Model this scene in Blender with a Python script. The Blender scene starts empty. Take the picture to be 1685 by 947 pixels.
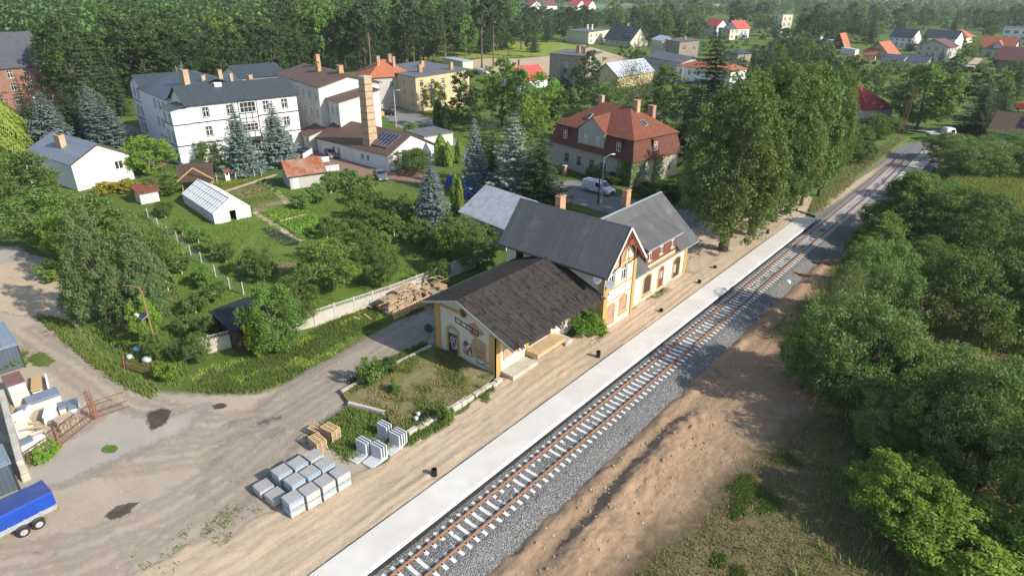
import bpy, math, random
import numpy as np
from mathutils import Vector, Matrix, noise
from mathutils.geometry import tessellate_polygon

random.seed(11)
SC = bpy.context.scene
COL = SC.collection
R = math.radians

# ---------------------------------------------------------------- camera, sky, sun, exposure
FPX, PITCH, ROLL, CAMH = 1050.0, 0.44388, 0.00968, 30.34      # focal length in px of a 1685 px wide picture
_d = np.array([.6432, .7657]); _d /= np.linalg.norm(_d); _n = np.array([_d[1], -_d[0]])
def _axes():
    cp, sp = math.cos(PITCH), math.sin(PITCH)
    fw = np.array([0, cp, -sp]); ri = np.array([1., 0, 0]); up = np.array([0, sp, cp])
    c, s = math.cos(ROLL), math.sin(ROLL)
    r2, u2 = c*ri + s*up, -s*ri + c*up
    T = lambda a: np.array([a[:2] @ _n, a[:2] @ _d, a[2]])
    return T(r2), T(u2), T(fw)
RI, UP, FW = _axes()
CAMP = np.array([0, 0, CAMH])
cam = bpy.data.objects.new('camera', bpy.data.cameras.new('camera')); COL.objects.link(cam)
cam.data.sensor_width = 36; cam.data.lens = 36*FPX/1685
cam.data.clip_start = .5; cam.data.clip_end = 9000
M4 = Matrix.Identity(4)
for i in range(3):
    M4[i][0] = RI[i]; M4[i][1] = UP[i]; M4[i][2] = -FW[i]; M4[i][3] = CAMP[i]
cam.matrix_world = M4
SC.camera = cam

SUN_EL, SUN_AZ = R(33), (math.cos(R(12)), math.sin(R(12)))    # towards the sun: +X is across the track, +Y along it
world = bpy.data.worlds.new('World'); SC.world = world; world.use_nodes = True
wn = world.node_tree.nodes; wl = world.node_tree.links
sky = wn.new('ShaderNodeTexSky'); sky.sky_type = 'NISHITA'; sky.sun_disc = False
sky.sun_elevation = SUN_EL; sky.sun_rotation = math.atan2(SUN_AZ[0], SUN_AZ[1])
wl.new(sky.outputs[0], wn['Background'].inputs[0]); wn['Background'].inputs[1].default_value = .15
sun = bpy.data.objects.new('sun', bpy.data.lights.new('sun', 'SUN')); COL.objects.link(sun)
sun.data.energy = 4.6; sun.data.angle = R(.5); sun.data.color = (1, .93, .82)
sv = Vector((SUN_AZ[0]*math.cos(SUN_EL), SUN_AZ[1]*math.cos(SUN_EL), math.sin(SUN_EL)))
sun.rotation_euler = sv.to_track_quat('Z', 'Y').to_euler()
SC.view_settings.view_transform = 'Standard'; SC.view_settings.look = 'None'
SC.view_settings.gamma = 1; SC.view_settings.use_curve_mapping = False
SC.view_settings.exposure = .5
SC.render.engine = 'CYCLES'
SC.cycles.max_bounces = 6; SC.cycles.diffuse_bounces = 3; SC.cycles.glossy_bounces = 2
SC.cycles.transmission_bounces = 3; SC.cycles.transparent_max_bounces = 8
SC.cycles.use_denoising = True; SC.cycles.volume_bounces = 0; SC.cycles.volume_step_rate = 1.

# ---------------------------------------------------------------- surveying: where a sight line of the photograph meets a height
def ray(x, y):
    return ((x-842.5)/FPX)*RI + ((473.5-y)/FPX)*UP + FW
def at(x, y, z=0.0):
    d = ray(x, y); t = (z-CAMH)/d[2]; p = CAMP + d*t
    return Vector((p[0], p[1], z))
def proj(p):
    d = np.array(p) - CAMP; z = d @ FW
    return 842.5 + FPX*(d @ RI)/z, 473.5 - FPX*(d @ UP)/z, z
def rise(b, ytop):                                    # height of the thing standing at b whose top is seen at ytop
    lo, hi = 0., 60.
    for _ in range(40):
        m = (lo+hi)/2
        if proj((b[0], b[1], b[2]+m))[1] > ytop: lo = m
        else: hi = m
    return lo

# ---------------------------------------------------------------- scene helpers
def tag(o, label=None, cat=None, group=None, kind=None):
    if label: o['label'] = label
    if cat: o['category'] = cat
    if group: o['group'] = group
    if kind: o['kind'] = kind
    return o
def empty(name, loc=(0, 0, 0), rz=0., label=None, cat=None, group=None):
    o = bpy.data.objects.new(name, None); COL.objects.link(o)
    o.location = loc; o.rotation_euler = (0, 0, rz); o.empty_display_size = .3
    return tag(o, label, cat, group)
def link(name, me, parent=None, loc=None, rot=None):
    o = bpy.data.objects.new(name, me); COL.objects.link(o)
    if parent: o.parent = parent
    if loc is not None: o.location = loc
    if rot is not None: o.rotation_euler = rot
    return o
def dup(root, loc, rz=0., scale=None, label=None, group=None, tilt=None):
    r = root.copy(); COL.objects.link(r); r.location = loc
    r.rotation_euler = (tilt[0], tilt[1], rz) if tilt else (0, 0, rz)
    if scale is not None: r.scale = scale
    if label: r['label'] = label
    if group: r['group'] = group
    for ch in root.children:
        c = ch.copy(); COL.objects.link(c); c.parent = r
        for g in ch.children:
            d = g.copy(); COL.objects.link(d); d.parent = c
    return r

class MB:
    """collects faces; build() makes ONE mesh with metre-scaled uv on every face"""
    def __init__(s): s.v = []; s.f = []; s.m = []; s.mi = 0
    def add(s, pts, faces):
        b = len(s.v); s.v.extend(Vector(p) for p in pts)
        for f in faces: s.f.append([b+i for i in f]); s.m.append(s.mi)
        return s
    def poly(s, pts): return s.add(pts, [list(range(len(pts)))])
    def box(s, lo, hi, rot=None, piv=None):
        x0, y0, z0 = lo; x1, y1, z1 = hi
        p = [(x0,y0,z0),(x1,y0,z0),(x1,y1,z0),(x0,y1,z0),(x0,y0,z1),(x1,y0,z1),(x1,y1,z1),(x0,y1,z1)]
        if rot is not None:
            c = Vector(piv) if piv is not None else (Vector(lo)+Vector(hi))/2
            p = [rot @ (Vector(q)-c) + c for q in p]
        return s.add(p, [(0,3,2,1),(4,5,6,7),(0,1,5,4),(1,2,6,5),(2,3,7,6),(3,0,4,7)])
    def cbox(s, c, size, rot=None):
        c = Vector(c); h = Vector(size)/2
        return s.box(c-h, c+h, rot)
    def bevbox(s, lo, hi, b=.03):
        x0,y0,z0 = lo; x1,y1,z1 = hi
        ring = lambda z, k: [(x0+k,y0,z),(x1-k,y0,z),(x1,y0+k,z),(x1,y1-k,z),(x1-k,y1,z),(x0+k,y1,z),(x0,y1-k,z),(x0,y0+k,z)]
        a = ring(z0, b); t = ring(z1-b, b)
        tt = [(x0+b+.0,y0+b,z1),(x1-b,y0+b,z1),(x1-b,y1-b,z1),(x0+b,y1-b,z1)]
        pts = a+t+tt
        fs = [[i,(i+1)%8,8+(i+1)%8,8+i] for i in range(8)]
        fs += [[8,9,17,16],[9,10,17],[10,11,18,17],[11,12,18],[12,13,19,18],[13,14,19],[14,15,16,19],[15,8,16],[16,17,18,19],[7,6,5,4,3,2,1,0]]
        return s.add(pts, fs)
    def bar(s, a, b, w, h=None, up=(0,0,1)):
        a = Vector(a); b = Vector(b); h = h or w
        d = (b-a).normalized(); u = Vector(up)
        if abs(d.dot(u)) > .98: u = Vector((0,1,0))
        x = d.cross(u).normalized(); y = x.cross(d)
        o = [(-1,-1),(1,-1),(1,1),(-1,1)]
        p = [q + x*(i*w/2) + y*(j*h/2) for q in (a, b) for i, j in o]
        return s.add(p, [(3,2,1,0),(4,5,6,7),(0,1,5,4),(1,2,6,5),(2,3,7,6),(3,0,4,7)])
    def tube(s, pts, rad, n=8, caps=True):
        pts = [Vector(p) for p in pts]; k = len(pts)
        rad = rad if isinstance(rad, (list, tuple)) else [rad]*k
        base = len(s.v); x = None
        for i in range(k):
            d = (pts[min(i+1,k-1)] - pts[max(i-1,0)]).normalized()
            if x is None:
                x = d.orthogonal().normalized()
            else: x = (x - d*x.dot(d)).normalized()
            y = d.cross(x)
            for j in range(n):
                a = 2*math.pi*j/n
                s.v.append(pts[i] + (x*math.cos(a) + y*math.sin(a))*rad[i])
        for i in range(k-1):
            for j in range(n):
                s.f.append([base+i*n+j, base+i*n+(j+1)%n, base+(i+1)*n+(j+1)%n, base+(i+1)*n+j]); s.m.append(s.mi)
        if caps:
            s.f.append([base+j for j in reversed(range(n))]); s.m.append(s.mi)
            s.f.append([base+(k-1)*n+j for j in range(n)]); s.m.append(s.mi)
        return s
    def prism(s, poly, z0, z1):
        n = len(poly); a = [(p[0],p[1],z0) for p in poly]; b = [(p[0],p[1],z1) for p in poly]
        return s.add(a+b, [list(range(n-1,-1,-1)), list(range(n,2*n))] + [[i,(i+1)%n,n+(i+1)%n,n+i] for i in range(n)])
    def slab(s, pts, t):
        """a sheet through coplanar pts thickened downwards along its normal"""
        P = [Vector(p) for p in pts]; nrm = (P[1]-P[0]).cross(P[2]-P[0]).normalized()
        if nrm.z < 0: P.reverse(); nrm = -nrm
        Q = [p - nrm*t for p in P]; n = len(P)
        return s.add(P+Q, [list(range(n)), list(range(2*n-1,n-1,-1))] + [[i,n+i,n+(i+1)%n,(i+1)%n] for i in range(n)])
    def wall(s, o, t, nrm, L, H, holes, depth=.16):
        """upright rectangle from o along t (length L, height H) seen from nrm with openings (x0,x1,z0,z1) and their reveals"""
        o = Vector(o); t = Vector(t); nr = Vector(nrm); z = Vector((0,0,1))
        xs = sorted({0., L} | {min(max(h[i],0),L) for h in holes for i in (0,1)})
        zs = sorted({0., H} | {min(max(h[i],0),H) for h in holes for i in (2,3)})
        P = lambda x, y, d=0: o + t*x + z*y - nr*d
        for i in range(len(xs)-1):
            for j in range(len(zs)-1):
                cx, cz = (xs[i]+xs[i+1])/2, (zs[j]+zs[j+1])/2
                if any(h[0] < cx < h[1] and h[2] < cz < h[3] for h in holes): continue
                s.poly([P(xs[i],zs[j]),P(xs[i+1],zs[j]),P(xs[i+1],zs[j+1]),P(xs[i],zs[j+1])])
        for x0,x1,z0,z1 in holes:
            for a, b in (((x0,z0),(x1,z0)),((x1,z0),(x1,z1)),((x1,z1),(x0,z1)),((x0,z1),(x0,z0))):
                s.poly([P(*a),P(*a,depth),P(*b,depth),P(*b)])
        return s
    def mesh(s, name, mats, smooth=False):
        me = bpy.data.meshes.new(name)
        me.from_pydata([tuple(p) for p in s.v], [], s.f)
        for m in (mats if isinstance(mats, (list, tuple)) else [mats]): me.materials.append(m)
        if any(s.m): me.polygons.foreach_set('material_index', s.m)
        if smooth: me.polygons.foreach_set('use_smooth', [True]*len(s.f))
        uv = me.uv_layers.new(name='metres'); buf = np.zeros(len(me.loops)*2, np.float32); k = 0
        for f in s.f:
            a, b, c = s.v[f[0]], s.v[f[1]], s.v[f[2]]
            nr = (b-a).cross(c-a)
            if nr.length < 1e-12 and len(f) > 3: nr = (c-a).cross(s.v[f[3]]-a)
            nr = nr.normalized() if nr.length > 0 else Vector((0,0,1))
            if abs(nr.z) > .97: t, q = Vector((1,0,0)), Vector((0,1,0))
            else:
                t = Vector((0,0,1)).cross(nr).normalized(); q = nr.cross(t)
            for i in f:
                p = s.v[i]; buf[k] = p.dot(t); buf[k+1] = p.dot(q); k += 2
        uv.data.foreach_set('uv', buf)
        me.update(); return me
    def build_each(s, name, mats, parent=None):
        """one object for every connected piece"""
        own = list(range(len(s.v)))
        def find(i):
            while own[i] != i: own[i] = own[own[i]]; i = own[i]
            return i
        for f in s.f:
            for i in f[1:]: own[find(i)] = find(f[0])
        parts = {}
        for f in s.f: parts.setdefault(find(f[0]), []).append(f)
        for fs in parts.values():
            m = MB(); ids = sorted({i for f in fs for i in f}); mp = {i: k for k, i in enumerate(ids)}
            m.add([s.v[i] for i in ids], [[mp[i] for i in f] for f in fs]); o = m.build(name, mats, parent)
        return o
    def build(s, name, mats, parent=None, loc=None, rot=None, smooth=False):
        return link(name, s.mesh(name, mats, smooth), parent, loc, rot)

def quads_mesh(name, V, mats, n=4):
    """V: (k*n,3) array, each n consecutive verts one face"""
    V = np.asarray(V, np.float32); k = len(V)//n
    me = bpy.data.meshes.new(name)
    me.vertices.add(k*n); me.vertices.foreach_set('co', V.ravel())
    me.loops.add(k*n); me.loops.foreach_set('vertex_index', np.arange(k*n, dtype=np.int32))
    me.polygons.add(k); me.polygons.foreach_set('loop_start', np.arange(0, k*n, n, dtype=np.int32))
    for m in (mats if isinstance(mats, (list, tuple)) else [mats]): me.materials.append(m)
    me.update(calc_edges=True); return me

# ---------------------------------------------------------------- materials
class NT:
    def __init__(s, name):
        s.m = bpy.data.materials.new(name); s.m.use_nodes = True
        s.n = s.m.node_tree.nodes; s.l = s.m.node_tree.links; s.n.clear()
        s.out = s.n.new('ShaderNodeOutputMaterial')
    def node(s, t, **kw):
        o = s.n.new('ShaderNode'+t)
        for k, v in kw.items():
            if k in o.inputs.keys(): s.set(o.inputs[k], v)
            else: setattr(o, k, v)
        return o
    def set(s, inp, v):
        if isinstance(v, bpy.types.NodeSocket): s.l.new(v, inp)
        else: inp.default_value = v
    def coord(s, space='pos'):
        if space == 'pos': return s.node('NewGeometry').outputs['Position']
        tc = s.node('TexCoord'); return tc.outputs['UV' if space == 'uv' else 'Object']
    def mapped(s, vec, scale=(1,1,1), loc=(0,0,0), rot=(0,0,0)):
        m = s.node('Mapping'); s.l.new(vec, m.inputs['Vector'])
        m.inputs['Scale'].default_value = scale; m.inputs['Location'].default_value = loc; m.inputs['Rotation'].default_value = rot
        return m.outputs[0]
    def noise(s, vec, scale, detail=4, rough=.55, dist=0):
        t = s.node('TexNoise'); s.l.new(vec, t.inputs['Vector'])
        t.inputs['Scale'].default_value = scale; t.inputs['Detail'].default_value = detail
        t.inputs['Roughness'].default_value = rough; t.inputs['Distortion'].default_value = dist
        return t.outputs['Fac']
    def ramp(s, fac, lo, hi, a=0., b=1.):
        m = s.node('MapRange', clamp=True); s.l.new(fac, m.inputs['Value'])
        m.inputs['From Min'].default_value = lo; m.inputs['From Max'].default_value = hi
        m.inputs['To Min'].default_value = a; m.inputs['To Max'].default_value = b
        return m.outputs['Result']
    def math(s, op, a, b=0.):
        m = s.node('Math', operation=op); s.set(m.inputs[0], a); s.set(m.inputs[1], b); return m.outputs[0]
    def mix(s, fac, a, b, mode='MIX'):
        m = s.node('Mix', data_type='RGBA', blend_type=mode)
        s.set(m.inputs[0], fac); s.set(m.inputs[6], C(a)); s.set(m.inputs[7], C(b)); return m.outputs[2]
    def bump(s, h, dist=.02, strength=1., normal=None):
        b = s.node('Bump'); s.l.new(h, b.inputs['Height']); b.inputs['Distance'].default_value = dist
        b.inputs['Strength'].default_value = strength
        if normal is not None: s.l.new(normal, b.inputs['Normal'])
        return b.outputs[0]
    def finish(s, col, rough=.8, normal=None, metal=0., spec=.3, **kw):
        p = s.node('BsdfPrincipled'); s.set(p.inputs['Base Color'], C(col)); s.set(p.inputs['Roughness'], rough)
        p.inputs['Metallic'].default_value = metal; p.inputs['Specular IOR Level'].default_value = spec
        if normal is not None: s.l.new(normal, p.inputs['Normal'])
        for k, v in kw.items(): s.set(p.inputs[k], v)
        s.l.new(p.outputs[0], s.out.inputs[0]); return s.m
def C(c):
    if isinstance(c, bpy.types.NodeSocket): return c
    return (c[0], c[1], c[2], 1.) if len(c) == 3 else c
def hexc(h):
    h = h.lstrip('#'); f = lambda x: x/12.92 if x <= .04045 else ((x+.055)/1.055)**2.4
    return tuple(f(int(h[i:i+2], 16)/255) for i in (0, 2, 4))

def rough_mat(name, c1, c2, scale=1., c3=None, s3=.2, cover=.5, soft=.12, rough=.85, bump=.01, bscale=None, space='pos', spec=.25, metal=0., fine=.18):
    """two-tone mottled surface with an optional third colour in patches and a little grain"""
    t = NT(name); v = t.coord(space)
    n1 = t.noise(v, scale, 6, .62)
    col = t.mix(t.ramp(n1, .32, .68), c1, c2)
    if c3:
        n3 = t.noise(v, s3, 5, .6, .6)
        col = t.mix(t.ramp(n3, 1-cover-soft+.0, 1-cover+soft), col, c3)
    g = t.noise(v, (bscale or scale*14), 3, .7)
    col = t.mix(fine, col, t.mix(t.ramp(g, .25, .75), (.12,.12,.12), (.95,.95,.95)), 'OVERLAY')
    nb = t.bump(t.math('ADD', g, t.math('MULTIPLY', n1, .8)), bump) if bump else None
    return t.finish(col, rough, nb, metal, spec)
def plain(name, c, rough=.5, metal=0., spec=.4, var=.12, space='obj', scale=3.):
    t = NT(name); v = t.coord(space); n = t.noise(v, scale, 4, .6)
    d = tuple(x*(1-var*1.6) for x in c); b = tuple(min(1, x*(1+var)) for x in c)
    return t.finish(t.mix(t.ramp(n, .3, .7), d, b), rough, None, metal, spec)
def brick_mat(name, c1, c2, mortar, w=.26, h=.08, space='uv', dirt=None, bump=.006, m=.012):
    t = NT(name); v = t.coord(space)
    b = t.node('TexBrick'); t.l.new(v, b.inputs['Vector'])
    b.inputs['Scale'].default_value = 1.; b.inputs['Brick Width'].default_value = w; b.inputs['Row Height'].default_value = h
    b.inputs['Mortar Size'].default_value = m; b.inputs['Color1'].default_value = C(c1); b.inputs['Color2'].default_value = C(c2)
    b.inputs['Mortar'].default_value = C(mortar); b.inputs['Bias'].default_value = 0.
    col = b.outputs['Color']; n = t.noise(v, 1.3, 5, .65)
    col = t.mix(t.ramp(n, .45, .75, 0, .7), col, dirt or tuple(x*.6 for x in c1))
    return t.finish(col, .85, t.bump(b.outputs['Fac'], bump, -1.), 0, .2)
def plaster_mat(name, c, stain, patch=None, cover=.2, stain_amt=.5, ps=.45):
    """rendered wall: stains run downwards, plaster lost in patches"""
    t = NT(name); v = t.coord('uv')
    n = t.noise(v, .8, 6, .65); st = t.noise(t.mapped(v, (2.2, .35, 1)), 1., 5, .6)
    col = t.mix(t.ramp(st, .45, .8, 0, stain_amt), c, stain)
    col = t.mix(t.ramp(n, .4, .75, 0, .25), col, tuple(x*.8 for x in c))
    nb = t.bump(t.noise(v, 18, 3, .6), .004)
    if patch:
        b = t.node('TexBrick'); t.l.new(v, b.inputs['Vector']); b.inputs['Scale'].default_value = 1
        b.inputs['Brick Width'].default_value = .26; b.inputs['Row Height'].default_value = .08; b.inputs['Mortar Size'].default_value = .012
        b.inputs['Color1'].default_value = C(patch); b.inputs['Color2'].default_value = C(tuple(x*.7 for x in patch)); b.inputs['Mortar'].default_value = (.3,.27,.23,1)
        pn = t.noise(t.mapped(v, (1,1,1), (3.1,1.7,0)), ps, 6, .68)
        col = t.mix(t.ramp(pn, 1-cover-.02+.0, 1-cover+.03), col, b.outputs['Color'])
    return t.finish(col, .88, nb, 0, .2)
def tile_mat(name, c1, c2, w=.3, h=.34, old=None, cover=.35, bump=.03):
    """interlocking roof tiles: curved across, stepped down the slope"""
    t = NT(name); v = t.coord('uv'); sep = t.node('SeparateXYZ'); t.l.new(v, sep.inputs[0])
    fx = t.math('FRACT', t.math('DIVIDE', sep.outputs[0], w)); fy = t.math('FRACT', t.math('DIVIDE', sep.outputs[1], h))
    hx = t.math('SINE', t.math('MULTIPLY', fx, math.pi)); hh = t.math('ADD', t.math('MULTIPLY', hx, .7), t.math('SUBTRACT', 1., fy))
    b = t.node('TexBrick'); t.l.new(v, b.inputs['Vector']); b.inputs['Scale'].default_value = 1
    b.inputs['Brick Width'].default_value = w; b.inputs['Row Height'].default_value = h; b.inputs['Mortar Size'].default_value = .0
    b.offset = 0; b.inputs['Color1'].default_value = C(c1); b.inputs['Color2'].default_value = C(c2); b.inputs['Mortar'].default_value = C(c1)
    col = b.outputs['Color']
    if old: col = t.mix(t.ramp(t.noise(v, .5, 6, .7), 1-cover-.08, 1-cover+.1), col, old)
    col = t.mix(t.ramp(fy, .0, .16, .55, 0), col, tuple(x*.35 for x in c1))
    return t.finish(col, .7, t.bump(hh, bump), 0, .3)
def seam_mat(name, c1, c2, pitch=.5, axis=0, rough=.5, metal=.0, h=.03, grime=None, cover=.3):
    """sheet roofing or boarding with ribs every `pitch` metres"""
    t = NT(name); v = t.coord('uv'); sep = t.node('SeparateXYZ'); t.l.new(v, sep.inputs[0])
    f = t.math('FRACT', t.math('DIVIDE', sep.outputs[axis], pitch))
    rib = t.ramp(t.math('ABSOLUTE', t.math('SUBTRACT', f, .5)), .40, .48)
    col = t.mix(t.ramp(t.noise(v, .7, 5, .6), .3, .7), c1, c2)
    w = t.node('TexWhiteNoise', noise_dimensions='1D'); t.l.new(t.math('FLOOR', t.math('DIVIDE', sep.outputs[axis], pitch)), w.inputs['W'])
    col = t.mix(t.math('MULTIPLY', w.outputs['Value'], .35), col, tuple(x*.72 for x in c1))
    if grime: col = t.mix(t.ramp(t.noise(v, .45, 6, .7), 1-cover-.1, 1-cover+.1), col, grime)
    return t.finish(col, rough, t.bump(rib, h), metal, .35)
GLASS = None
def glass_mat():
    t = NT('window_glass'); v = t.coord('pos'); n = t.noise(v, .6, 2)
    return t.finish(t.mix(t.ramp(n, .35, .65), (.012,.014,.017), (.05,.055,.06)), .08, None, 0, .6)
SOFT = {}
def soften(m, lo=.86, hi=1.02):
    """the same surface with a frayed border: thins out where the mesh attribute 'edge' falls to 0"""
    if (m.name, lo) in SOFT: return SOFT[(m.name, lo)]
    c = m.copy(); c.name = m.name+'_frayed'; n = c.node_tree.nodes; l = c.node_tree.links
    out = next(x for x in n if x.bl_idname == 'ShaderNodeOutputMaterial'); src = out.inputs[0].links[0].from_socket
    a = n.new('ShaderNodeAttribute'); a.attribute_name = 'edge'; g = n.new('ShaderNodeNewGeometry')
    t1 = n.new('ShaderNodeTexNoise'); t1.inputs['Scale'].default_value = 1.1; t1.inputs['Detail'].default_value = 8; t1.inputs['Roughness'].default_value = .72
    l.new(g.outputs['Position'], t1.inputs['Vector'])
    ad = n.new('ShaderNodeMath'); ad.operation = 'ADD'; l.new(a.outputs['Fac'], ad.inputs[0]); l.new(t1.outputs['Fac'], ad.inputs[1])
    r = n.new('ShaderNodeMapRange'); r.inputs['From Min'].default_value = lo; r.inputs['From Max'].default_value = hi; l.new(ad.outputs[0], r.inputs['Value'])
    tr = n.new('ShaderNodeBsdfTransparent'); mx = n.new('ShaderNodeMixShader'); l.new(r.outputs[0], mx.inputs[0]); l.new(tr.outputs[0], mx.inputs[1]); l.new(src, mx.inputs[2]); l.new(mx.outputs[0], out.inputs[0])
    SOFT[(m.name, lo)] = c; return c
def leaf_mat(name, c1, c2, c3, trans=.3, scale=.35, yellow=None):
    """foliage: hue drifts clump to clump, leaf to leaf and tree to tree"""
    t = NT(name); v = t.coord('obj')
    n = t.noise(v, scale, 3, .6)
    g = t.node('NewGeometry'); oi = t.node('ObjectInfo')
    col = t.mix(t.ramp(n, .3, .7), c1, c2)
    col = t.mix(t.math('MULTIPLY', g.outputs['Random Per Island'], .55), col, c3)
    hs = t.node('HueSaturation'); t.l.new(col, hs.inputs['Color'])
    t.l.new(t.ramp(oi.outputs['Random'], 0, 1, .478, .515), hs.inputs['Hue'])
    t.l.new(t.ramp(t.math('FRACT', t.math('MULTIPLY', oi.outputs['Random'], 7.3)), 0, 1, .80, 1.22), hs.inputs['Value'])
    p = t.node('BsdfPrincipled'); t.l.new(hs.outputs[0], p.inputs['Base Color']); p.inputs['Roughness'].default_value = .55
    p.inputs['Specular IOR Level'].default_value = .22
    tr = t.node('BsdfTranslucent'); t.l.new(t.mix(.5, hs.outputs[0], (.16,.22,.02)), tr.inputs['Color'])
    ms = t.node('MixShader'); ms.inputs[0].default_value = trans
    t.l.new(p.outputs[0], ms.inputs[1]); t.l.new(tr.outputs[0], ms.inputs[2]); t.l.new(ms.outputs[0], t.out.inputs[0])
    return t.m

# ================================================================ the setting: ground, yard, track bed, roads
def gz(v, u):
    """height of the land: level by the station, the track bed cut a little lower"""
    def ss(a, b, x):
        t = min(max((x-a)/(b-a), 0), 1); return t*t*(3-2*t)
    k = 1-ss(150, 175, u)
    return -1.2*ss(-25.3, -24.6, v)*k + .6*ss(2, 7, v)*k - .35*(1-k)*ss(-30,-24,v)
def grid(name, us, vs, fz, mat, **kw):
    m = MB()
    nu, nv = len(us), len(vs)
    pts = [(v, u, fz(v, u)) for u in us for v in vs]
    fs = [[i*nv+j, i*nv+j+1, (i+1)*nv+j+1, (i+1)*nv+j] for i in range(nu-1) for j in range(nv-1)]
    m.add(pts, fs)
    o = m.build(name, mat, smooth=True); return tag(o, kind='structure')
def steps(*spec):
    out = [spec[0]]
    for a, b, d in zip(spec[0::2], spec[2::2], spec[1::2]):
        n = max(1, round((b-a)/d)); out += [a+(b-a)*(i+1)/n for i in range(n)]
    return out
def jag(poly, amp=.25, step=.5, seed=0):
    out = []; n = len(poly)
    for i in range(n):
        a = Vector(poly[i][:2]); b = Vector(poly[(i+1) % n][:2]); L = (b-a).length
        k = max(1, int(L/step)); nr = Vector((-(b-a).y, (b-a).x)).normalized() if L > 0 else Vector((0,0))
        for j in range(k):
            p = a.lerp(b, j/k)
            d = noise.noise((p.x*.45, p.y*.45, seed)) + .5*noise.noise((p.x*1.5, p.y*1.5, seed+9.))
            out.append(p + nr*d*amp*1.6)
    return out
FADING = {'wheel_track','old_asphalt_patch','cobbled_lane','sand_ridge','yard','weedy_ground'}
def sheet(name, poly, z, mat, amp=.25, step=.5, seed=0, kind='structure', parent=None):
    """flat sheet over the ground that frays out at its edge; poly in world xy"""
    P = np.array([(p[0], p[1]) for p in poly], float); n = len(P)
    fade = max(.25, amp*2.4); d = max(step, .3)
    big = max(np.ptp(P[:,0]), np.ptp(P[:,1]))
    if big > 60: d = max(d, big/110)
    xs = np.arange(P[:,0].min()-fade-d, P[:,0].max()+fade+d*2, d); ys = np.arange(P[:,1].min()-fade-d, P[:,1].max()+fade+d*2, d)
    X, Y = np.meshgrid(xs, ys); dist = np.full(X.shape, 1e9); ins = np.zeros(X.shape, bool)
    for i in range(n):
        a, b = P[i], P[(i+1) % n]; ab = b-a; L2 = max(ab @ ab, 1e-9)
        t = np.clip(((X-a[0])*ab[0]+(Y-a[1])*ab[1])/L2, 0, 1); dist = np.minimum(dist, np.hypot(X-a[0]-t*ab[0], Y-a[1]-t*ab[1]))
        c = (a[1] > Y) != (b[1] > Y)
        with np.errstate(divide='ignore', invalid='ignore'): xi = (b[0]-a[0])*(Y-a[1])/(b[1]-a[1])+a[0]
        ins ^= c & (X < xi)
    e = np.clip(.5 + np.where(ins, dist, -dist)/(2*fade), 0, 1)
    nx, ny = len(xs), len(ys); keep = {}; m = MB(); ev = []
    idx = -np.ones(X.shape, int); F = (np.maximum.reduce([e[:-1,:-1], e[1:,:-1], e[:-1,1:], e[1:,1:]]) > .05)
    for j, i in zip(*np.nonzero(F)):
        f = []
        for jj, ii in ((j,i),(j,i+1),(j+1,i+1),(j+1,i)):
            if idx[jj,ii] < 0: idx[jj,ii] = len(m.v); m.v.append(Vector((xs[ii], ys[jj], z))); ev.append(e[jj,ii])
            f.append(int(idx[jj,ii]))
        m.f.append(f); m.m.append(0)
    o = m.build(name, soften(mat, *((.66, 1.22) if name in FADING else (.86, 1.02))), parent); at_ = o.data.attributes.new('edge', 'FLOAT', 'POINT'); at_.data.foreach_set('value', np.array(ev, np.float32))
    return tag(o, kind=kind) if kind else o
def pxs(*pts, z=0.): return [at(x, y, z) for x, y in pts]

M = {}
def grass_mat(name, a, b, dry, cover=.35, s=.12):
    t = NT(name); v = t.coord('pos')
    n = t.noise(v, s, 6, .65); f = t.noise(v, 3.5, 5, .75); g = t.noise(v, 22, 2, .6)
    col = t.mix(t.ramp(n, .35, .65), a, b); col = t.mix(t.ramp(f, .35, .7, 0, .55), col, tuple(x*.55 for x in a))
    col = t.mix(t.ramp(t.noise(v, .33, 6, .7, .5), 1-cover-.1, 1-cover+.12, 0, .85), col, dry)
    col = t.mix(.3, col, t.mix(t.ramp(g, .3, .7), (.1,.1,.1), (.9,.9,.9)), 'OVERLAY')
    return t.finish(col, .9, t.bump(t.math('ADD', f, g), .08), 0, .12)
M['grass'] = grass_mat('grass_ground', (.085,.15,.025), (.125,.19,.038), (.20,.20,.07), .4)
M['lawn'] = grass_mat('garden_lawn', (.11,.20,.03), (.15,.235,.042), (.22,.25,.085), .35)
M['meadow'] = grass_mat('meadow_grass', (.20,.26,.04), (.26,.30,.06), (.34,.33,.11), .4, .05)
M['dry_grass'] = grass_mat('dry_grass', (.19,.19,.055), (.25,.21,.095), (.33,.26,.16), .45, .4)
M['weedy'] = grass_mat('weedy_soil', (.17,.145,.07), (.22,.17,.10), (.12,.15,.035), .4, .35)
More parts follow.
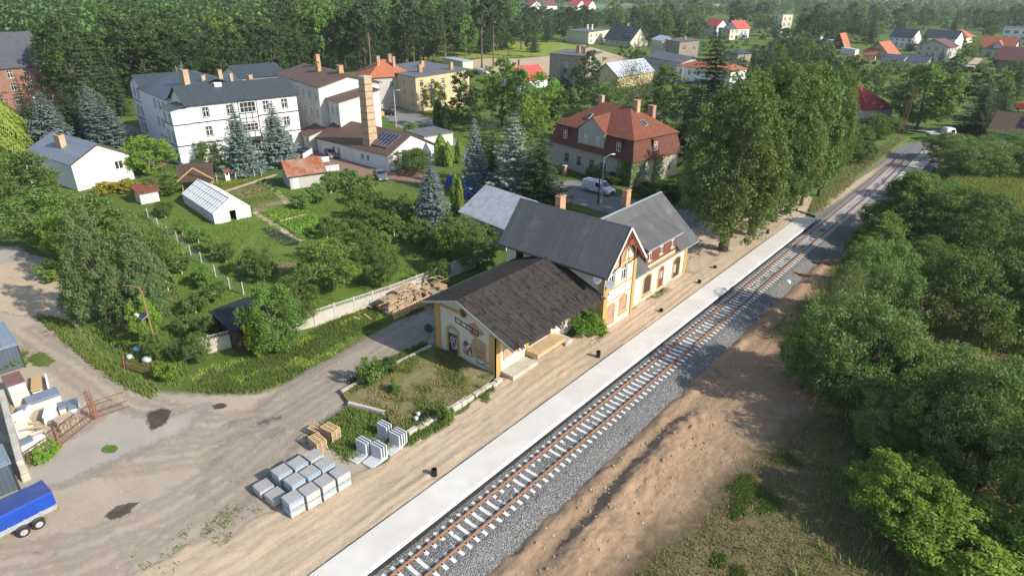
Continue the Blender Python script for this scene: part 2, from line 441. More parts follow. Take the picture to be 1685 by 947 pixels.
def dirt_mat(name, a, b, c, tracks=(0,0), track_dir=0., moist=None):
    t = NT(name); v = t.coord('pos')
    n = t.noise(v, .22, 7, .68, .4); f = t.noise(v, 2.6, 6, .7); g = t.noise(v, 16, 4, .75)
    col = t.mix(t.ramp(n, .33, .67), a, b)
    col = t.mix(t.ramp(f, .4, .75, 0, .6), col, c)
    st = t.noise(t.mapped(v, (tracks[0], tracks[1], 1), rot=(0,0,track_dir)), 1., 6, .6)
    col = t.mix(t.ramp(st, .5, .72, 0, .5), col, tuple(x*.72 for x in a))
    if moist:
        mo = t.noise(t.mapped(v, (1,1,1), (7,3,0)), .16, 5, .7, .3); col = t.mix(t.ramp(mo, .60, .68, 0, .55), col, moist)
    col = t.mix(.28, col, t.mix(t.ramp(g, .25, .75), (.08,.08,.08), (.95,.95,.95)), 'OVERLAY')
    h = t.math('ADD', t.math('MULTIPLY', st, 1.3), t.math('ADD', t.math('MULTIPLY', f, .6), t.math('MULTIPLY', g, .35)))
    return t.finish(col, .95, t.bump(h, .09 if name == 'bare_earth' else .055), 0, .1)
M['yard'] = dirt_mat('yard_dirt', (.40,.33,.25), (.32,.275,.215), (.45,.38,.30), (.09,.6), R(-35), None)
M['sand'] = dirt_mat('sand', (.46,.36,.25), (.40,.31,.21), (.52,.43,.32), (1.6,.07), 0., (.28,.20,.125))
M['earth'] = dirt_mat('bare_earth', (.34,.235,.145), (.25,.172,.108), (.43,.31,.20), (1.1,.16), R(8), (.16,.115,.075))
M['asphalt'] = rough_mat('asphalt', (.17,.165,.155), (.22,.21,.195), .5, (.27,.25,.22), .3, .3, .15, .9, .006, 40)
M['old_asphalt'] = rough_mat('old_asphalt', (.30,.28,.245), (.35,.32,.275), .7, (.40,.345,.275), .25, .4, .2, .9, .01, 25)
M['concrete'] = rough_mat('pale_concrete', (.56,.54,.495), (.635,.61,.56), .9, (.50,.465,.41), .25, .4, .2, .8, .004, 30, fine=.12)
M['white_concrete'] = rough_mat('white_concrete', (.64,.66,.69), (.72,.73,.75), 1.2, None, rough=.7, bump=.003, bscale=30, fine=.08)
M['grey_concrete'] = rough_mat('grey_concrete', (.40,.40,.39), (.50,.495,.48), 1.5, (.33,.32,.30), .8, .3, .15, .85, .006, 24)
M['old_concrete'] = rough_mat('weathered_concrete', (.40,.37,.31), (.50,.465,.40), 1.2, (.25,.24,.19), .7, .35, .15, .9, .01, 20)
M['bitumen_shade'] = rough_mat('bitumen_and_recess_shade', (.02,.02,.022), (.035,.035,.036), 2, None, rough=.6, bump=.004)
M['courtyard'] = brick_mat('red_paving', (.25,.15,.11), (.30,.19,.14), (.2,.15,.12), .3, .15, 'pos')
def gravel_mat(name, tones, scale, bump):
    t = NT(name); v = t.coord('pos'); vo = t.node('TexVoronoi'); t.l.new(v, vo.inputs['Vector']); vo.inputs['Scale'].default_value = scale
    w = t.node('SeparateColor'); t.l.new(vo.outputs['Color'], w.inputs[0])
    col = t.mix(w.outputs[0], tones[0], tones[1]); col = t.mix(t.ramp(w.outputs[1], .8, .95), col, tones[2])
    col = t.mix(t.ramp(vo.outputs['Distance'], .3, .75, 0, .8), col, tuple(x*.25 for x in tones[0]))
    col = t.mix(t.ramp(t.noise(v, .25, 5, .65), .4, .7, 0, .4), col, tones[3])
    return t.finish(col, .9, t.bump(t.math('SUBTRACT', 1., vo.outputs['Distance']), bump), 0, .2)
M['ballast'] = gravel_mat('track_ballast', ((.17,.172,.17), (.33,.333,.322), (.46,.44,.40), (.235,.228,.21)), 11, .09)
def cobble_mat():
    t = NT('cobblestones'); v = t.coord('pos'); vo = t.node('TexVoronoi'); t.l.new(t.mapped(v, (1,1,0), rot=(0,0,R(40))), vo.inputs['Vector']); vo.inputs['Scale'].default_value = 8.5
    w = t.node('SeparateColor'); t.l.new(vo.outputs['Color'], w.inputs[0])
    col = t.mix(w.outputs[0], (.27,.24,.20), (.37,.33,.275)); e = t.ramp(vo.outputs['Distance'], .35, .7, 0, .8)
    col = t.mix(e, col, (.26,.215,.155)); n = t.noise(v, .3, 6, .7)
    col = t.mix(t.ramp(n, .45, .7, 0, .75), col, (.40,.335,.26))
    return t.finish(col, .85, t.bump(t.math('SUBTRACT', 1., vo.outputs['Distance']), .03), 0, .2)
M['cobble'] = cobble_mat()
M['soil'] = rough_mat('garden_soil', (.20,.145,.095), (.27,.20,.135), 2., None, rough=.95, bump=.05, bscale=9)
M['foil'] = rough_mat('black_mulch_foil', (.012,.012,.014), (.03,.03,.03), 3., (.05,.07,.03), 1.2, .25, .1, .45, .03, 6)
M['puddle'] = rough_mat('dark_wet_earth', (.05,.042,.034), (.08,.068,.054), 1.2, (.15,.125,.095), .9, .35, .12, .7, .02, 12)
M['stubble'] = plain('field_crop', (.16,.26,.09), .9, var=.2, space='pos', scale=.02)
M['wheat'] = plain('ripe_field', (.42,.33,.18), .9, var=.15, space='pos', scale=.02)

ground = grid('ground', steps(-120, 20, 0, 4, 200, 20, 400, 100, 1400, 800, 6000),
     steps(-3500, 500, -1000, 100, -300, 20, -140, 5, -40, 2, -26, .35, -12, 2, 40, 20, 300, 300, 3500),
     lambda v, u: gz(v, u) - .02, M['grass'])

# the beige yard in front, its cobbled lane and patches
yard = sheet('yard', pxs((-120,505),(0,508),(60,522),(160,588),(208,622),(268,646),(345,650),(425,648),(470,632),(520,604),(560,584),(640,536),(705,503),
      (722,512),(722,582),(640,628),(582,662),(548,684),(500,716),(640,720),(560,830),(430,900),(340,1010),(-150,1010)), .004, M['yard'], .3, .6, 1)
sheet('cobbled_lane', pxs((395,690),(470,640),(530,604),(640,545),(704,508),(720,520),(721,580),(640,626),(580,660),(500,715),(440,790),(380,850),(330,800)), .008, M['cobble'], .5, .6, 2)
sheet('old_asphalt_patch', pxs((-60,800),(60,752),(150,700),(185,672),(262,690),(340,668),(300,712),(210,748),(120,790),(40,815),(-60,870)), .012, M['old_asphalt'], .5, .5, 3)
sheet('puddle', pxs((246,680),(262,672),(279,677),(272,694),(252,707),(245,697)), .016, M['puddle'], .3, .15, 4)
sheet('puddle', pxs((174,850),(194,834),(222,828),(216,838),(190,853)), .016, M['puddle'], .3, .15, 5)
sheet('puddle', pxs((350,667),(362,663),(374,666),(368,671),(354,672)), .016, M['puddle'], .2, .15, 6)
sheet('grass_island', pxs((168,738),(180,732),(192,738),(184,746),(172,745)), .018, M['lawn'], .2, .3, 7)
sheet('grass_island', pxs((44,592),(66,578),(88,594),(78,602),(58,600)), .018, M['grass'], .25, .3, 8)
M['dust'] = dirt_mat('dusty_track', (.43,.36,.275), (.36,.305,.24), (.47,.40,.32), (.09,.6), R(-35), None)
for k_, line in enumerate((((30,545),(120,600),(210,665),(330,700),(470,690),(570,630),(690,545)),((-60,700),(60,735),(200,760),(330,745),(450,690),(560,620)),((-60,940),(120,905),(260,850),(370,780),(470,700)),((100,1000),(250,920),(390,830),(470,770)))):
    L_ = pxs(*line); w_ = .42
    for o_ in (-.95, .95):
        lo, hi = [], []
        for i_, p_ in enumerate(L_):
            d_ = (L_[min(i_+1,len(L_)-1)]-L_[max(i_-1,0)]).normalized(); nn_ = Vector((-d_.y,d_.x,0)); lo.append(p_+nn_*(o_-w_/2)); hi.append(p_+nn_*(o_+w_/2))
        sheet('wheel_track', lo+hi[::-1], .0100+.0004*k_, M['dust'], .4, .3, 100+k_)
sheet('bare_bank', pxs((-60,430),(30,415),(75,425),(105,470),(90,500),(110,525),(150,560),(60,520),(-60,506)), .010, M['sand'], .6, .6, 9)
sheet('rough_path', pxs((-40,405),(30,406),(55,425),(-40,440)), .014, M['old_asphalt'], .4, .6, 10)

# the sandy strip by the platform: grooved lengthwise by wheels
def sandz(v, u):
    a = noise.noise((v*.5, u*.05, 2.)); w = v + .35*noise.noise((u*.07, 1., 3.))
    g = .10*noise.noise((w*2.6, u*.035, 1.)) + .07*noise.noise((w*6.1, u*.07, 6.))*(.4+a)
    b = .10*noise.noise((v*.6, u*.22, 0)) + .07*noise.noise((v*2.1, u*1.1, 4.)) + .03*noise.noise((v*5, u*4., 8.))
    e = min(1, max(0, (u-2)/3))*min(1, max(0, (-25.05-v)/.25))
    return .05 + max(-.04, (g*.8+b)*e)
def sedge(u):
    pts = [(4,-33.5),(12,-31.6),(18,-29.9),(26,-29.5),(33,-29.7),(40,-30.5),(46,-29.2),(52,-28.3),(66,-28.7),(69,-33),(74,-36),(84,-34),(93,-31),(101,-30),(110,-29.5)]
    for (a, x), (b, y) in zip(pts, pts[1:]):
        if a <= u <= b: return x + (y-x)*(u-a)/(b-a)
    return pts[-1][1]
m = MB(); us = steps(0, .35, 106); K = 26
pts = []
for u in us:
    w0 = sedge(max(4, u)) + .7*noise.noise((u*.5, 3, 1)) + .25*noise.noise((u*1.7, 5, 1)); w1 = -25.03 if u < 94.6 else -24.2-.2*(u-94)
    for j in range(K+1):
        v = w0 + (w1-w0)*j/K
        pts.append((v, u, sandz(v, u) if 0 < j else -.03))
m.add(pts, [[i*(K+1)+j, i*(K+1)+j+1, (i+1)*(K+1)+j+1, (i+1)*(K+1)+j] for i in range(len(us)-1) for j in range(K)])
tag(m.build('sandy_strip', M['sand'], smooth=True), kind='structure')

# ballast bed, bare earth beside it
def balz(v, u):
    a = abs(v+21.2); top = -.56
    z = top if a < 1.75 else top - (a-1.75)*.30
    if v < -22.9: z = -.6
    return max(z, -.98) + .03*noise.noise((v*2.3, u*2.3, 0)) + .04*noise.noise((v*.7, u*.5, 3))
grid('ballast', steps(4, .3, 108, 2, 190), steps(-22.9, .22, -15.8), balz, M['ballast'])
def wide(v, u): return -.62 + .05*noise.noise((v*.8, u*.5, 2))
grid('gravel_area', steps(95.3, 1., 182), steps(-27.2, .5, -22.75), wide, M['ballast'])
sheet('sand_ridge', [(-24.2,98),(-23.4,110),(-23.2,128),(-23.6,146),(-24.3,130),(-24.8,112)], -.50, M['sand'], .2, .6, 4)
def earthz(v, u):
    ss = lambda a, b, x: (lambda t: t*t*(3-2*t))(min(max((x-a)/(b-a), 0), 1))
    z = -.84 + .30*ss(-17.4, -11, v)
    n1 = noise.noise((v*.45, u*.45, 1)); n2 = noise.noise((v*1.4, u*1.4, 5)); n3 = noise.noise((v*4.2, u*4.2, 7)); n4 = noise.noise((v*9, u*9, 2))
    c = -15.4+.3*math.sin(u*.3)+.35*noise.noise((u*.3, 9, 1)); d = v-c
    rid = (math.exp(-(d/.75)**2) if d < 0 else math.exp(-(d/1.7)**2))*ss(19, 27, u)*(1-ss(40.5, 43.5, u))
    z += rid*(.62 + .16*n1 + .13*n2 + .12*n3 + .05*n4)
    c2 = -17.3+.3*noise.noise((u*.5, 1, 4)); z += .22*math.exp(-((v-c2)/.45)**2)*(.6+.9*noise.noise((u*1.2, v, 3)))
    z += .09*n1 + .045*n2 + .035*n3 + .028*n4
    for tx, ty, an, ln in ((-12.6,27,.55,4.5),(-11.4,25.5,.5,5),(-13.4,30.5,.35,3),(-9.5,30,.2,7),(-8.2,30,.2,7),(-10.2,39,.1,8),(-8.9,39,.1,8)):
        a = (v-tx)*math.cos(an)+(u-ty)*math.sin(an); b = -(v-tx)*math.sin(an)+(u-ty)*math.cos(an)
        if abs(a) < .34 and abs(b) < ln: z -= .045*(1-abs(a)/.34)**.5 - .02*math.sin(b*17)
    e = ss(-18.4, -17.7, v+.5*noise.noise((u*.7,2,2)))
    return -1.05*(1-e) + z*e
grid('bare_earth', steps(2, .2, 48, .4, 60, .8, 84), steps(-18.5, .16, -7, .3, -3, .6, 9), earthz, M['earth'])
sheet('weedy_ground', pxs((1000,1000),(1090,905),(1170,850),(1225,775),(1290,740),(1310,700),(1400,690),(1700,800),(1700,1000), z=-.4), -.30, M['weedy'], 1.1, .4, 12)
grid('right_ground', steps(-20, 3, 150), steps(3, 1.5, 60, 10, 140), lambda v, u: -.45+.25*noise.noise((v*.15,u*.15,0)), M['grass'])
grid('right_verge', steps(55, 1., 150), steps(-15.6, .8, 4), lambda v, u: -.6+.12*noise.noise((v*.3,u*.3,0)) - .6*max(0, 1-min(max((v+15.6+.9*noise.noise((u*.5,1,1)))/1.2,0), max((u-55+1.5*noise.noise((v*.5,4,1)))/2.5,0))), M['grass'])
sheet('meadow', pxs((1560,290),(1640,272),(1700,280),(1720,345),(1640,352),(1580,335), z=-.3), .02, M['meadow'], .8, .8, 13)
sheet('meadow', pxs((1640,655),(1700,630),(1720,760),(1660,740), z=-.3), .02, M['meadow'], .8, .8, 14)

# grass terrace in front of the goods shed
TER = pxs((582,662),(724,580),(800,622),(735,668),(690,705),(655,700), z=.25)

# roads and courts further back
sheet('asphalt_road', pxs((604,140),(625,146),(662,172),(722,205),(757,236),(780,262),(745,262),(705,238),(660,212),(616,180)), .01, M['asphalt'], .15, 1., 20)
sheet('asphalt_road', pxs((840,285),(905,296),(945,297),(1000,313),(1060,335),(1160,352),(1160,378),(1060,362),(980,346),(905,320),(840,312)), .01, M['asphalt'], .15, .8, 21)
sheet('asphalt_road', [(-80,176),(-30,177),(-18,178),(30,182),(30,187),(-18,183.5),(-30,182.5),(-80,181)], .02, M['asphalt'], .2, 1., 22)
sheet('paved_court', pxs((476,222),(520,226),(600,250),(720,282),(728,305),(620,296),(540,280),(500,272),(470,268)), .006, M['courtyard'], .2, .6, 23)
sheet('paved_court', pxs((30,205),(60,195),(90,210),(215,205),(258,232),(285,262),(250,285),(200,250),(60,260),(40,235)), .006, M['courtyard'], .3, .6, 24)
sheet('dirt_lane', pxs((950,78),(960,74),(1040,98),(1075,110),(1060,112),(1020,103)), .01, M['sand'], .3, 1., 25)
sheet('sand_pit', pxs((770,100),(800,96),(850,97),(910,92),(915,120),(890,128),(800,116),(770,110)), .012, M['sand'], 1., 1.2, 26)
sheet('sand_pit', pxs((985,104),(1010,93),(1024,106),(1000,118),(985,116)), .012, M['sand'], .6, 1., 27)
sheet('meadow', pxs((690,78),(800,68),(905,66),(960,78),(905,92),(800,95),(690,97)), .01, M['meadow'], 1., 2., 28)
sheet('house_lane', pxs((1583,112),(1606,95),(1617,97),(1600,116)), .01, M['sand'], .3, 1., 29)
for i, (poly, k) in enumerate(((((780,8),(905,7),(905,12),(780,14)),'stubble'),(((925,8),(1050,6),(1095,12),(920,14)),'stubble'),(((1090,8),(1200,7),(1200,12),(1095,13)),'wheat'))):
    sheet('field', pxs(*poly), .05, M[k], 3., 20., 30+i)
# gardens
sheet('garden_lawn', pxs((248,350),(330,330),(500,300),(690,318),(800,385),(815,430),(700,470),(620,500),(480,560),(360,590),(310,520),(270,420)), .006, M['lawn'], .5, 1., 40)
sheet('lawn', pxs((905,290),(960,296),(1010,318),(1040,340),(1000,312),(935,278)), .012, M['lawn'], .2, .8, 41)
sheet('lawn', pxs((670,212),(700,205),(760,250),(762,272),(735,262)), .016, M['lawn'], .2, .8, 42)
sheet('lawn', pxs((1115,235),(1150,232),(1160,300),(1120,330),(1050,345),(1100,300)), .006, M['lawn'], .3, .8, 43)
sheet('lawn', pxs((560,290),(620,296),(660,330),(590,330),(540,318)), .008, M['lawn'], .3, .8, 44)

# ================================================================ vegetation kit
NR = np.random.default_rng(5)
M['bark'] = rough_mat('bark', (.10,.078,.055), (.17,.14,.105), 3., None, rough=.95, bump=.03, space='obj')
M['birch_bark'] = rough_mat('pale_bark', (.42,.39,.34), (.22,.19,.16), 2., None, rough=.9, bump=.01, space='obj')
M['lime_wash'] = rough_mat('lime_washed_bark', (.72,.72,.70), (.6,.6,.58), 4., None, rough=.9, bump=.01, space='obj')
LEAF = {
 'forest': leaf_mat('leaf_forest', (0.044, 0.084, 0.02), (0.062, 0.108, 0.025), (0.09, 0.145, 0.036)),
 'dark': leaf_mat('leaf_dark', (0.036, 0.072, 0.019), (0.052, 0.096, 0.024), (0.075, 0.128, 0.033)),
 'mid': leaf_mat('leaf_mid', (0.093,0.173,0.036), (0.128,0.225,0.045), (0.180,0.285,0.060)),
 'bright': leaf_mat('leaf_bright', (0.133,0.252,0.031), (0.182,0.308,0.042), (0.252,0.378,0.063), .35),
 'lime': leaf_mat('leaf_lime_tree', (.100,.155,.040), (.130,.190,.050), (.19,.24,.075), .38),
 'willow': leaf_mat('leaf_willow', (0.115, 0.2, 0.05), (0.145, 0.24, 0.062), (0.2, 0.29, 0.09), .35),
 'near_mid': leaf_mat('leaf_thicket', (.135,.225,.044), (.170,.270,.058), (.23,.33,.09), .40),
 'near_dark': leaf_mat('leaf_thicket_dark', (.085,.150,.032), (.112,.185,.042), (.16,.235,.06), .34),
 'yellow': leaf_mat('leaf_yellow', (0.299,0.276,0.029), (0.368,0.310,0.034), (0.460,0.380,0.057), .35),
 'spruce': leaf_mat('needle_dark', (0.035,0.065,0.024), (0.054,0.089,0.030), (0.074,0.115,0.041), .12),
 'blue': leaf_mat('needle_blue', (0.125, 0.19, 0.16), (0.165, 0.225, 0.2), (0.23, 0.3, 0.275), .12),
 'silver': leaf_mat('needle_silver', (0.209,0.242,0.187), (0.264,0.297,0.242), (0.352,0.385,0.330), .12),
 'thuja': leaf_mat('leaf_thuja', (0.124,0.202,0.029), (0.169,0.247,0.039), (0.221,0.299,0.052), .15),
 'asp': leaf_mat('leaf_aspen', (.095,.155,.055), (.125,.19,.07), (.18,.24,.10)),
 'birch': leaf_mat('leaf_birch', (0.162,0.203,0.074), (0.203,0.250,0.095), (0.270,0.297,0.135), .35),
}
def unit(a): return a/np.maximum(np.linalg.norm(a, axis=-1, keepdims=True), 1e-9)
def leafset(P, Nrm, size, asp=.55, tang=None, rg=NR):
    """rhombic leaves at P facing Nrm"""
    k = len(P); t = rg.normal(size=(k,3)) if tang is None else tang + .15*rg.normal(size=(k,3))
    t = unit(t - Nrm*np.sum(t*Nrm, 1, keepdims=True)); b = np.cross(Nrm, t)
    s = (size*(.65+.7*rg.random(k)))[:,None] if np.isscalar(size) else (size*(.65+.7*rg.random(k)))[:,None]
    V = np.stack([P-t*s, P-b*s*asp+t*s*.15, P+t*s, P+b*s*asp+t*s*.15], 1)
    return V.reshape(-1, 3)
def clump_leaves(cen, rad, per, size, out=.55, up=.35, flat=.75, rg=NR, droop=0.):
    k = len(cen); c = np.repeat(cen, per, 0); r = np.repeat(rad, per)[:,None]
    d = unit(rg.normal(size=(k*per,3))); q = d*(rg.random((k*per,1))**.45)
    q[:,2] *= flat
    P = c + q*r; P[:,2] -= droop*r[:,0]*np.sum(q[:,:2]**2,1)
    N = unit(out*d + np.array([0,0,up]) + .55*rg.normal(size=(k*per,3)))
    return leafset(P, N, size, rg=rg)
def lobed(h, r, zb, nl, nc, lr=.45, top=.5, rg=NR, taper=0.):
    """clump centres on the skins of a few unequal lobes inside an egg (height h, radius r, underside zb)"""
    cz = zb + (h-zb)*top; C0 = []; LR = []
    for i in range(nl):
        a = i*2.399963 + rg.normal()*.3; zz = -1+2*(i+.5)/nl
        rr = math.sqrt(max(0, 1-zz*zz))*(1-taper*max(0, zz))
        f = .62 + .16*rg.random()
        hz = (h-cz) if zz > 0 else (cz-zb)
        C0.append((r*f*rr*math.cos(a), r*f*rr*math.sin(a), cz+hz*.68*zz)); LR.append(lr*(.75+.5*rg.random()))
    C0 = np.array(C0); LR = np.array(LR)
    i = rg.integers(0, nl, nc); d = unit(rg.normal(size=(nc,3)) + unit(C0[i]-np.array([0,0,cz]))*.6 + np.array([0,0,.25]))
    s = np.array([r, r, (h-zb)*.5])
    P = C0[i] + d*s*LR[i][:,None]*(.55+.5*rg.random((nc,1)))
    P[:,2] = np.clip(P[:,2], zb*.8, h)
    return P, C0
def limbs(mb, C0, th, tr, base=.25, rg=NR, n=7):
    top = Vector((rg.normal()*.12, rg.normal()*.12, th))
    mb.tube([(0,0,-.3), (0,0,th*.12), (rg.normal()*.05, rg.normal()*.05, th*.5), top], [tr*1.45, tr, tr*.8, tr*.55], n)
    for c in C0:
        z0 = th*(.45+.5*rg.random()); s = Vector((0,0,z0)); e = Vector(c)
        if e.z < z0+.1: s = Vector((0,0,max(th*.25, e.z*.6)))
        mid = s.lerp(e, .5) + Vector((0,0,.12*(e-s).length))
        mb.tube([s, mid, e], [tr*.42, tr*.26, tr*.08], 5, False)
PROTO = {}
def proto(key, name, leaf, crownV, woodMB, h, r, bark='bark', cname='crown'):
    root = bpy.data.objects.new(name, None)
    c = bpy.data.objects.new(cname, quads_mesh(cname, crownV, LEAF[leaf])); c.parent = root
    t = bpy.data.objects.new('trunk', woodMB.mesh('trunk', M[bark], True)); t.parent = root
    PROTO[key] = (root, h, r, name)
def broad(key, name, leaf, h, r, zb, nl, nc, per, size, seed, lr=.45, cr=.17, top=.5, bark='bark', droop=0., flat=.75, tr=.25, taper=0., stems=1, wood=.5):
    rg = np.random.default_rng(seed); P, C0 = lobed(h, r, zb, nl, nc, lr, top, rg, taper)
    V = clump_leaves(P, r*cr*(.7+.6*rg.random(nc)), per, size, rg=rg, droop=droop, flat=flat)
    mb = MB()
    limbs(mb, C0, h*wood, tr, rg=rg)
    for s in range(stems-1):
        a = rg.random()*6.28; e = Vector((math.cos(a)*r*.45, math.sin(a)*r*.45, h*.7))
        mb.tube([(math.cos(a)*.15, math.sin(a)*.15, -.2), e*.5+Vector((0,0,h*.1)), e], [tr*.8, tr*.5, tr*.1], 6, False)
    proto(key, name, leaf, V, mb, h, r, bark)
def conifer(key, name, leaf, h, r, zb, tiers, nb, nq, seed, droop=.25, width=.30, ragged=.12, power=.85, tr=.2, gap=0.):
    rg = np.random.default_rng(seed); Pc = []; Nn = []; Tt = []; Ss = []
    mb = MB(); mb.tube([(0,0,-.3),(0,0,h*.5),(0,0,h*.97)], [tr, tr*.6, .03], 7)
    for i in range(tiers):
        f = (i+.5*rg.random())/tiers; z = zb + (h-zb)*f
        R0 = r*((1-f)**power)*(1+ragged*rg.normal()) + .06*r
        k = max(5, int(nb*(1-f*.6)))
        a0 = rg.random()*6.28
        for j in range(k):
            if gap and rg.random() < gap: continue
            a = a0 + 6.283*j/k + rg.normal()*.12; L = R0*(.82+.3*rg.random())
            dx = np.array([math.cos(a), math.sin(a), 0])
            q = max(3, int(nq*L/r)+2); s = (np.arange(q)+.6)/q
            dz = -droop*L*(s**1.0) + .16*L*s**3 + .12*L*s
            base = dx[None]*L*s[:,None]; base[:,2] += z + dz
            side = np.array([-dx[1], dx[0], 0]); w = width*L*(1-.62*s)*.5
            for sg in (-1, 0, 1):
                P = base + side[None]*(sg*w*.8)[:,None]; P[:,2] -= abs(sg)*w*.25
                Pc.append(P); t = dx[None]*.9 + side[None]*sg*.8 + np.array([0,0,-droop*.6]); Tt.append(np.repeat(t, q, 0))
                nn = np.array([0,0,1.]) + dx*.25 + side*sg*.35; Nn.append(np.repeat(nn[None], q, 0)); Ss.append(np.maximum(.55*L/q + .45*w, .10))
            if j % 3 == 0 and L > .5: mb.tube([(0,0,z), tuple(base[-1])], [.035, .01], 3, False)
    P = np.concatenate(Pc); N = unit(np.concatenate(Nn) + .3*rg.normal(size=P.shape)); T = np.concatenate(Tt); S = np.concatenate(Ss)
    proto(key, name, leaf, leafset(P + .03*rg.normal(size=P.shape), N, S, .36, T, rg), mb, h, r)
def column(key, name, leaf, h, r, n, size, seed, point=.6):
    rg = np.random.default_rng(seed); z = rg.random(n)*h; a = rg.random(n)*6.283
    f = z/h; rr = r*np.minimum(1, (1-f)/(1-point)*1.05)**.75*np.minimum(1, .72+f*1.2)*(.82+.25*rg.random(n))
    rr *= 1 + .12*np.sin(a*5+z*2.)
    P = np.stack([rr*np.cos(a), rr*np.sin(a), z], 1); N = unit(np.stack([np.cos(a), np.sin(a), .25+0*a], 1)+.35*rg.normal(size=(n,3)))
    mb = MB(); mb.tube([(0,0,-.2),(0,0,h*.7)], [.1, .03], 6)
    proto(key, name, leaf, leafset(P, N, size, .4, np.tile([0,0,1.], (n,1)), rg), mb, h, r)
def weeping(key, name, leaf, h, r, zb, nl, nc, per, size, seed, bark='birch_bark', length=.22, tr=.2, asp=.4):
    rg = np.random.default_rng(seed); P, C0 = lobed(h, r, zb, nl, nc, .42, .55, rg)
    c = np.repeat(P, per, 0); k = len(c); rr = r*.16
    d = rg.normal(size=(k,3))*np.array([rr, rr, .3*rr]); fall = rg.random(k)*h*length
    Q = c + d; Q[:,2] -= fall; Q[:,2] = np.maximum(Q[:,2], .2)
    N = unit(rg.normal(size=(k,3)) + np.array([0,0,.25]) + unit(c-np.array([0,0,h*.5]))*.6)
    mb = MB(); limbs(mb, C0, h*.6, tr, rg=rg)
    proto(key, name, leaf, leafset(Q, N, size, asp, np.tile([0,0,-1.], (k,1)) + .5*rg.normal(size=(k,3)), rg), mb, h, r, bark)

# far broadleaf kinds (seen from 120 m and more)
broad('f1','broadleaf_tree','forest', 20,6.2,2.5,11,150,36,0.353, 101, tr=.3)
broad('f2','broadleaf_tree','dark',   22,5.6,3.0,12,150,36,0.353, 102, tr=.3, top=.55)
broad('f3','broadleaf_tree','mid',    19,6.6,2.0,13,150,36,0.353, 103, tr=.3)
broad('f4','broadleaf_tree','forest', 23,5.2,5.0,10,130,36,0.336, 104, tr=.3, lr=.38, top=.55)
broad('f5','broadleaf_tree','bright', 15,5.6,1.2,11,130,36,0.302, 105, tr=.25)
broad('f6','broadleaf_tree','willow', 14,6.0,1.0,11,130,39,0.302, 106, tr=.25)
broad('pine','pine_tree','spruce',    24,4.2,12,8,90,26,.42, 107, tr=.3, lr=.4, wood=.9)
conifer('s1','spruce_tree','spruce',  22,4.4,1.5,30,11,8, 111, .38, .34, .10, .8)
conifer('s2','spruce_tree','spruce',  18,4.0,.6,26,11,8, 112, .32, .36, .12, .8)
# middle distance and near kinds, finer leaves
broad('m1','broadleaf_tree','mid',    10,4.2,1.2,13,260,53,0.148, 121, tr=.2)
broad('m2','broadleaf_tree','near_dark', 11,4.0,1.5,12,260,53,0.148, 122, tr=.2)
broad('m3','broadleaf_tree','bright', 9,4.0,1.0,12,260,53,0.148, 123, tr=.18)
broad('m4','broadleaf_tree','near_dark',   9,4.2,.8,12,260,53,0.148, 124, tr=.18)
broad('m5','broadleaf_tree','willow', 9,4.4,.6,13,280,53,0.133, 125, tr=.16, stems=4)
broad('lime','lime_tree','lime',      20,6.0,3.0,30,900,53,0.156, 131, lr=.42, cr=.13, tr=.52, top=.40, taper=.12, droop=.6, wood=.75)
broad('lime2','lime_tree','lime',     20,5.4,2.8,28,820,53,0.156, 132, lr=.42, cr=.13, tr=.48, top=.42, taper=.15, droop=.6, wood=.75)
conifer('blue1','blue_spruce','blue', 10,2.9,.3,34,15,9, 141, .22, .46, .08, .8, .16)
conifer('blue2','blue_spruce','blue', 11,2.6,.3,36,15,9, 142, .25, .46, .09, .78, .16)
conifer('silver','silver_spruce','silver', 14,3.4,.6,26,12,8, 143, .18, .42, .18, .8, .2)
conifer('dk','spruce_tree','spruce',  13,3.0,.4,32,12,8, 144, .30, .36, .12, .8, .18)
conifer('loose','old_spruce','spruce',22,4.4,1.0,30,12,10, 145, .42, .55, .22, .72, .3, .06)
column('thuja','thuja_column','thuja', 4.5,.7,1500,.17, 151)
column('thuja_big','thuja_tree','thuja', 9,2.4,9000,.19, 155)
column('hedge','thuja_column','dark', 5,1.0,1800,.19, 152)
broad('app1','orchard_tree','mid', 4.2,2.1,.9,10,110,34,.15, 161, cr=.22, tr=.11, wood=.45, top=.45)
broad('app2','orchard_tree','near_mid',    3.6,1.9,.8,10,100,34,.15, 162, cr=.22, tr=.10, wood=.45, top=.45)
broad('app3','orchard_tree','near_dark',   4.6,2.4,1.0,11,130,34,.15, 163, cr=.2, tr=.12, wood=.45, top=.45)
broad('bush1','bush','mid',           2.2,1.3,.1,8,80,34,.12, 171, cr=.25, tr=.05)
broad('bush2','bush','bright',        2.0,1.3,.1,8,80,34,.12, 172, cr=.25, tr=.05)
broad('bush3','bush','forest',        2.4,1.4,.1,8,80,34,.12, 173, cr=.25, tr=.05)
broad('gold','golden_shrub','yellow', 2.2,1.3,.1,8,90,34,.12, 174, cr=.25, tr=.05)
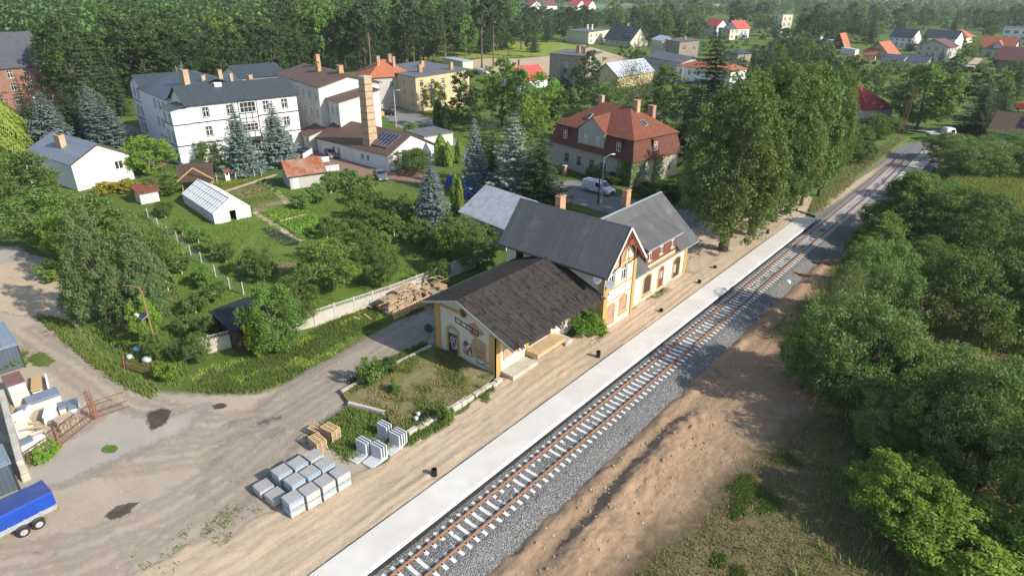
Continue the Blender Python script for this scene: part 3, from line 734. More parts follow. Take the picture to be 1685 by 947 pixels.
# close kinds for the right-hand thicket
broad('n1','broadleaf_tree','near_mid',    8,3.8,.5,15,520,65,0.090, 181, lr=.42, cr=.13, tr=.16, stems=3)
broad('n2','broadleaf_tree','near_dark',   8,4.2,.4,15,560,65,0.090, 182, lr=.42, cr=.13, tr=.16, stems=3)
broad('n3','maple_tree','bright',     8,3.6,.5,15,480,65,0.101, 183, lr=.42, cr=.13, tr=.16)
broad('n4','willow_tree','willow',    7,4.2,.3,14,560,65,0.090, 184, lr=.45, cr=.13, tr=.14, stems=5)
broad('n5','broadleaf_tree','near_dark', 8,3.8,.4,15,540,65,0.090, 185, lr=.42, cr=.13, tr=.16, stems=3)
broad('aspen','aspen_tree','asp',    12,3.9,.8,17,470,59,0.109, 186, lr=.36, cr=.13, tr=.17, droop=.7, stems=3, top=.34, taper=.6)
broad('pyr','broadleaf_tree','near_mid',   9,3.3,.4,17,560,65,0.090, 187, lr=.36, cr=.13, tr=.16, top=.3, taper=.55)
weeping('birch','birch_tree','birch', 14,4.6,2.,14,240,40,.15, 191)
weeping('weep','willow_tree','willow',10,4.2,1.,14,260,40,.16, 192, bark='bark')
NTREE = [0]
def plant(key, p, h, w=None, label=None, cat='tree', group=None, rz=None, name=None):
    """stand a tree of this kind at p: height h, crown width w"""
    root, h0, r0, nm = PROTO[key]
    sz = h/h0; sx = (w/(2*r0)) if w else sz
    r = dup(root, p, random.uniform(0, 6.28) if rz is None else rz, (sx, sx*random.uniform(.93,1.07), sz))
    NTREE[0] += 1
    if name: r.name = name
    return tag(r, label, cat, group)
def plant_px(key, x, yb, yt, wpx, label, cat='tree', group=None, z=0., name=None, h=None):
    """tree whose foot is seen at (x, yb), top at height yt, crown wpx wide"""
    if key in BUSHY: yb -= .20*wpx                     # what one sees lowest is the near skirt of the crown, not its foot
    p = at(x, yb, z); H = h or rise(p, yt)*(.88 if key[0] == 'n' or key == 'pyr' else 1); d = proj((p.x, p.y, H*.5))[2]
    return plant(key, p, H, (1.12 if PROTO[key][3].endswith('spruce') or key in ('dk','s1','s2') else .86)*wpx*d/FPX, label, cat, group, name=name)
BUSHY = {'m1','m2','m3','m4','m5','n1','n2','n3','n4','n5','pyr','aspen','bush1','bush2','bush3','gold','f5','f6'}

# ================================================================ building kit
M['glass'] = glass_mat()
M['white_paint'] = plain('white_paint', (.74,.73,.70), .5, var=.06)
M['brown_paint'] = plain('brown_paint', (.10,.045,.03), .6, var=.2)
M['dark_wood'] = rough_mat('dark_wood', (.075,.045,.03), (.12,.075,.05), 4., None, rough=.8, bump=.01, space='obj')
M['timber'] = plain('dark_timber', (.03,.022,.018), .7, var=.2)
M['raw_wood'] = rough_mat('raw_wood', (.55,.39,.22), (.46,.32,.18), 2.5, (.34,.26,.18), 1.2, .35, .2, .8, .005, 20, 'obj')
M['grey_wood'] = rough_mat('weathered_wood', (.30,.26,.21), (.40,.34,.27), 3., None, rough=.9, bump=.01, space='obj')
M['orange_trim'] = plaster_mat('ochre_trim', (.47,.30,.11), (.32,.20,.085), (.34,.17,.11), .10)
M['rust'] = rough_mat('rusty_iron', (.17,.075,.04), (.26,.13,.075), 5., (.10,.05,.03), 3., .35, .2, .85, .004, 30, 'obj')
M['rail_rust'] = rough_mat('rusty_rail', (.25,.125,.065), (.31,.165,.09), 3., (.17,.09,.05), 1., .3, .2, .7, .002, 30, 'pos')
M['zinc'] = plain('galvanised_metal', (.50,.52,.54), .45, .5, var=.1)
M['dark_metal'] = plain('dark_metal', (.05,.052,.055), .5, .3, var=.1)
M['black_plastic'] = plain('black_plastic', (.014,.014,.015), .45, var=.1)
M['brick_old'] = brick_mat('weathered_bricks', (.36,.17,.10), (.46,.25,.16), (.42,.36,.29), .27, .085)
M['brick_orange'] = brick_mat('orange_chimney_bricks', (.44,.20,.09), (.52,.27,.13), (.42,.36,.28), .27, .085)
M['brick_tan'] = brick_mat('tan_chimney_bricks', (.40,.255,.15), (.50,.34,.21), (.45,.38,.28), .27, .085)
M['brick_dark'] = brick_mat('red_factory_bricks', (.22,.085,.06), (.30,.13,.09), (.25,.2,.17), .27, .085)
M['slate'] = tile_mat('slate_roof', (.055,.062,.072), (.085,.092,.102), .3, .22, bump=.008)
M['felt_grey'] = seam_mat('grey_roofing_felt', (.088,.091,.094), (.108,.111,.114), 1.0, 0, .9, 0, .008, (.155,.153,.145), .36)
M['felt_flat'] = seam_mat('flat_roofing_felt', (.115,.12,.13), (.15,.155,.165), 1.0, 0, .85, 0, .01, (.20,.205,.21), .3)
M['tin_teal'] = seam_mat('teal_sheet_roof', (.048,.064,.070), (.060,.077,.083), .55, 0, .42, .1, .03)
M['tin_blue'] = seam_mat('blue_sheet_roof', (.17,.205,.25), (.21,.245,.29), .9, 1, .5, .1, .02)
M['tin_brown'] = tile_mat('brown_sheet_roof', (.11,.068,.050), (.135,.085,.062), .22, .38, bump=.03)
M['tin_light'] = brick_mat('light_metal_shingles', (.34,.37,.40), (.41,.44,.47), (.22,.24,.26), .75, .42, bump=.008)
M['tin_silver'] = seam_mat('silver_sheet_roof', (.52,.55,.60), (.6,.63,.67), .6, 0, .4, .3, .03)
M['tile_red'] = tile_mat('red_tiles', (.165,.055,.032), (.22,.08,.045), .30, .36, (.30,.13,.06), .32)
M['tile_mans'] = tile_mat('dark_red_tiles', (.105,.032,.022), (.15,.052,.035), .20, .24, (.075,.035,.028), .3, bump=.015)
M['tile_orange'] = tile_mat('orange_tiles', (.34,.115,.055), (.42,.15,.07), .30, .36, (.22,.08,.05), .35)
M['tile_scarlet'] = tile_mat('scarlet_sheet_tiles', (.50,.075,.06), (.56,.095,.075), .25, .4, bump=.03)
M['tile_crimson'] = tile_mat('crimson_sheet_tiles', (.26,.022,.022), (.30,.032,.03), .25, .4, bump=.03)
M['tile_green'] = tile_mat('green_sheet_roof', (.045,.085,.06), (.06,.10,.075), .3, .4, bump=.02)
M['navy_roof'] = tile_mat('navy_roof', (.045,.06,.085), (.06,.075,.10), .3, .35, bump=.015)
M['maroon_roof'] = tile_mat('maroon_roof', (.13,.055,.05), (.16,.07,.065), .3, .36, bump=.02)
M['rusty_sheet'] = seam_mat('rusty_sheet_roof', (.30,.20,.15), (.36,.26,.20), .9, 0, .75, 0, .02, (.24,.075,.03), .55)
M['wall_white'] = plaster_mat('white_render', (.68,.675,.66), (.56,.54,.50), stain_amt=.3)
M['wall_grey'] = plaster_mat('grey_render', (.44,.42,.39), (.32,.30,.27))
M['wall_cream'] = plaster_mat('cream_render', (.60,.54,.42), (.42,.36,.27))
M['wall_offwhite'] = plaster_mat('old_white_render', (.58,.56,.52), (.40,.37,.33))
M['wall_yellow'] = plaster_mat('yellow_render', (.56,.44,.26), (.40,.31,.2), (.42,.34,.25), .2)
M['wall_mans'] = plaster_mat('decayed_render', (.40,.365,.30), (.22,.20,.16), (.24,.175,.12), .30, .7)
M['wall_station'] = plaster_mat('cream_station_render', (.69,.61,.46), (.50,.40,.26), (.40,.22,.15), .055)
M['wall_shed'] = plaster_mat('worn_shed_render', (.58,.54,.46), (.40,.36,.31), (.36,.20,.14), .13)
M['wall_brown'] = plaster_mat('brown_render', (.30,.255,.20), (.2,.17,.135))
M['wall_bluegrey'] = plaster_mat('bluish_render', (.40,.41,.43), (.30,.30,.31))
M['boards_brown'] = seam_mat('red_brown_boards', (.17,.052,.026), (.22,.075,.04), .16, 0, .75, 0, .015, (.10,.035,.02), .3)
M['boards_dark'] = seam_mat('dark_boards', (.06,.04,.03), (.085,.058,.042), .2, 0, .8, 0, .015)
def pv_mat():
    t = NT('solar_cells'); v = t.coord('uv'); b = t.node('TexBrick'); t.l.new(v, b.inputs['Vector']); b.offset = 0
    b.inputs['Scale'].default_value = 1; b.inputs['Brick Width'].default_value = .17; b.inputs['Row Height'].default_value = .17; b.inputs['Mortar Size'].default_value = .006
    b.inputs['Color1'].default_value = (.012,.018,.045,1); b.inputs['Color2'].default_value = (.016,.024,.055,1); b.inputs['Mortar'].default_value = (.10,.11,.13,1)
    return t.finish(b.outputs[0], .15, None, 0, .6)
M['pv'] = pv_mat()

WCACHE = {}
def window_mesh(w, h, style, fm):
    k = (round(w,2), round(h,2), style, fm)
    if k in WCACHE: return WCACHE[k]
    f = MB(); b = .07 if w > .5 else .05; d0, d1 = .02, .09     # local: x across, z up, -y outwards
    f.box((0,d0,0),(b,d1,h)); f.box((w-b,d0,0),(w,d1,h)); f.box((b,d0,h-b),(w-b,d1,h)); f.box((b,d0,0),(w-b,d1,b))
    if style in ('T','X','S'):
        f.box((w/2-.045,d0-.005,b),(w/2+.045,d1,h-b))
    if style in ('T','X'):
        zt = h*.66; f.box((b,d0,zt-.04),(w/2-.045,d1,zt+.04)); f.box((w/2+.045,d0,zt-.04),(w-b,d1,zt+.04))
    if style == 'G':
        for i in (1,2,3): f.box((w*i/4-.025,d0,b),(w*i/4+.025,d1,h-b))
        f.box((b,d0+.01,h/2-.025),(w-b,d1-.01,h/2+.025))
    p = MB(); p.poly([(b*.5,d1-.02,b*.5),(w-b*.5,d1-.02,b*.5),(w-b*.5,d1-.02,h-b*.5),(b*.5,d1-.02,h-b*.5)])
    WCACHE[k] = (f.mesh('window', M[fm]), p.mesh('pane', M['glass']))
    return WCACHE[k]
EDGE = [None]
def put_window(root, o, t, nr, x, z, w, h, style='T', fm='white_paint', inset=.08, sill=True):
    t = Vector(t); nr = Vector(nr); p = Vector(o) + t*x + Vector((0,0,z)) - nr*inset
    a = math.atan2(t.y, t.x)
    f, g = window_mesh(w, h, style, fm)
    wo = link('window', f, root, p, (0,0,a)); link('pane', g, wo)
    if EDGE[0]:
        e = MB(); b = .11; y0, y1 = -inset-.025, -inset-.003
        e.box((-b,y0,-b),(0,y1,h+b)); e.box((w,y0,-b),(w+b,y1,h+b)); e.box((0,y0,h),(w,y1,h+b)); e.box((0,y0,-b),(w,y1,0)); link('architrave', e.mesh('architrave', M[EDGE[0]]), wo)
    elif sill:
        s = MB(); s.box((-.06,-inset-.07,-.07),(w+.06,.02,-.005)); link('sill', s.mesh('sill', M['grey_concrete']), wo)
    return wo
SIDES = lambda L, W: [((0,0,0),(1,0,0),(0,-1,0),L), ((L,0,0),(0,1,0),(1,0,0),W), ((L,W,0),(-1,0,0),(0,1,0),L), ((0,W,0),(0,-1,0),(-1,0,0),W)]
def rows(side, n, zs, w=.95, h=1.45, x0=None, x1=None, style='T', fm='white_paint'):
    return [(side, i, n, z, w, h, x0, x1, style, fm) for z in zs for i in range(n)]
def gable_roof(mb, L, W, h, rs, ov, t, x0=0., y0=0., axis='x', split=.5):
    """two slabs over the rectangle (x0,y0,L,W); ridge runs along axis"""
    if axis == 'x':
        yr = y0 + W*split; k1 = rs/(W*split); k2 = rs/(W*(1-split))
        a, b = x0-ov, x0+L+ov
        mb.slab([(a,y0-ov,h-k1*ov),(b,y0-ov,h-k1*ov),(b,yr,h+rs),(a,yr,h+rs)], t)
        mb.slab([(b,y0+W+ov,h-k2*ov),(a,y0+W+ov,h-k2*ov),(a,yr,h+rs),(b,yr,h+rs)], t)
    else:
        xr = x0 + L*split; k1 = rs/(L*split); k2 = rs/(L*(1-split)); a, b = y0-ov, y0+W+ov
        mb.slab([(x0-ov,b,h-k1*ov),(x0-ov,a,h-k1*ov),(xr,a,h+rs),(xr,b,h+rs)], t)
        mb.slab([(x0+L+ov,a,h-k2*ov),(x0+L+ov,b,h-k2*ov),(xr,b,h+rs),(xr,a,h+rs)], t)
def hip_roof(mb, L, W, h, rs, ov, t, hipx=None):
    d = W/2 if hipx is None else hipx; k = rs/(W/2); z = h-k*ov; a, b, c, e = -ov, L+ov, -ov, W+ov
    r0, r1 = (d, W/2, h+rs), (L-d, W/2, h+rs)
    mb.slab([(a,c,z),(b,c,z),r1,r0], t); mb.slab([(b,e,z),(a,e,z),r0,r1], t)
    if d > .01: mb.slab([(a,e,z),(a,c,z),r0], t); mb.slab([(b,c,z),(b,e,z),r1], t)
def chimney(root, x, y, z0, z1, w=.6, l=.9, mat='brick_orange', cap=True, roof=None):
    m = MB(); m.box((x-w/2,y-l/2,z0),(x+w/2,y+l/2,z1-.12)); m.box((x-w/2-.05,y-l/2-.05,z1-.12),(x+w/2+.05,y+l/2+.05,z1))
    c = m.build('chimney', M[mat], roof or root)
    if cap:
        p = MB(); k = max(1, int(l/.4))
        for i in range(k):
            yy = y-l/2+l*(i+.5)/k; p.tube([(x,yy,z1),(x,yy,z1+.22)], .09, 8)
        p.build('flue', M['dark_metal'], c)
    return c
def make_house(name, label, origin, ang, L, W, h, wall='wall_white', roof='tile_red', kind='gable', rs=2.5, ov=.4, axis='x', wins=(), chims=(), cat='house', group=None, door=None, t=.14, split=.5, hipx=None, trims=(), gable_wins=(), sky=(), pv=None, z=0., parapet=None):
    root = empty(name, (origin[0], origin[1], z), R(ang), label, cat, group)
    S = SIDES(L, W); holes = {0:[],1:[],2:[],3:[]}; put = []
    for s, i, n, zz, w, hh, x0, x1, st, fm in wins:
        LL = S[s][3]; a = x0 if x0 is not None else 0; b = x1 if x1 is not None else LL
        x = a + (b-a)*(i+.5)/n - w/2
        holes[s].append((x, x+w, zz, zz+hh)); put.append((s, x, zz, w, hh, st, fm))
    if door:
        for d in (door if isinstance(door, list) else [door]): holes[d[0]].append((d[1], d[1]+d[2], .02, d[3]))
    m = MB()
    for s in range(4):
        o, tt, nr, LL = S[s]; m.wall(o, tt, nr, LL, h, holes[s])
    if kind == 'gable':
        if axis == 'x':
            for x in (0, L):
                p = [(x,0,h),(x,W,h),(x,W*split,h+rs)]; m.poly(p if x else [p[1],p[0],p[2]])
        else:
            for y in (0, W):
                p = [(0,y,h),(L,y,h),(L*split,y,h+rs)]; m.poly(p if not y else [p[1],p[0],p[2]])
    elif kind == 'shed':            # roof falls along y: high at y=W (rs>0) or x with axis y
        if axis == 'x':
            m.poly([(L,0,h),(L,W,h),(L,W,h+rs)]); m.poly([(0,W,h),(0,0,h),(0,W,h+rs)]); m.poly([(L,W,h),(0,W,h),(0,W,h+rs),(L,W,h+rs)])
        else:
            m.poly([(0,0,h),(L,0,h),(L,0,h+rs)]); m.poly([(L,W,h),(0,W,h),(L,W,h+rs)]); m.poly([(L,0,h),(L,W,h),(L,W,h+rs),(L,0,h+rs)])
    m.build('wall', M[wall], root)
    r = MB()
    if kind == 'gable': gable_roof(r, L, W, h+.02, rs, ov, t, axis=axis, split=split)
    elif kind == 'hip': hip_roof(r, L, W, h+.02, rs, ov, t, hipx)
    elif kind == 'shed':
        if axis == 'x': k = rs/W; r.slab([(-ov,-ov,h-k*ov+.03),(L+ov,-ov,h-k*ov+.03),(L+ov,W+ov,h+rs+k*ov+.03),(-ov,W+ov,h+rs+k*ov+.03)], t)
        else: k = rs/L; r.slab([(-ov,W+ov,h-k*ov+.03),(-ov,-ov,h-k*ov+.03),(L+ov,-ov,h+rs+k*ov+.03),(L+ov,W+ov,h+rs+k*ov+.03)], t)
    elif kind == 'flat':
        r.box((-ov,-ov,h+.002),(L+ov,W+ov,h+.22))
    ro = r.build('roof', M[roof], root)
    if kind == 'gable' and t:
        g = MB()                                       # verge boards
        k = rs/(W*split) if axis == 'x' else rs/(L*split)
        if axis == 'x':
            for x in (-ov-.03, L+ov+.0):
                g.bar((x+.015,-ov,h-k*ov-.09),(x+.015,W*split,h+rs-.09),.03,.2); g.bar((x+.015,W*split,h+rs-.09),(x+.015,W+ov,h-(rs/(W*(1-split)))*ov-.09),.03,.2)
        else:
            for y in (-ov-.03, W+ov):
                g.bar((-ov,y+.015,h-k*ov-.09),(L*split,y+.015,h+rs-.09),.03,.2); g.bar((L*split,y+.015,h+rs-.09),(L+ov,y+.015,h-(rs/(L*(1-split)))*ov-.09),.03,.2)
        g.build_each('verge_board', M['dark_wood'], ro)
    for s, x, zz, w, hh, st, fm in put:
        o, tt, nr, LL = S[s]; put_window(root, o, tt, nr, x, zz, w, hh, st, fm)
    for s, x, zz, w, hh in gable_wins:                 # windows up in a gable: set in a shallow box frame on the wall
        o, tt, nr, LL = S[s]; put_window(root, o, tt, nr, x, zz, w, hh, 'S', 'white_paint', -.012-.02, False)
    if door:
        for d in (door if isinstance(door, list) else [door]):
            o, tt, nr, LL = S[d[0]]; tt = Vector(tt); a = math.atan2(tt.y, tt.x)
            p = Vector(o) + tt*d[1] - Vector(nr)*.08
            q = MB(); q.box((0,0,.02),(d[2],.06,d[3])); q.box((.12,-.015,.25),(d[2]-.12,-.001,d[3]*.45)); q.box((.12,-.015,d[3]*.52),(d[2]-.12,-.001,d[3]-.2))
            dd = link('door', q.mesh('door', M[d[4] if len(d) > 4 else 'brown_paint']), root, p, (0,0,a))
            hd = MB(); hd.tube([(d[2]-.1,-.06,d[3]*.48),(d[2]-.22,-.06,d[3]*.48)], .018, 6); link('handle', hd.mesh('handle', M['zinc']), dd)
    for c in chims: chimney(root, *c[:4], *(c[4:]), roof=ro)
    return root, ro
def pv_panel(root, o, ax, ay, nx, ny, w=1., h=1.65, gap=.03):
    """solar modules on a roof plane: o corner, ax along, ay up the slope"""
    ax = Vector(ax).normalized(); ay = Vector(ay).normalized(); nr = ax.cross(ay)
    for i in range(nx):
        for j in range(ny):
            p = Vector(o) + ax*i*(w+gap) + ay*j*(h+gap) + nr*.08
            m = MB(); m.slab([p, p+ax*w, p+ax*w+ay*h, p+ay*h], .04)
            fr = m.build('solar_panel', M['zinc'], root)
            q = MB(); e = .035; b = p + nr*.004
            q.poly([b+ax*e+ay*e, b+ax*(w-e)+ay*e, b+ax*(w-e)+ay*(h-e), b+ax*e+ay*(h-e)]); q.build('cell_sheet', M['pv'], fr)
def text_mesh(name, body, size, mat, parent, loc, rot, extrude=.004, align='CENTER'):
    cu = bpy.data.curves.new(name, 'FONT'); cu.body = body; cu.size = size; cu.extrude = extrude; cu.align_x = align; cu.align_y = 'CENTER'
    tmp = bpy.data.objects.new(name, cu); COL.objects.link(tmp)
    bpy.context.view_layer.update()
    me = bpy.data.meshes.new_from_object(tmp.evaluated_get(bpy.context.evaluated_depsgraph_get()))
    bpy.data.objects.remove(tmp); me.materials.clear(); me.materials.append(mat)
    return link(name, me, parent, loc, rot)

# ================================================================ the station, its goods shed and outbuilding
def tar_mat():
    t = NT('torn_tar_paper'); v = t.coord('uv'); sep = t.node('SeparateXYZ'); t.l.new(v, sep.inputs[0])
    n = t.noise(v, .9, 7, .7); st = t.noise(t.mapped(v, (.5, .35, 1)), 3., 6, .7, .5)
    f = t.math('FRACT', t.math('DIVIDE', sep.outputs[0], .95)); rib = t.ramp(t.math('ABSOLUTE', t.math('SUBTRACT', f, .5)), .455, .485)
    w = t.node('TexWhiteNoise', noise_dimensions='1D'); t.l.new(t.math('FLOOR', t.math('DIVIDE', sep.outputs[0], .95)), w.inputs['W'])
    col = t.mix(t.ramp(n, .3, .7), (.036,.032,.029), (.054,.047,.042)); col = t.mix(t.math('MULTIPLY', w.outputs[0], .3), col, (.070,.061,.053))
    torn = t.ramp(t.noise(t.mapped(v, (1.4,.8,1),(4,2,0)), 2.0, 8, .75, .6), .55, .61)
    col = t.mix(torn, col, (.026,.024,.023)); col = t.mix(t.ramp(st, .62, .70, 0, .4), col, (.085,.073,.063))
    col = t.mix(rib, col, (.024,.023,.022))
    h = t.math('ADD', t.math('MULTIPLY', torn, -1.), t.math('ADD', rib, t.math('MULTIPLY', t.noise(v, 14, 4, .7), .5)))
    return t.finish(col, .92, t.bump(h, .035), 0, .12)
M['tar'] = tar_mat()
M['graffiti'] = plain('graffiti_paint', (.20,.045,.055), .6, var=.3)
M['graffiti_white'] = plain('pale_graffiti_paint', (.50,.50,.53), .6, var=.2)
M['graffiti_black'] = plain('black_graffiti_paint', (.03,.028,.035), .6, var=.2)
M['sign_blue'] = plain('faded_blue_lettering', (.16,.25,.37), .7, var=.15)
M['sign_white'] = plaster_mat('whitewashed_sign', (.74,.75,.74), (.55,.55,.52), stain_amt=.3)
def arch_pts(w, h, r, n=8):
    """outline of an opening with a flat segmental arch: from lower left round to lower right"""
    top = [( -w/2 + w*i/n, h + r*(1-(2*i/n-1)**2)) for i in range(n+1)]
    return [(-w/2, 0)] + top + [(w/2, 0)]
def arched(root, o, t, nr, x, z, w, h, r, fill, fillmat, trim=.22, name='window', proud=.05, sill=True):
    """bricked or boarded arched opening with its ochre surround, local to root"""
    o = Vector(o); t = Vector(t); nr = Vector(nr); P = lambda a, b, d: o + t*(x+a) + Vector((0,0,z+b)) + nr*d
    out = arch_pts(w+2*trim, h+trim*.6, r+.05); inn = arch_pts(w, h, r)
    m = MB(); n = len(out)
    F = [P(a, b, proud) for a, b in out]; G_ = [P(a, b, proud) for a, b in inn]; Bk = [P(a, b, 0) for a, b in out]; Bi = [P(a, b, -.10) for a, b in inn]
    for i in range(n-1):
        m.poly([G_[i], G_[i+1], F[i+1], F[i]]); m.poly([F[i], F[i+1], Bk[i+1], Bk[i]]); m.poly([Bi[i], Bi[i+1], G_[i+1], G_[i]])
    if sill: m.box_ = None
    so = m.build('surround', M['orange_trim'], root)
    q = MB(); q.poly([P(a, b, .012) for a, b in inn])
    fo = q.build(fill, M[fillmat], root)
    if sill:
        s = MB(); a = P(-w/2-trim-.05, -.14, -.02); b = P(w/2+trim+.05, -.14, -.02)
        s.bar((a+b)/2 - (b-a)/2 + nr*.08, (a+b)/2 + (b-a)/2 + nr*.08, .18, .12); s.build('sill', M['orange_trim'], so)
    return so, fo, P
def scrawl(P, cx, cz, w, h, seed, k=3):
    """looping spray strokes as thin ribbons; P maps wall coordinates"""
    rg = random.Random(seed); m = MB()
    for j in range(k):
        pts = []; x = cx - w/2 + rg.random()*w*.2; z = cz + (rg.random()-.5)*h*.6; a = rg.random()*6
        for i in range(26):
            a += rg.uniform(-1.1, 1.3); x += w*.055*(1+.6*math.cos(a)); z += h*.17*math.sin(a)
            z = min(max(z, cz-h/2), cz+h/2); x = min(x, cx+w/2); pts.append((x, z))
        for (x0,z0),(x1,z1) in zip(pts, pts[1:]):
            dx, dz = x1-x0, z1-z0; L = math.hypot(dx, dz) or 1; nx, nz = -dz/L*.035, dx/L*.035; d = .016 + .0012*j
            m.poly([P(x0+nx,z0+nz,d), P(x0-nx,z0-nz,d), P(x1-nx,z1-nz,d), P(x1+nx,z1+nz,d)])
    return m

# ---- goods shed -------------------------------------------------------------------------------
V0, V1, U0, U1 = -37.7, -30.6, 34.35, 46.7
shed = empty('goods_shed', (V1, U0, 0), 0, 'low goods shed with torn black tar paper roof and graffiti on its gable', 'shed')
def sh(v, u, z): return (v-V1, u-U0, z)
m = MB(); ez = 4.95; pz = 6.28; pv_ = -34.3
k1 = (6.35-4.03)/6.36
gab = [(V0,0),(V1,0),(V1,pz-k1*(V1-pv_)),(pv_,pz),(V0,pz-.33*(pv_-V0))]
for u in (U0, U1):
    p = [sh(v,u,z) for v, z in gab]; m.poly(p if u == U0 else p[::-1])
zr = gab[2][1]; zl = gab[4][1]
m.wall(sh(V1,U0,0), (0,1,0), (1,0,0), U1-U0, zr, [(1.2,3.0,1.25,3.2),(4.4,7.4,1.0,3.4)], .2)
m.poly([sh(V0,U1,0), sh(V0,U0,0), sh(V0,U0,zl), sh(V0,U1,zl)])
m.build('wall', M['wall_shed'], shed)
r = MB(); ua, ub = 33.55, 47.6
r.slab([sh(-27.95,ua,4.05), sh(-27.95,ub,4.05), sh(pv_,ub,6.42), sh(pv_,ua,6.42)], .10)
r.slab([sh(-38.7,ub,4.98), sh(-38.7,ua,4.98), sh(pv_,ua,6.42), sh(pv_,ub,6.42)], .10)
rflap = r
rg = random.Random(4); r = rflap                      # tattered ends along the eave and loose flaps
for i in range(34):
    u = ua + .2 + rg.random()*13.5; w = .15+rg.random()*.5; d = .05+rg.random()*.28
    r.slab([sh(-27.97,u,4.06), sh(-27.97,u+w,4.06), sh(-27.9+d*.5,u+w*.9,4.03-d), sh(-27.9+d*.5,u+.05,4.03-d*.8)], .012)
for i in range(26):
    v = -33.8+rg.random()*5.3; u = ua+.5+rg.random()*12.5; z = 6.42-(v-pv_)*k1*1.02; a = rg.uniform(.3,1.3); b = rg.uniform(.06,.2)
    r.slab([sh(v,u,z+.03), sh(v+a*.3,u+b,z-.1*a+.06), sh(v+a*.9,u+b*1.4,z-.33*a+.06), sh(v+a,u,z-.36*a+.03)], .012)
sroof = r.build('roof', M['tar'], shed)
r = MB(); 
r.bar(sh(-27.95,ua-.02,3.93), sh(pv_,ua-.02,6.30), .05, .2); r.bar(sh(pv_,ua-.02,6.30), sh(-38.7,ua-.02,4.86), .05, .2)
r.build_each('verge_board', M['zinc'], sroof)
r = MB()
for i in range(10):
    u = 34.0+i*1.38; r.bar(sh(-30.5,u,4.98-.15), sh(-28.05,u,3.95), .12, .14)
r.bar(sh(-28.2,ua,3.90), sh(-28.2,ub,3.90), .12, .12); r.build('eave_rafter', M['dark_wood'], sroof)
P0 = sh(V1,U0,0)
# corner pilasters
r = MB(); r.box(sh(V1-.62,U0-.1,0), sh(V1+.1,U0-.001,3.95)); r.box(sh(V1+.001,U0-.1,0), sh(V1+.1,U0+.55,4.05)); 
r.box(sh(V0-.1,U0-.1,0), sh(V0+.55,U0-.001,4.75)); r.box(sh(V0+.55,U0-.09,4.72), sh(pv_-.4,U0-.002,4.95)); r.build_each('pilaster', M['orange_trim'], shed)
o, tt, nr = sh(V0,U0,0), (1,0,0), (0,-1,0)
so, door_, Pd = arched(shed, o, tt, nr, -35.62-V0, .38, 1.15, 2.35, .28, 'door', 'boards_dark', .24, sill=False)
q = MB(); q.poly([Pd(-.55,2.02,.02), Pd(.55,2.02,.02), Pd(.5,2.42,.02), Pd(0,2.58,.02), Pd(-.5,2.42,.02)]); q.build('fanlight', M['wall_grey'], door_)
scrawl(Pd, 0, 1.15, .85, 1.1, 3, 4).build('graffiti', M['graffiti_white'], door_)
so, win_, Pw = arched(shed, o, tt, nr, -32.45-V0, 1.32, 1.25, 1.35, .2, 'bricked_window', 'brick_old', .2)
scrawl(Pw, 0, .25, 1.2, .5, 8, 2).build('graffiti', M['graffiti_black'], win_)
Pg = lambda a, b, d: Vector(o) + Vector(tt)*a + Vector((0,0,b)) + Vector(nr)*d
for cx, cz, w, h, s, mt, k in ((3.75,1.55,1.1,1.2,12,'graffiti',4),(3.95,1.35,.8,.8,22,'graffiti',3),(3.6,2.1,.5,.5,17,'graffiti_black',2),(5.4,.9,1.9,.6,15,'graffiti_black',2),(6.6,1.6,.5,.9,19,'graffiti',1),(.35,1.9,.3,.5,23,'graffiti_white',2)):
    scrawl(Pg, cx, cz, w, h, s, k).build('graffiti', M[mt], shed)
q = MB()
for a in range(12):                                    # round gable window
    a0, a1 = math.pi*a/6, math.pi*(a+1)/6; c = lambda an, rr, d: Pg(-34.25-V0+rr*math.cos(an), 4.95+rr*math.sin(an), d)
    q.poly([c(a0,.36,.05), c(a1,.36,.05), c(a1,.5,.05), c(a0,.5,.05)][::-1]); q.poly([c(a0,.5,.05), c(a1,.5,.05), c(a1,.5,0), c(a0,.5,0)]); q.poly([c(a0,.36,0), c(a1,.36,0), c(a1,.36,.05), c(a0,.36,.05)])
ow = q.build('round_window', M['orange_trim'], shed)
q = MB(); q.poly([Pg(-34.25-V0+.37*math.cos(-math.pi*a/8), 4.95+.37*math.sin(-math.pi*a/8), .012) for a in range(16)][::-1]); q.build('pane', M['glass'], ow)
q = MB()                                               # empty name board frame
for a, b in (((2.45,4.2),(5.2,3.72)),((2.45,3.8),(5.2,3.32))): q.bar(Pg(*a,.03), Pg(*b,.03), .06, .05)
for i in range(5): x = 2.45+i*2.75/4; z = 4.2-i*.48/4; q.bar(Pg(x,z,.03), Pg(x,z-.4,.03), .05, .05)
q.build('name_board_frame', M['dark_metal'], shed)
q = MB(); rr = [(.9*math.cos(a)*(1+.25*math.sin(3*a+1)), .62*math.sin(a)*(1+.2*math.cos(4*a))) for a in [i*.3142 for i in range(20)]]
q.poly([Pg(4.75+a, 3.72+b, .004) for a, b in rr]); q.build('bare_brick_patch', M['brick_old'], shed)
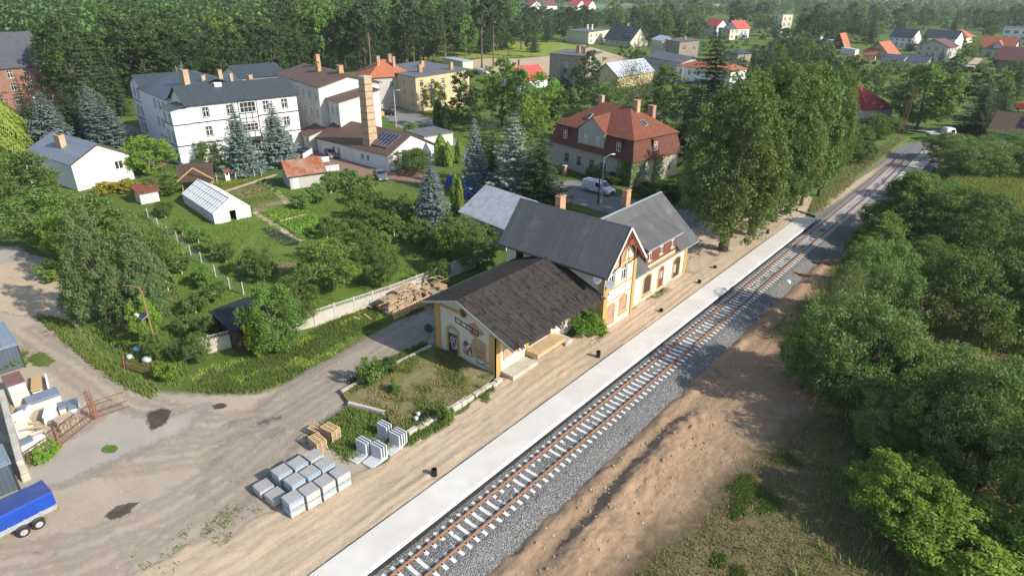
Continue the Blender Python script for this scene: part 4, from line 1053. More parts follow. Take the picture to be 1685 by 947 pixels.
# side towards the platform: bricked window, loading door over a plank stage
o2, t2, n2 = sh(V1,U0,0), (0,1,0), (1,0,0)
q = MB(); q.poly([(-.12,1.2,1.25),(-.12,3.0,1.25),(-.12,3.0,3.2),(-.12,1.2,3.2)]); q.build('bricked_window', M['brick_old'], shed)
q = MB()
for a, b in ((1.0,1.2),(3.0,3.2)): q.box((.002,a,1.2),(.05,b,3.4))
q.build_each('surround', M['orange_trim'], shed)
q = MB(); q.box((-.16,4.4,1.0),(-.08,7.4,3.4)); 
for i in range(10): q.box((-.08,4.42+i*.3,1.02),(-.06,4.68+i*.3,3.38))
q.build('loading_door', M['boards_dark'], shed)
q = MB(); q.box((.002,4.1,.9),(.06,4.38,3.5)); q.box((.002,7.42,.9),(.06,7.7,3.5)); q.build_each('surround', M['orange_trim'], shed)
q = MB()
q.box((.02,.55,-.2),(1.5,3.9,.42)); q.box((.02,8.1,-.2),(1.5,9.2,.42)); q.build_each('loading_ramp', M['old_concrete'], shed)
q = MB()
for i in range(5): q.box((.15+i*.27,3.95,.92+.004*(i%2)),(.40+i*.27,8.05,.98+.004*(i%2)))
q.box((.15,3.95,.5),(1.45,4.05,.92)); q.box((.15,7.95,.5),(1.45,8.05,.92)); q.box((1.33,4.05,.55),(1.43,7.95,.92)); q.build('plank_stage', M['raw_wood'], shed)
q = MB(); q.box((.02,.6,.42),(.09,3.9,1.05)); q.build('plinth', M['wall_station'], shed)
q = MB(); q.tube([(V0-V1-.55,-.5,2.2),(V0-V1-.5,-.5,2.25)], [.45,.42], 14)
q.tube([(V0-V1-.1,.1,2.0),(V0-V1-.5,-.4,2.2)], .03, 5); q.build('dish', M['dark_metal'], shed)
r = MB(); r.bar(sh(-38.75,ua,4.86), sh(-38.75,ub,4.86), .12, .12); r.build('gutter', M['zinc'], sroof)

# ---- station house ----------------------------------------------------------------------------
GV, GU0, GU1, GB = -28.0, 46.75, 52.3, -40.0           # gable front plane, its sides, its back
stn = empty('station_building', (GV, GU0, 0), 0, 'cream and ochre station building with tall fretwork gable and grey felt roofs', 'station')
def st(v, u, z): return (v-GV, u-GU0, z)
m = MB(); um = (GU0+GU1)/2; GE, GP = 6.25, 9.95
m.wall(st(GV,GU0,0), (0,1,0), (1,0,0), GU1-GU0, GE, [(.78,1.78,4.45,6.2),(2.95,3.95,4.45,6.2)], .2)
m.poly([st(GV,GU0,GE), st(GV,GU1,GE), st(GV,um,GP)])
m.wall(st(GB,GU0,0), (1,0,0), (0,-1,0), GV-GB, GE, [(1.5,2.5,1,2.6),(1.2,2.2,4.2,5.8)], .2)
m.wall(st(GV,GU1,0), (-1,0,0), (0,1,0), GV-GB, GE, [], .2)
m.wall(st(GB,GU1,0), (0,-1,0), (-1,0,0), GU1-GU0, GE, [], .2); m.poly([st(GB,GU1,GE), st(GB,GU0,GE), st(GB,um,GP)])
WV, WU1, WB, WE = -28.5, 65.1, -38.4, 4.0             # wing
m.wall(st(WV,GU1,0), (0,1,0), (1,0,0), WU1-GU1, WE, [], .2)
m.wall(st(WV,WU1,0), (-1,0,0), (0,1,0), WV-WB, WE, [(2,3,1,2.6),(6,7,1,2.6)], .2)
m.wall(st(WB,WU1,0), (0,-1,0), (-1,0,0), WU1-GU1, WE, [], .2)
m.poly([st(WV,WU1,WE), st(WB,WU1,WE), st(-33.3,WU1,8.4)])
m.build('wall', M['wall_station'], stn)
# roofs
r = MB(); kk = (10.3-6.3)/3.45; a, b = -27.25, -40.6
r.slab([st(b,um-3.5,10.3-kk*3.5), st(a,um-3.5,10.3-kk*3.5), st(a,um,10.3), st(b,um,10.3)], .12)
r.slab([st(a,um+3.5,10.3-kk*3.5), st(b,um+3.5,10.3-kk*3.5), st(b,um,10.3), st(a,um,10.3)], .12)
groof = r.build('gable_roof', M['felt_grey'], stn)
r = MB()
for s in (-1, 1): r.bar(st(a+.02,um+s*3.52,10.18-kk*3.5), st(a+.02,um,10.2), .05, .22)
r.build_each('verge_board', M['wall_offwhite'], groof)
r = MB(); r.bar(st(a,um-3.55,10.2-kk*3.5), st(b,um-3.55,10.2-kk*3.5), .13, .1); r.build('gutter', M['dark_metal'], groof)
r = MB(); kw = (8.55-3.95)/(33.2-27.9); wz = lambda v: 3.95+(-27.9-v)*kw; ue = 66.5
DV, D0, D1 = -28.48, 55.3, 62.1
dz = lambda v: 6.02 + (-28.1-v)*.40
vb = -27.9-(6.02-.2*.4-3.95+.02)/(kw-.40)
for a_, b_ in ((GU1+.1, D0), (D1, ue)):
    r.slab([st(-27.9,a_,3.95), st(-27.9,b_,3.95), st(vb+.2,b_,wz(vb+.2)), st(vb+.2,a_,wz(vb+.2))], .12)
r.slab([st(vb+.2,GU1+.1,wz(vb+.2)), st(vb+.2,ue,wz(vb+.2)), st(-33.2,ue,8.55), st(-33.2,GU1+.1,8.55)], .12)
r.slab([st(-39.2,ue,8.55-6*kw*.92), st(-39.2,GU1+.1,8.55-6*kw*.92), st(-33.2,GU1+.1,8.55), st(-33.2,ue,8.55)], .12)
wroof = r.build('wing_roof', M['felt_grey'], stn)
r = MB(); r.bar(st(-33.2,GU1+.3,8.6), st(-33.2,ue,8.6), .22, .08); r.bar(st(-27.85,ue+.02,3.87), st(-33.2,ue+.02,8.47), .04, .18); r.bar(st(-33.2,ue+.02,8.47), st(-39.2,ue+.02,3.0), .04, .18)
r.build('flashing', M['zinc'], wroof)
r = MB(); r.bar(st(-27.82,GU1+.1,3.86), st(-27.82,ue,3.86), .13, .1); r.build('gutter', M['zinc'], wroof)
# boarded dormer
m = MB(); bz = 3.97
m.wall(st(DV,D0,bz), (0,1,0), (1,0,0), D1-D0, dz(DV)-.1-bz, [(x,x+.85,.45,1.75) for x in (.45,2.95,5.45)], .1)
for u in (D0, D1):
    p = [st(DV,u,bz), st(DV,u,dz(DV)-.1), st(vb,u,dz(vb)-.1), st(vb,u,bz)]; m.poly(p if u == D1 else p[::-1])
dm = m.build('dormer', M['boards_brown'], stn)
r = MB(); r.slab([st(-28.1,D0-.35,dz(-28.1)), st(-28.1,D1+.35,dz(-28.1)), st(vb-.15,D1+.35,dz(vb-.15)), st(vb-.15,D0-.35,dz(vb-.15))], .1)
r.build('dormer_roof', M['felt_grey'], dm)
r = MB(); r.bar(st(-28.05,D0-.35,dz(-28.1)-.08), st(-28.05,D1+.35,dz(-28.1)-.08), .1, .12); r.build('dormer_gutter', M['zinc'], dm)
for x in (.45,2.95,5.45): put_window(stn, st(DV,D0,bz), (0,1,0), (1,0,0), x, .45, .85, 1.3, 'T', 'white_paint', .05, True)
# gable front dressing
oF, tF, nF = st(GV,GU0,0), Vector((0,1,0)), Vector((1,0,0))
PF = lambda a, b, d: Vector(oF) + tF*a + Vector((0,0,b)) + nF*d
q = MB(); Lg = GU1-GU0
q.box(st(GV+.001,GU0-.05,0), st(GV+.12,GU0+.5,6.3)); q.box(st(GV+.001,GU1-.45,0), st(GV+.12,GU1+.05,6.6)); q.box(st(GV-.6,GU0-.12,0), st(GV+.12,GU0-.051,6.3))
q.build_each('pilaster', M['orange_trim'], stn)
q = MB(); q.box(st(GV+.002,GU0+.5,6.35), st(GV+.09,GU1-.45,6.62)); q.box(st(GV+.002,GU0+.5,4.12), st(GV+.05,GU1-.45,4.3)); q.box(st(GV+.002,GU0+.5,2.98), st(GV+.05,GU1-.45,3.08))
q.build_each('string_course', M['orange_trim'], stn)
for x in (.78, 2.95):
    put_window(stn, oF, tF, nF, x, 4.45, 1.0, 1.75, 'T', 'white_paint', .08, True)
    q = MB()
    for i in range(5):
        for s in (-.16, 1.02): q.box(PF(x+s,4.5+i*.36,.002), PF(x+s+.14,4.66+i*.36,.04))
    q.build_each('quoin', M['wall_offwhite'], stn)
for x, w, h in ((1.25,1.25,2.0),(3.55,1.15,1.55)):
    arched(stn, oF, tF, nF, x+.15, .35 if x < 2 else 1.0, w, h, .22, 'bricked_window', 'brick_old', .17, sill=(x > 2))
q = MB(); q.box(PF(.62,3.12,.002), PF(4.75,3.88,.05)); sb = q.build('sign_board', M['sign_white'], stn)
q = MB()
for a, b in (((.62,3.14),(4.75,3.14)),((.62,3.86),(4.75,3.86)),((.64,3.12),(.64,3.88)),((4.73,3.12),(4.73,3.88))): q.bar(PF(*a,.054), PF(*b,.054), .03, .02)
q.build('border', M['sign_blue'], sb)
text_mesh('lettering', 'MIŁKÓW', .62, M['sign_blue'], sb, PF(2.7,3.5,.056), (R(90),0,R(90)))
q = MB(); c = PF(Lg/2, 7.35, .012); 
ring = [(c + tF*.62*math.cos(a) + Vector((0,0,.78*math.sin(a)))) for a in [i*math.pi/8 for i in range(16)]]
q.poly(ring); q.build('bricked_window', M['brick_old'], stn)
q = MB()
for i in range(16):
    a0, a1 = i*math.pi/8, (i+1)*math.pi/8; e = lambda an, s, d: c + tF*.62*s*math.cos(an) + Vector((0,0,.78*s*math.sin(an))) + nF*d
    q.poly([e(a0,1,.05), e(a0,1.25,.05), e(a1,1.25,.05), e(a1,1,.05)]); q.poly([e(a0,1.25,0), e(a1,1.25,0), e(a1,1.25,.05), e(a0,1.25,.05)][::-1])
q.build_each('surround', M['orange_trim'], stn)
# carved timber under the gable overhang
q = MB(); gx = .62
apex = PF(Lg/2, 10.05, gx)
for s in (-1, 1):
    q.bar(PF(Lg/2, 9.95, gx), PF(Lg/2+s*3.2, 9.95-kk*3.2, gx), .10, .22)
    q.bar(PF(Lg/2+s*1.35, 8.35, gx), PF(Lg/2+s*1.35, 6.7, gx), .14, .14); q.bar(PF(Lg/2+s*1.35, 6.75, gx), PF(Lg/2+s*1.35, 6.1, .05), .12, .12)
    for i in range(9):
        t0, t1 = math.pi/2*i/9, math.pi/2*(i+1)/9
        p = lambda an: PF(Lg/2+s*1.25*math.cos(an), 7.75+.75*math.sin(an), gx)
        q.bar(p(t0), p(t1), .1, .12)
        tp = p((t0+t1)/2); q.bar(tp, tp - Vector((0, s*.14*math.cos(t0), .14*math.sin(t0))), .05, .06)
    for i in range(5):
        zz = 8.5+i*.22; q.bar(PF(Lg/2+s*.1, zz+.3, gx-.02), PF(Lg/2+s*(1.3-i*.2), zz, gx-.02), .04, .06)
    q.bar(PF(Lg/2+s*2.55, 6.95, gx), PF(Lg/2+s*2.55, 6.2, .06), .1, .12)
q.bar(PF(Lg/2-1.5, 8.45, gx), PF(Lg/2+1.5, 8.45, gx), .12, .14); q.bar(PF(Lg/2, 10, gx), PF(Lg/2, 8.45, gx), .1, .12)
q.box(PF(Lg/2-.9,8.5,gx-.05), PF(Lg/2+.9,8.85,gx-.02)); q.build('fretwork', M['boards_brown'], groof)
# wing front: bands, doors, windows
oW = st(WV,GU1,0); PW = lambda a, b, d: Vector(oW) + tF*a + Vector((0,0,b)) + nF*d
q = MB(); LW = WU1-GU1
q.box(PW(0.06,3.55,.002), PW(LW-.5,3.75,.06)); q.box(PW(LW-.5,0,.002), PW(LW+.06,3.95,.08)); q.box(PW(LW+.002,0,-.6), PW(LW+.06,3.95,.002)); q.build_each('string_course', M['orange_trim'], stn)
q = MB(); q.box(PW(.06,-.05,.002), PW(LW,.42,.07)); q.build('plinth', M['old_concrete'], stn)
q = MB(); q.box(PW(.06,.92,.003), PW(2.6,.97,.03)); q.box(PW(4.9,.92,.003), PW(5.8,.97,.03)); q.build_each('cornice_line', M['orange_trim'], stn)
arched(stn, oW, tF, nF, 3.85, .75, 1.45, 1.85, .25, 'boarded_window', 'boards_dark', .2)
_, dd, PP = arched(stn, oW, tF, nF, 6.85, .12, 1.0, 2.45, .25, 'door', 'boards_brown', .18, sill=False)
q = MB(); q.box(PP(-.32,1.35,.014), PP(-.06,2.2,.03)); q.box(PP(.06,1.35,.014), PP(.32,2.2,.03)); q.build('door_panel', M['wall_bluegrey'], dd)
_, dd, PP = arched(stn, oW, tF, nF, 10.5, .12, 1.5, 2.4, .28, 'door', 'boards_dark', .2, sill=False)
q = MB(); q.box(PP(-.6,.9,.014), PP(-.1,1.9,.03)); q.build('door_panel', M['wall_bluegrey'], dd)
for u in (4.6, 8.6):
    q = MB()
    for i in range(6): q.box(PW(u-3.9,.6+i*.45,.003), PW(u-3.75,.78+i*.45,.03))
    q.build_each('quoin', M['wall_offwhite'], stn)
for v, z in ((-28.12,5.9),):
    q = MB(); cpt = Vector(st(GV+.45,GU0+.15,5.25)); nn = Vector((.5,-.8,.25)).normalized(); x = nn.orthogonal().normalized(); y = nn.cross(x)
    q.poly([cpt + (x*math.cos(i*.4488)+y*math.sin(i*.4488))*.42 for i in range(14)]); q.tube([cpt-nn*.02, cpt-nn*.1], [.40,.1], 14); q.bar(cpt-nn*.1, Vector(st(GV+.1,GU0+.2,5.0)), .04); q.build('dish', M['zinc'], stn)
    q = MB(); cpt = Vector(st(GV-.5,GU0-.55,5.75)); q.tube([cpt, cpt-nn*.1], [.42,.1], 14); q.bar(cpt-nn*.1, Vector(st(GV-.5,GU0-.12,5.6)), .04); q.build('dish', M['zinc'], stn)
q = MB(); q.tube([st(GV+.14,GU0-.2,6.1), st(GV+.14,GU0-.3,4.2), st(GV-.2,GU0-.5,3.9)], .05, 6); q.tube([st(WV+.12,GU1+.12,3.8), st(WV+.12,GU1+.12,.3)], .05, 6); q.build('downpipe', M['zinc'], stn)
chimney(stn, *st(-36.2,50.6,0)[:2], 8.6, 11.2, .62, .95, 'brick_orange', roof=groof)
chimney(stn, *st(-34.3,60.4,0)[:2], 6.5, 10.0, .62, .9, 'brick_orange', roof=wroof)
# rear lean-to between the gable block and the lane
q = MB(); q.box(st(-41.5,52.5,0), st(-38.45,58.8,3.0)); q.build('rear_annex', M['wall_cream'], stn)
q = MB(); q.slab([st(-42.0,52.4,3.0), st(-42.0,59.2,3.0), st(-38.5,59.2,4.4), st(-38.5,52.4,4.4)], .1); q.build('annex_roof', M['felt_flat'], stn)

# ---- outbuilding with shiny shingles ----------------------------------------------------------
root = empty('outbuilding', (-48.6,56.6,0), R(173), 'grey outbuilding behind the station with a pale metal shingle roof', 'shed')
L, W = 8.9, 9.2                                        # x runs to the left, y towards the camera is negative: y from 0 back to -W
m = MB(); m.wall((L,0,0), (-1,0,0), (0,1,0), L, 3.1, [(x,x+1.,1.1,2.1) for x in (.8,3.2,5.8)])
m.wall((0,0,0), (0,-1,0), (-1,0,0), W, 3.1, []); m.wall((0,-W,0), (1,0,0), (0,-1,0), L, 3.1, []); m.wall((L,-W,0), (0,1,0), (1,0,0), W, 3.1, [])
m.poly([(0,0,3.1),(0,-W,3.1),(0,-W/2,5.6)]); m.poly([(L,-W,3.1),(L,0,3.1),(L,-W/2,5.6)])
m.build('wall', M['wall_grey'], root)
r = MB(); r.slab([(-.25,.35,2.95),(L+.3,.35,2.95),(L+.3,-W/2,5.75),(-.25,-W/2,5.75)], .1); r.slab([(-.25,-W-.3,2.95),(L+.3,-W-.3,2.95),(L+.3,-W/2,5.75),(-.25,-W/2,5.75)], .1)
ro = r.build('roof', M['tin_light'], root)
for x in (.8,3.2,5.8):
    put_window(root, (L,0,0), (-1,0,0), (0,1,0), x, 1.1, 1., 1., 'S', 'grey_wood')

# ================================================================ platform and track
plat = empty('platform', (-24.0, 50, 0), 0, 'long new concrete platform running beside the single track', 'platform')
m = MB(); p0, p1 = -25.03, -22.78
u = 2.; m.box((p0+24.0, 2-50, -.06), (p1-.06+24.0, 94.9-50, .2)); m.build('deck', M['concrete'], plat)
m = MB(); us = [2+i*1.6 for i in range(58)] + [94.9]
for a, b in zip(us, us[1:]): m.box((p1-.058+24.0, a+.012-50, -.10), (p1+24.0, b-.012-50, .195))
m.build('edge_facing', M['white_concrete'], plat)
m = MB(); m.box((p1-.25+24.0, 2-50, -1.0), (p1-.03+24.0, 94.6-50, -.102)); m.build('footing', M['bitumen_shade'], plat)  # black membrane, its colour also painting in the recess shade under the facing
m = MB(); m.box((p0-.05+24.0, 2-50, -.4), (p0-.004+24.0, 94.9-50, .16)); m.build('rear_edging', M['bitumen_shade'], plat)

M['sleeper'] = rough_mat('sleeper_concrete', (.56,.555,.54), (.64,.635,.62), 2., (.44,.41,.37), .7, .3, .2, .85, .004, 24)
# one rail profile swept along the line, then copied
def rail_pts(u):                       # slight curve beyond the platform
    return max(0, (u-118))**2*-.0009
def rail_mesh(name):
    prof = [(-.07,-.172),(.07,-.172),(.07,-.155),(.012,-.14),(.012,-.045),(.036,-.035),(.036,0),(-.036,0),(-.036,-.035),(-.012,-.045),(-.012,-.14),(-.07,-.155)]
    us = steps(0, 6, 118, 1.5, 150); m = MB(); n = len(prof)
    m.add([(x+rail_pts(u), u, z) for u in us for x, z in prof], [[i*n+j, i*n+(j+1)%n, (i+1)*n+(j+1)%n, (i+1)*n+j] for i in range(len(us)-1) for j in range(n)])
    return m.mesh(name, M['rail_rust'])
rm = rail_mesh('rail')
for x, lab in ((-21.95,'rusty steel rail nearest the platform'),(-20.45,'rusty steel rail on the side away from the platform')):
    tag(link('rail', rm, None, (x,0,-.33)), lab, 'rail', 'the two rails of the track')
m = MB()
sec = lambda y, s: [(y,-.16,-.2),(y,.16,-.2),(y,.12,s),(y,-.12,s)]
xs = [(-1.3,-.03),(-.95,0),(-.55,-.005),(-.3,-.055),(.3,-.055),(.55,-.005),(.95,0),(1.3,-.03)]
m.add([p for y, s in xs for p in sec(y, s)], [[0,3,2,1],[28,29,30,31]] + [[i*4+j, i*4+(j+1)%4, (i+1)*4+(j+1)%4, (i+1)*4+j] for i in range(7) for j in range(4)])
sl = m.mesh('sleeper', M['sleeper'])
cm = MB()
for s in (-1, 1):
    for e in (-1, 1): cm.box((s*.75+e*.11-.045,-.06,-.005),(s*.75+e*.11+.045,.06,.045))
clipm = cm.mesh('rail_clip', M['dark_metal'])
for i in range(200):
    u = 3 + i*.685
    if u > 139: break
    s = link('sleeper', sl, None, (-21.2+rail_pts(u), u, -.50), (0,0,random.uniform(-.012,.012)))
    tag(s, 'concrete sleeper laid across the ballast under the two rusty rails', 'sleeper', 'sleepers of the track')
    if u < 75: link('rail_clip', clipm, s)
# level crossing slabs and rails beyond
m = MB()
for i in range(6):
    for j in range(2): m.box((-19.6+j*1.4+i*-.15, 128+i*6.2, -.55), (-18.3+j*1.4+i*-.15, 133.6+i*6.2, -.36))
tag(m.build('crossing_slabs', M['old_concrete']), 'pale concrete slabs beside the track towards the level crossing', 'slabs')

# ================================================================ buildings round the station
# -- three-storey white house with dark timbers (front range, stair block, left wing, rear range)
W1n = 'large white three storey house with dark timber bands and a teal sheet roof'
w1 = empty('half_timbered_house', (-119.2, 51.4, 0), R(82.4), W1n, 'house')
def block(root, x0, y0, L, W, h, wall, holes=(), gable=None, skip=()):
    """four walls of one range in root's frame"""
    m = MB(); H = {0:[],1:[],2:[],3:[]}; put = []
    for s, i, n, zz, w, hh, a, b, st_, fm in holes:
        LL = L if s in (0,2) else W; a = a if a is not None else 0; b = b if b is not None else LL
        x = a+(b-a)*(i+.5)/n-w/2; H[s].append((x,x+w,zz,zz+hh)); put.append((s,x,zz,w,hh,st_,fm))
    for s, (o, tt, nr, LL) in enumerate(SIDES(L, W)):
        if s in skip: continue
        o = (o[0]+x0, o[1]+y0, 0); m.wall(o, tt, nr, LL, h, H[s])
        for s2, x, zz, w, hh, st_, fm in put:
            if s2 == s: put_window(root, o, tt, nr, x, zz, w, hh, st_, fm)
    if gable:
        ax, rs = gable
        if ax == 'x':
            for x in (x0, x0+L): m.poly([(x,y0,h),(x,y0+W,h),(x,y0+W/2,h+rs)][::1 if x > x0 else -1])
        else:
            for y in (y0, y0+W): m.poly([(x0,y,h),(x0+L,y,h),(x0+L/2,y,h+rs)][::1 if y == y0 else -1])
    return m.build('wall', M[wall], root)
h1 = 10.6; EDGE[0] = 'timber'
block(w1, 0,0,20.6,9,h1,'wall_white', [(0,i,1,z,1.0,1.65,a,a+1.4,'T','white_paint') for z in (1.0,4.6,8.0) for i in (0,) for a in (2.4,6.7,13.6,17.3)], ('x',2.6))
block(w1, -.9,9,19,18,h1,'wall_white', [(3,i,3,z,.9,1.5,9.,17.5,'T','white_paint') for z in (1.2,4.6,8.0) for i in range(3)], ('y',2.2))
block(w1, -2.85,-.35,2.84,5.4,9.9,'wall_white', [(3,i,2,z,.85,1.7,None,None,'T','white_paint') for z in (.8,4.2,7.3) for i in range(2)])
block(w1, -.2,25.5,12,10.6,h1,'wall_white', [(3,i,3,z,.95,1.6,1.,9.6,'T','white_paint') for z in (1.0,4.5,8.1) for i in range(3)], ('x',2.0))
EDGE[0] = None
r = MB(); gable_roof(r, 20.6, 9, h1+.02, 2.6, .5, .14); rr_ = r.build('roof', M['tin_teal'], w1)
r = MB(); gable_roof(r, 19, 18, h1+.03, 2.9, .35, .14, -.9, 8.4, 'y'); r.build('roof', M['tin_teal'], w1)
r = MB(); gable_roof(r, 12, 10.6, h1+.05, 2.0, .6, .14, -.2, 25.5, 'x'); r.build('roof', M['tin_teal'], w1)
r = MB(); r.slab([(-3.15,-.65,9.85),(.2,-.65,10.5),(.2,5.4,10.5),(-3.15,5.4,9.85)], .12); r.build('roof', M['tin_teal'], w1)
m = MB()
for z in (3.4, 7.1):
    m.box((0,-.035,z),(9.0,-.002,z+.19)); m.box((12.6,-.035,z),(20.6,-.002,z+.19)); m.box((-2.885,-.3,z),(-2.852,5.05,z+.19)); m.box((-2.85,-.385,z),(-.0,-.352,z+.19))
    m.box((-.235,25.6,z),(-.202,36.1,z+.19)); m.box((-.2,25.46,z),(2.5,25.498,z+.19))
for x in (9.0,10.2,11.4,12.5): m.box((x-.07,-.05,.1),(x+.07,-.004,10.2))
for z in (2.9,4.4,6.1,6.9,7.8,10.1): m.box((9.0,-.045,z),(12.5,-.003,z+.13))
for x0, x1 in ((9.1,10.1),(12.4,11.4)): m.bar((x0,-.03,5.2),(x1,-.03,6.1),.11,.05)
m.build_each('timber_band', M['timber'], w1)
for x, z, w, h_ in ((9.3,4.6,2.9,1.4),(9.25,8.05,3.0,1.9),(9.6,.5,2.6,2.2)):
    f, g = window_mesh(w, h_, 'G', 'white_paint'); wo = link('window', f, w1, (x,-.12,z)); link('pane', g, wo)
m = MB(); m.slab([(9.0,-1.4,3.0),(12.6,-1.4,3.0),(12.6,-.06,3.4),(9.0,-.06,3.4)], .12); m.box((9.1,-1.3,0),(9.25,-1.15,2.95)); m.box((12.35,-1.3,0),(12.5,-1.15,2.95)); m.build('porch', M['timber'], w1)
for x, y, z0, z1, w, l in ((4.5,13.2,11,15.0,1.0,2.4),(7,10.5,11.5,14.0,.7,.8),(10.8,12,12,14.6,.7,.8),(12.2,10.2,12,14.0,.6,.8),(14.5,6.6,11.5,13.9,.7,1.4)):
    chimney(w1, x, y, z0, z1, w, l, 'brick_tan', roof=rr_)
m = MB(); m.box((6.6,3.4,11.6),(7.9,4.3,13.3)); m.build('roof_hatch', M['wall_white'], rr_)
m = MB(); m.tube([(4.3,12.6,15),(4.3,12.6,16.6)], .03, 5); m.tube([(4.3,13.4,15),(4.3,13.4,16.2)], .03, 5); m.bar((4.3,12.6,16.3),(4.3,13.6,16.3),.03); m.build('aerial', M['zinc'], rr_)
make_house('rear_range', 'white rear range with teal roof showing behind the half timbered house', (-141,74), 82, 10, 12, 11.2, 'wall_white', 'tin_teal', 'gable', 2.0, .5, 'x', rows(0,4,(8.8,),.9,1.4), (), 'house')

# -- white hostel with brown roof, lower range, annexe with the tall chimney
hos, hr = make_house('hostel', 'tall off white building with brown sheet roof behind the brick chimney', (-112.7,74.5), 77, 13, 24, 12, 'wall_offwhite', 'tin_brown', 'gable', 1.7, .5, 'y',
   rows(3,7,(2.0,5.6,9.0),1.0,1.5) + [(0,0,1,9.2,1.0,1.5,8,11,'T','white_paint')], [(6.5,4,13,15.2,.9,1.6,'brick_orange'),(5,12,13,15,.7,1.6,'brick_orange'),(7,17,13,16.2,.8,.8,'brick_orange')], 'building')
make_house('stair_range', 'off white lower range with brown lean-to roof stepping down from the hostel', (-106.6,74.6), 77, 8.4, 6.9, 9.7, 'wall_offwhite', 'tin_brown', 'shed', 1.6, .35, 'y', rows(3,3,(3.6,7.0),1.0,1.5), (), 'building')
make_house('entrance_porch', 'small porch with brown roof and orange door beside the hostel courtyard', (-112.2,70.8), 77, 3.2, 5.0, 3.1, 'wall_offwhite', 'tin_brown', 'shed', 1.0, .4, 'y', [(3,0,1,1,.8,1.2,3,5,'T','white_paint')], (), 'porch', door=(3,.7,1.1,2.4,'orange_trim'))
ann, ar = make_house('boiler_house', 'low white annexe with brown roof and solar panels beside the tall brick chimney', (-88.8,71.2), 90.5, 11.4, 21, 3.1, 'wall_white', 'tin_brown', 'gable', 2.75, .35, 'y',
   [(3,i,1,1.1,.7,.9,a,a+1,'S','grey_wood') for i, a in ((0,13.3),(0,14.9),(0,4.6))], (), 'building', door=[(3,6.2,.9,2.0,'grey_wood'),(3,11.2,1.8,2.3,'white_paint')], gable_wins=[(0,7.6,3.1,.6,1.4)])
k = 2.75/5.7
pv_panel(ann, (1.1,6.2,3.15+1.1*k+.12), (0,-1,0), (1,0,k), 5, 1, .95, 1.75); pv_panel(ann, (2.95,6.2,3.15+2.95*k+.12), (0,-1,0), (1,0,k), 5, 1, .95, 1.75)
m = MB(); m.slab([(3.4,-1.5,2.0),(6.4,-1.5,2.0),(6.4,-.02,3.0),(3.4,-.02,3.0)], .1); m.bar((3.6,-1.3,0),(3.6,-1.3,1.95),.1); m.bar((6.2,-1.3,0),(6.2,-1.3,1.95),.1); m.build('canopy', M['tin_brown'], ann)
stk = empty('brick_chimney', (-95.6,72.9,0), R(2), 'tall square tan brick chimney with dark iron bands rising through the annexe roof', 'chimney')
m = MB(); a, b, z1 = .98, .80, rise(at(597,238,0), 0) if False else 15.3
m.add([(-a,-a,2.5),(a,-a,2.5),(a,a,2.5),(-a,a,2.5),(-b,-b,z1),(b,-b,z1),(b,b,z1),(-b,b,z1)], [(0,1,5,4),(1,2,6,5),(2,3,7,6),(3,0,4,7),(4,5,6,7)]); m.build('stack', M['brick_tan'], stk)
m = MB(); m.box((-b-.1,-b-.1,z1),(b+.1,b+.1,z1+.25)); m.box((-b+.25,-b+.25,z1+.25),(b-.25,b-.25,z1+.3)); m.build('cap', M['old_concrete'], stk)
for i in range(9):
    z = 4.4+i*1.22; q = a+(b-a)*(z-2.5)/(z1-2.5)+.03; m = MB(); m.box((-q,-q,z),(q,q,z+.07)); m.build('iron_band', M['dark_metal'], stk)
make_house('flat_garage', 'low garage with cluttered dark flat roof between annexe and asphalt road', (-96,86.5), 80, 7, 7, 2.6, 'wall_offwhite', 'flat' if False else 'felt_flat', 'flat', 0, .15, 'x', (), (), 'garage')
orh, orr = make_house('orange_roofed_house', 'house with bright orange hipped tile roof and grey chimneys behind the hostel', (-141,109), 70, 12, 11, 8.3, 'wall_grey', 'tile_orange', 'hip', 3.4, .6, 'x', rows(0,3,(5.2,),1,1.4), [(4,4,9,12.8,.8,1.1,'brick_old'),(8,6,9,13,.8,1.1,'brick_old'),(8,3,9,12.6,.7,.9,'brick_old')])

# -- small white house with blue-grey roof on the left
make_house('white_house', 'small white house with blue grey roof and broad tan brick chimney', (-116,30.6), 96, 8.9, 15, 4.5, 'wall_white', 'tin_blue', 'gable', 2.35, .35, 'y', [(0,0,1,2.1,1.3,1.35,6.1,7.9,'S','white_paint')], [(2.3,7.5,5,7.6,.9,1.9,'brick_tan')])
# -- ochre tenement, mansard house
make_house('yellow_tenement', 'worn ochre yellow apartment house with low grey roof by the asphalt road', (-129,114.3), 79, 16.8, 24, 8.7, 'wall_yellow', 'felt_flat', 'shed', .9, .35, 'y',
   rows(0,5,(1.0,3.7,6.4),.95,1.45) + rows(3,6,(.9,3.7,6.4),.9,1.4), [(5,6,9,11.0,.9,1.2,'brick_old'),(10,13,9.2,11,.9,1,'brick_orange'),(13,3,9.4,11.3,.8,.9,'brick_orange')], 'building')
m_ = empty('mansard_house', (-51.4,91.5,0), R(80), 'old house with dark red tiled mansard roof and decayed grey walls', 'house')
L, W = 12.2, 19.0
block(m_, 0,0,L,W,4.4,'wall_mans', [(3,i,1,1.1,1.05,1.75,a,a+1.05,'T','grey_wood') for i, a in ((0,3.2),(0,6.3),(0,9.4),(0,12.2))] + [(0,0,1,1.3,.9,1.7,3.2,4.1,'T','white_paint'),(0,0,1,1.4,.5,.8,9.6,10.2,'S','grey_wood')])
e, br, ze, zb, zr_ = .45, .55, 4.25, 7.75, 11.7
r = MB(); A = [(-e,-e,ze),(L+e,-e,ze),(L+e,W+e,ze),(-e,W+e,ze)]; B = [(br,br,zb),(L-br,br,zb),(L-br,W-br,zb),(br,W-br,zb)]
for i in range(4): j = (i+1)%4; r.slab([A[i],A[j],B[j],B[i]], .12)
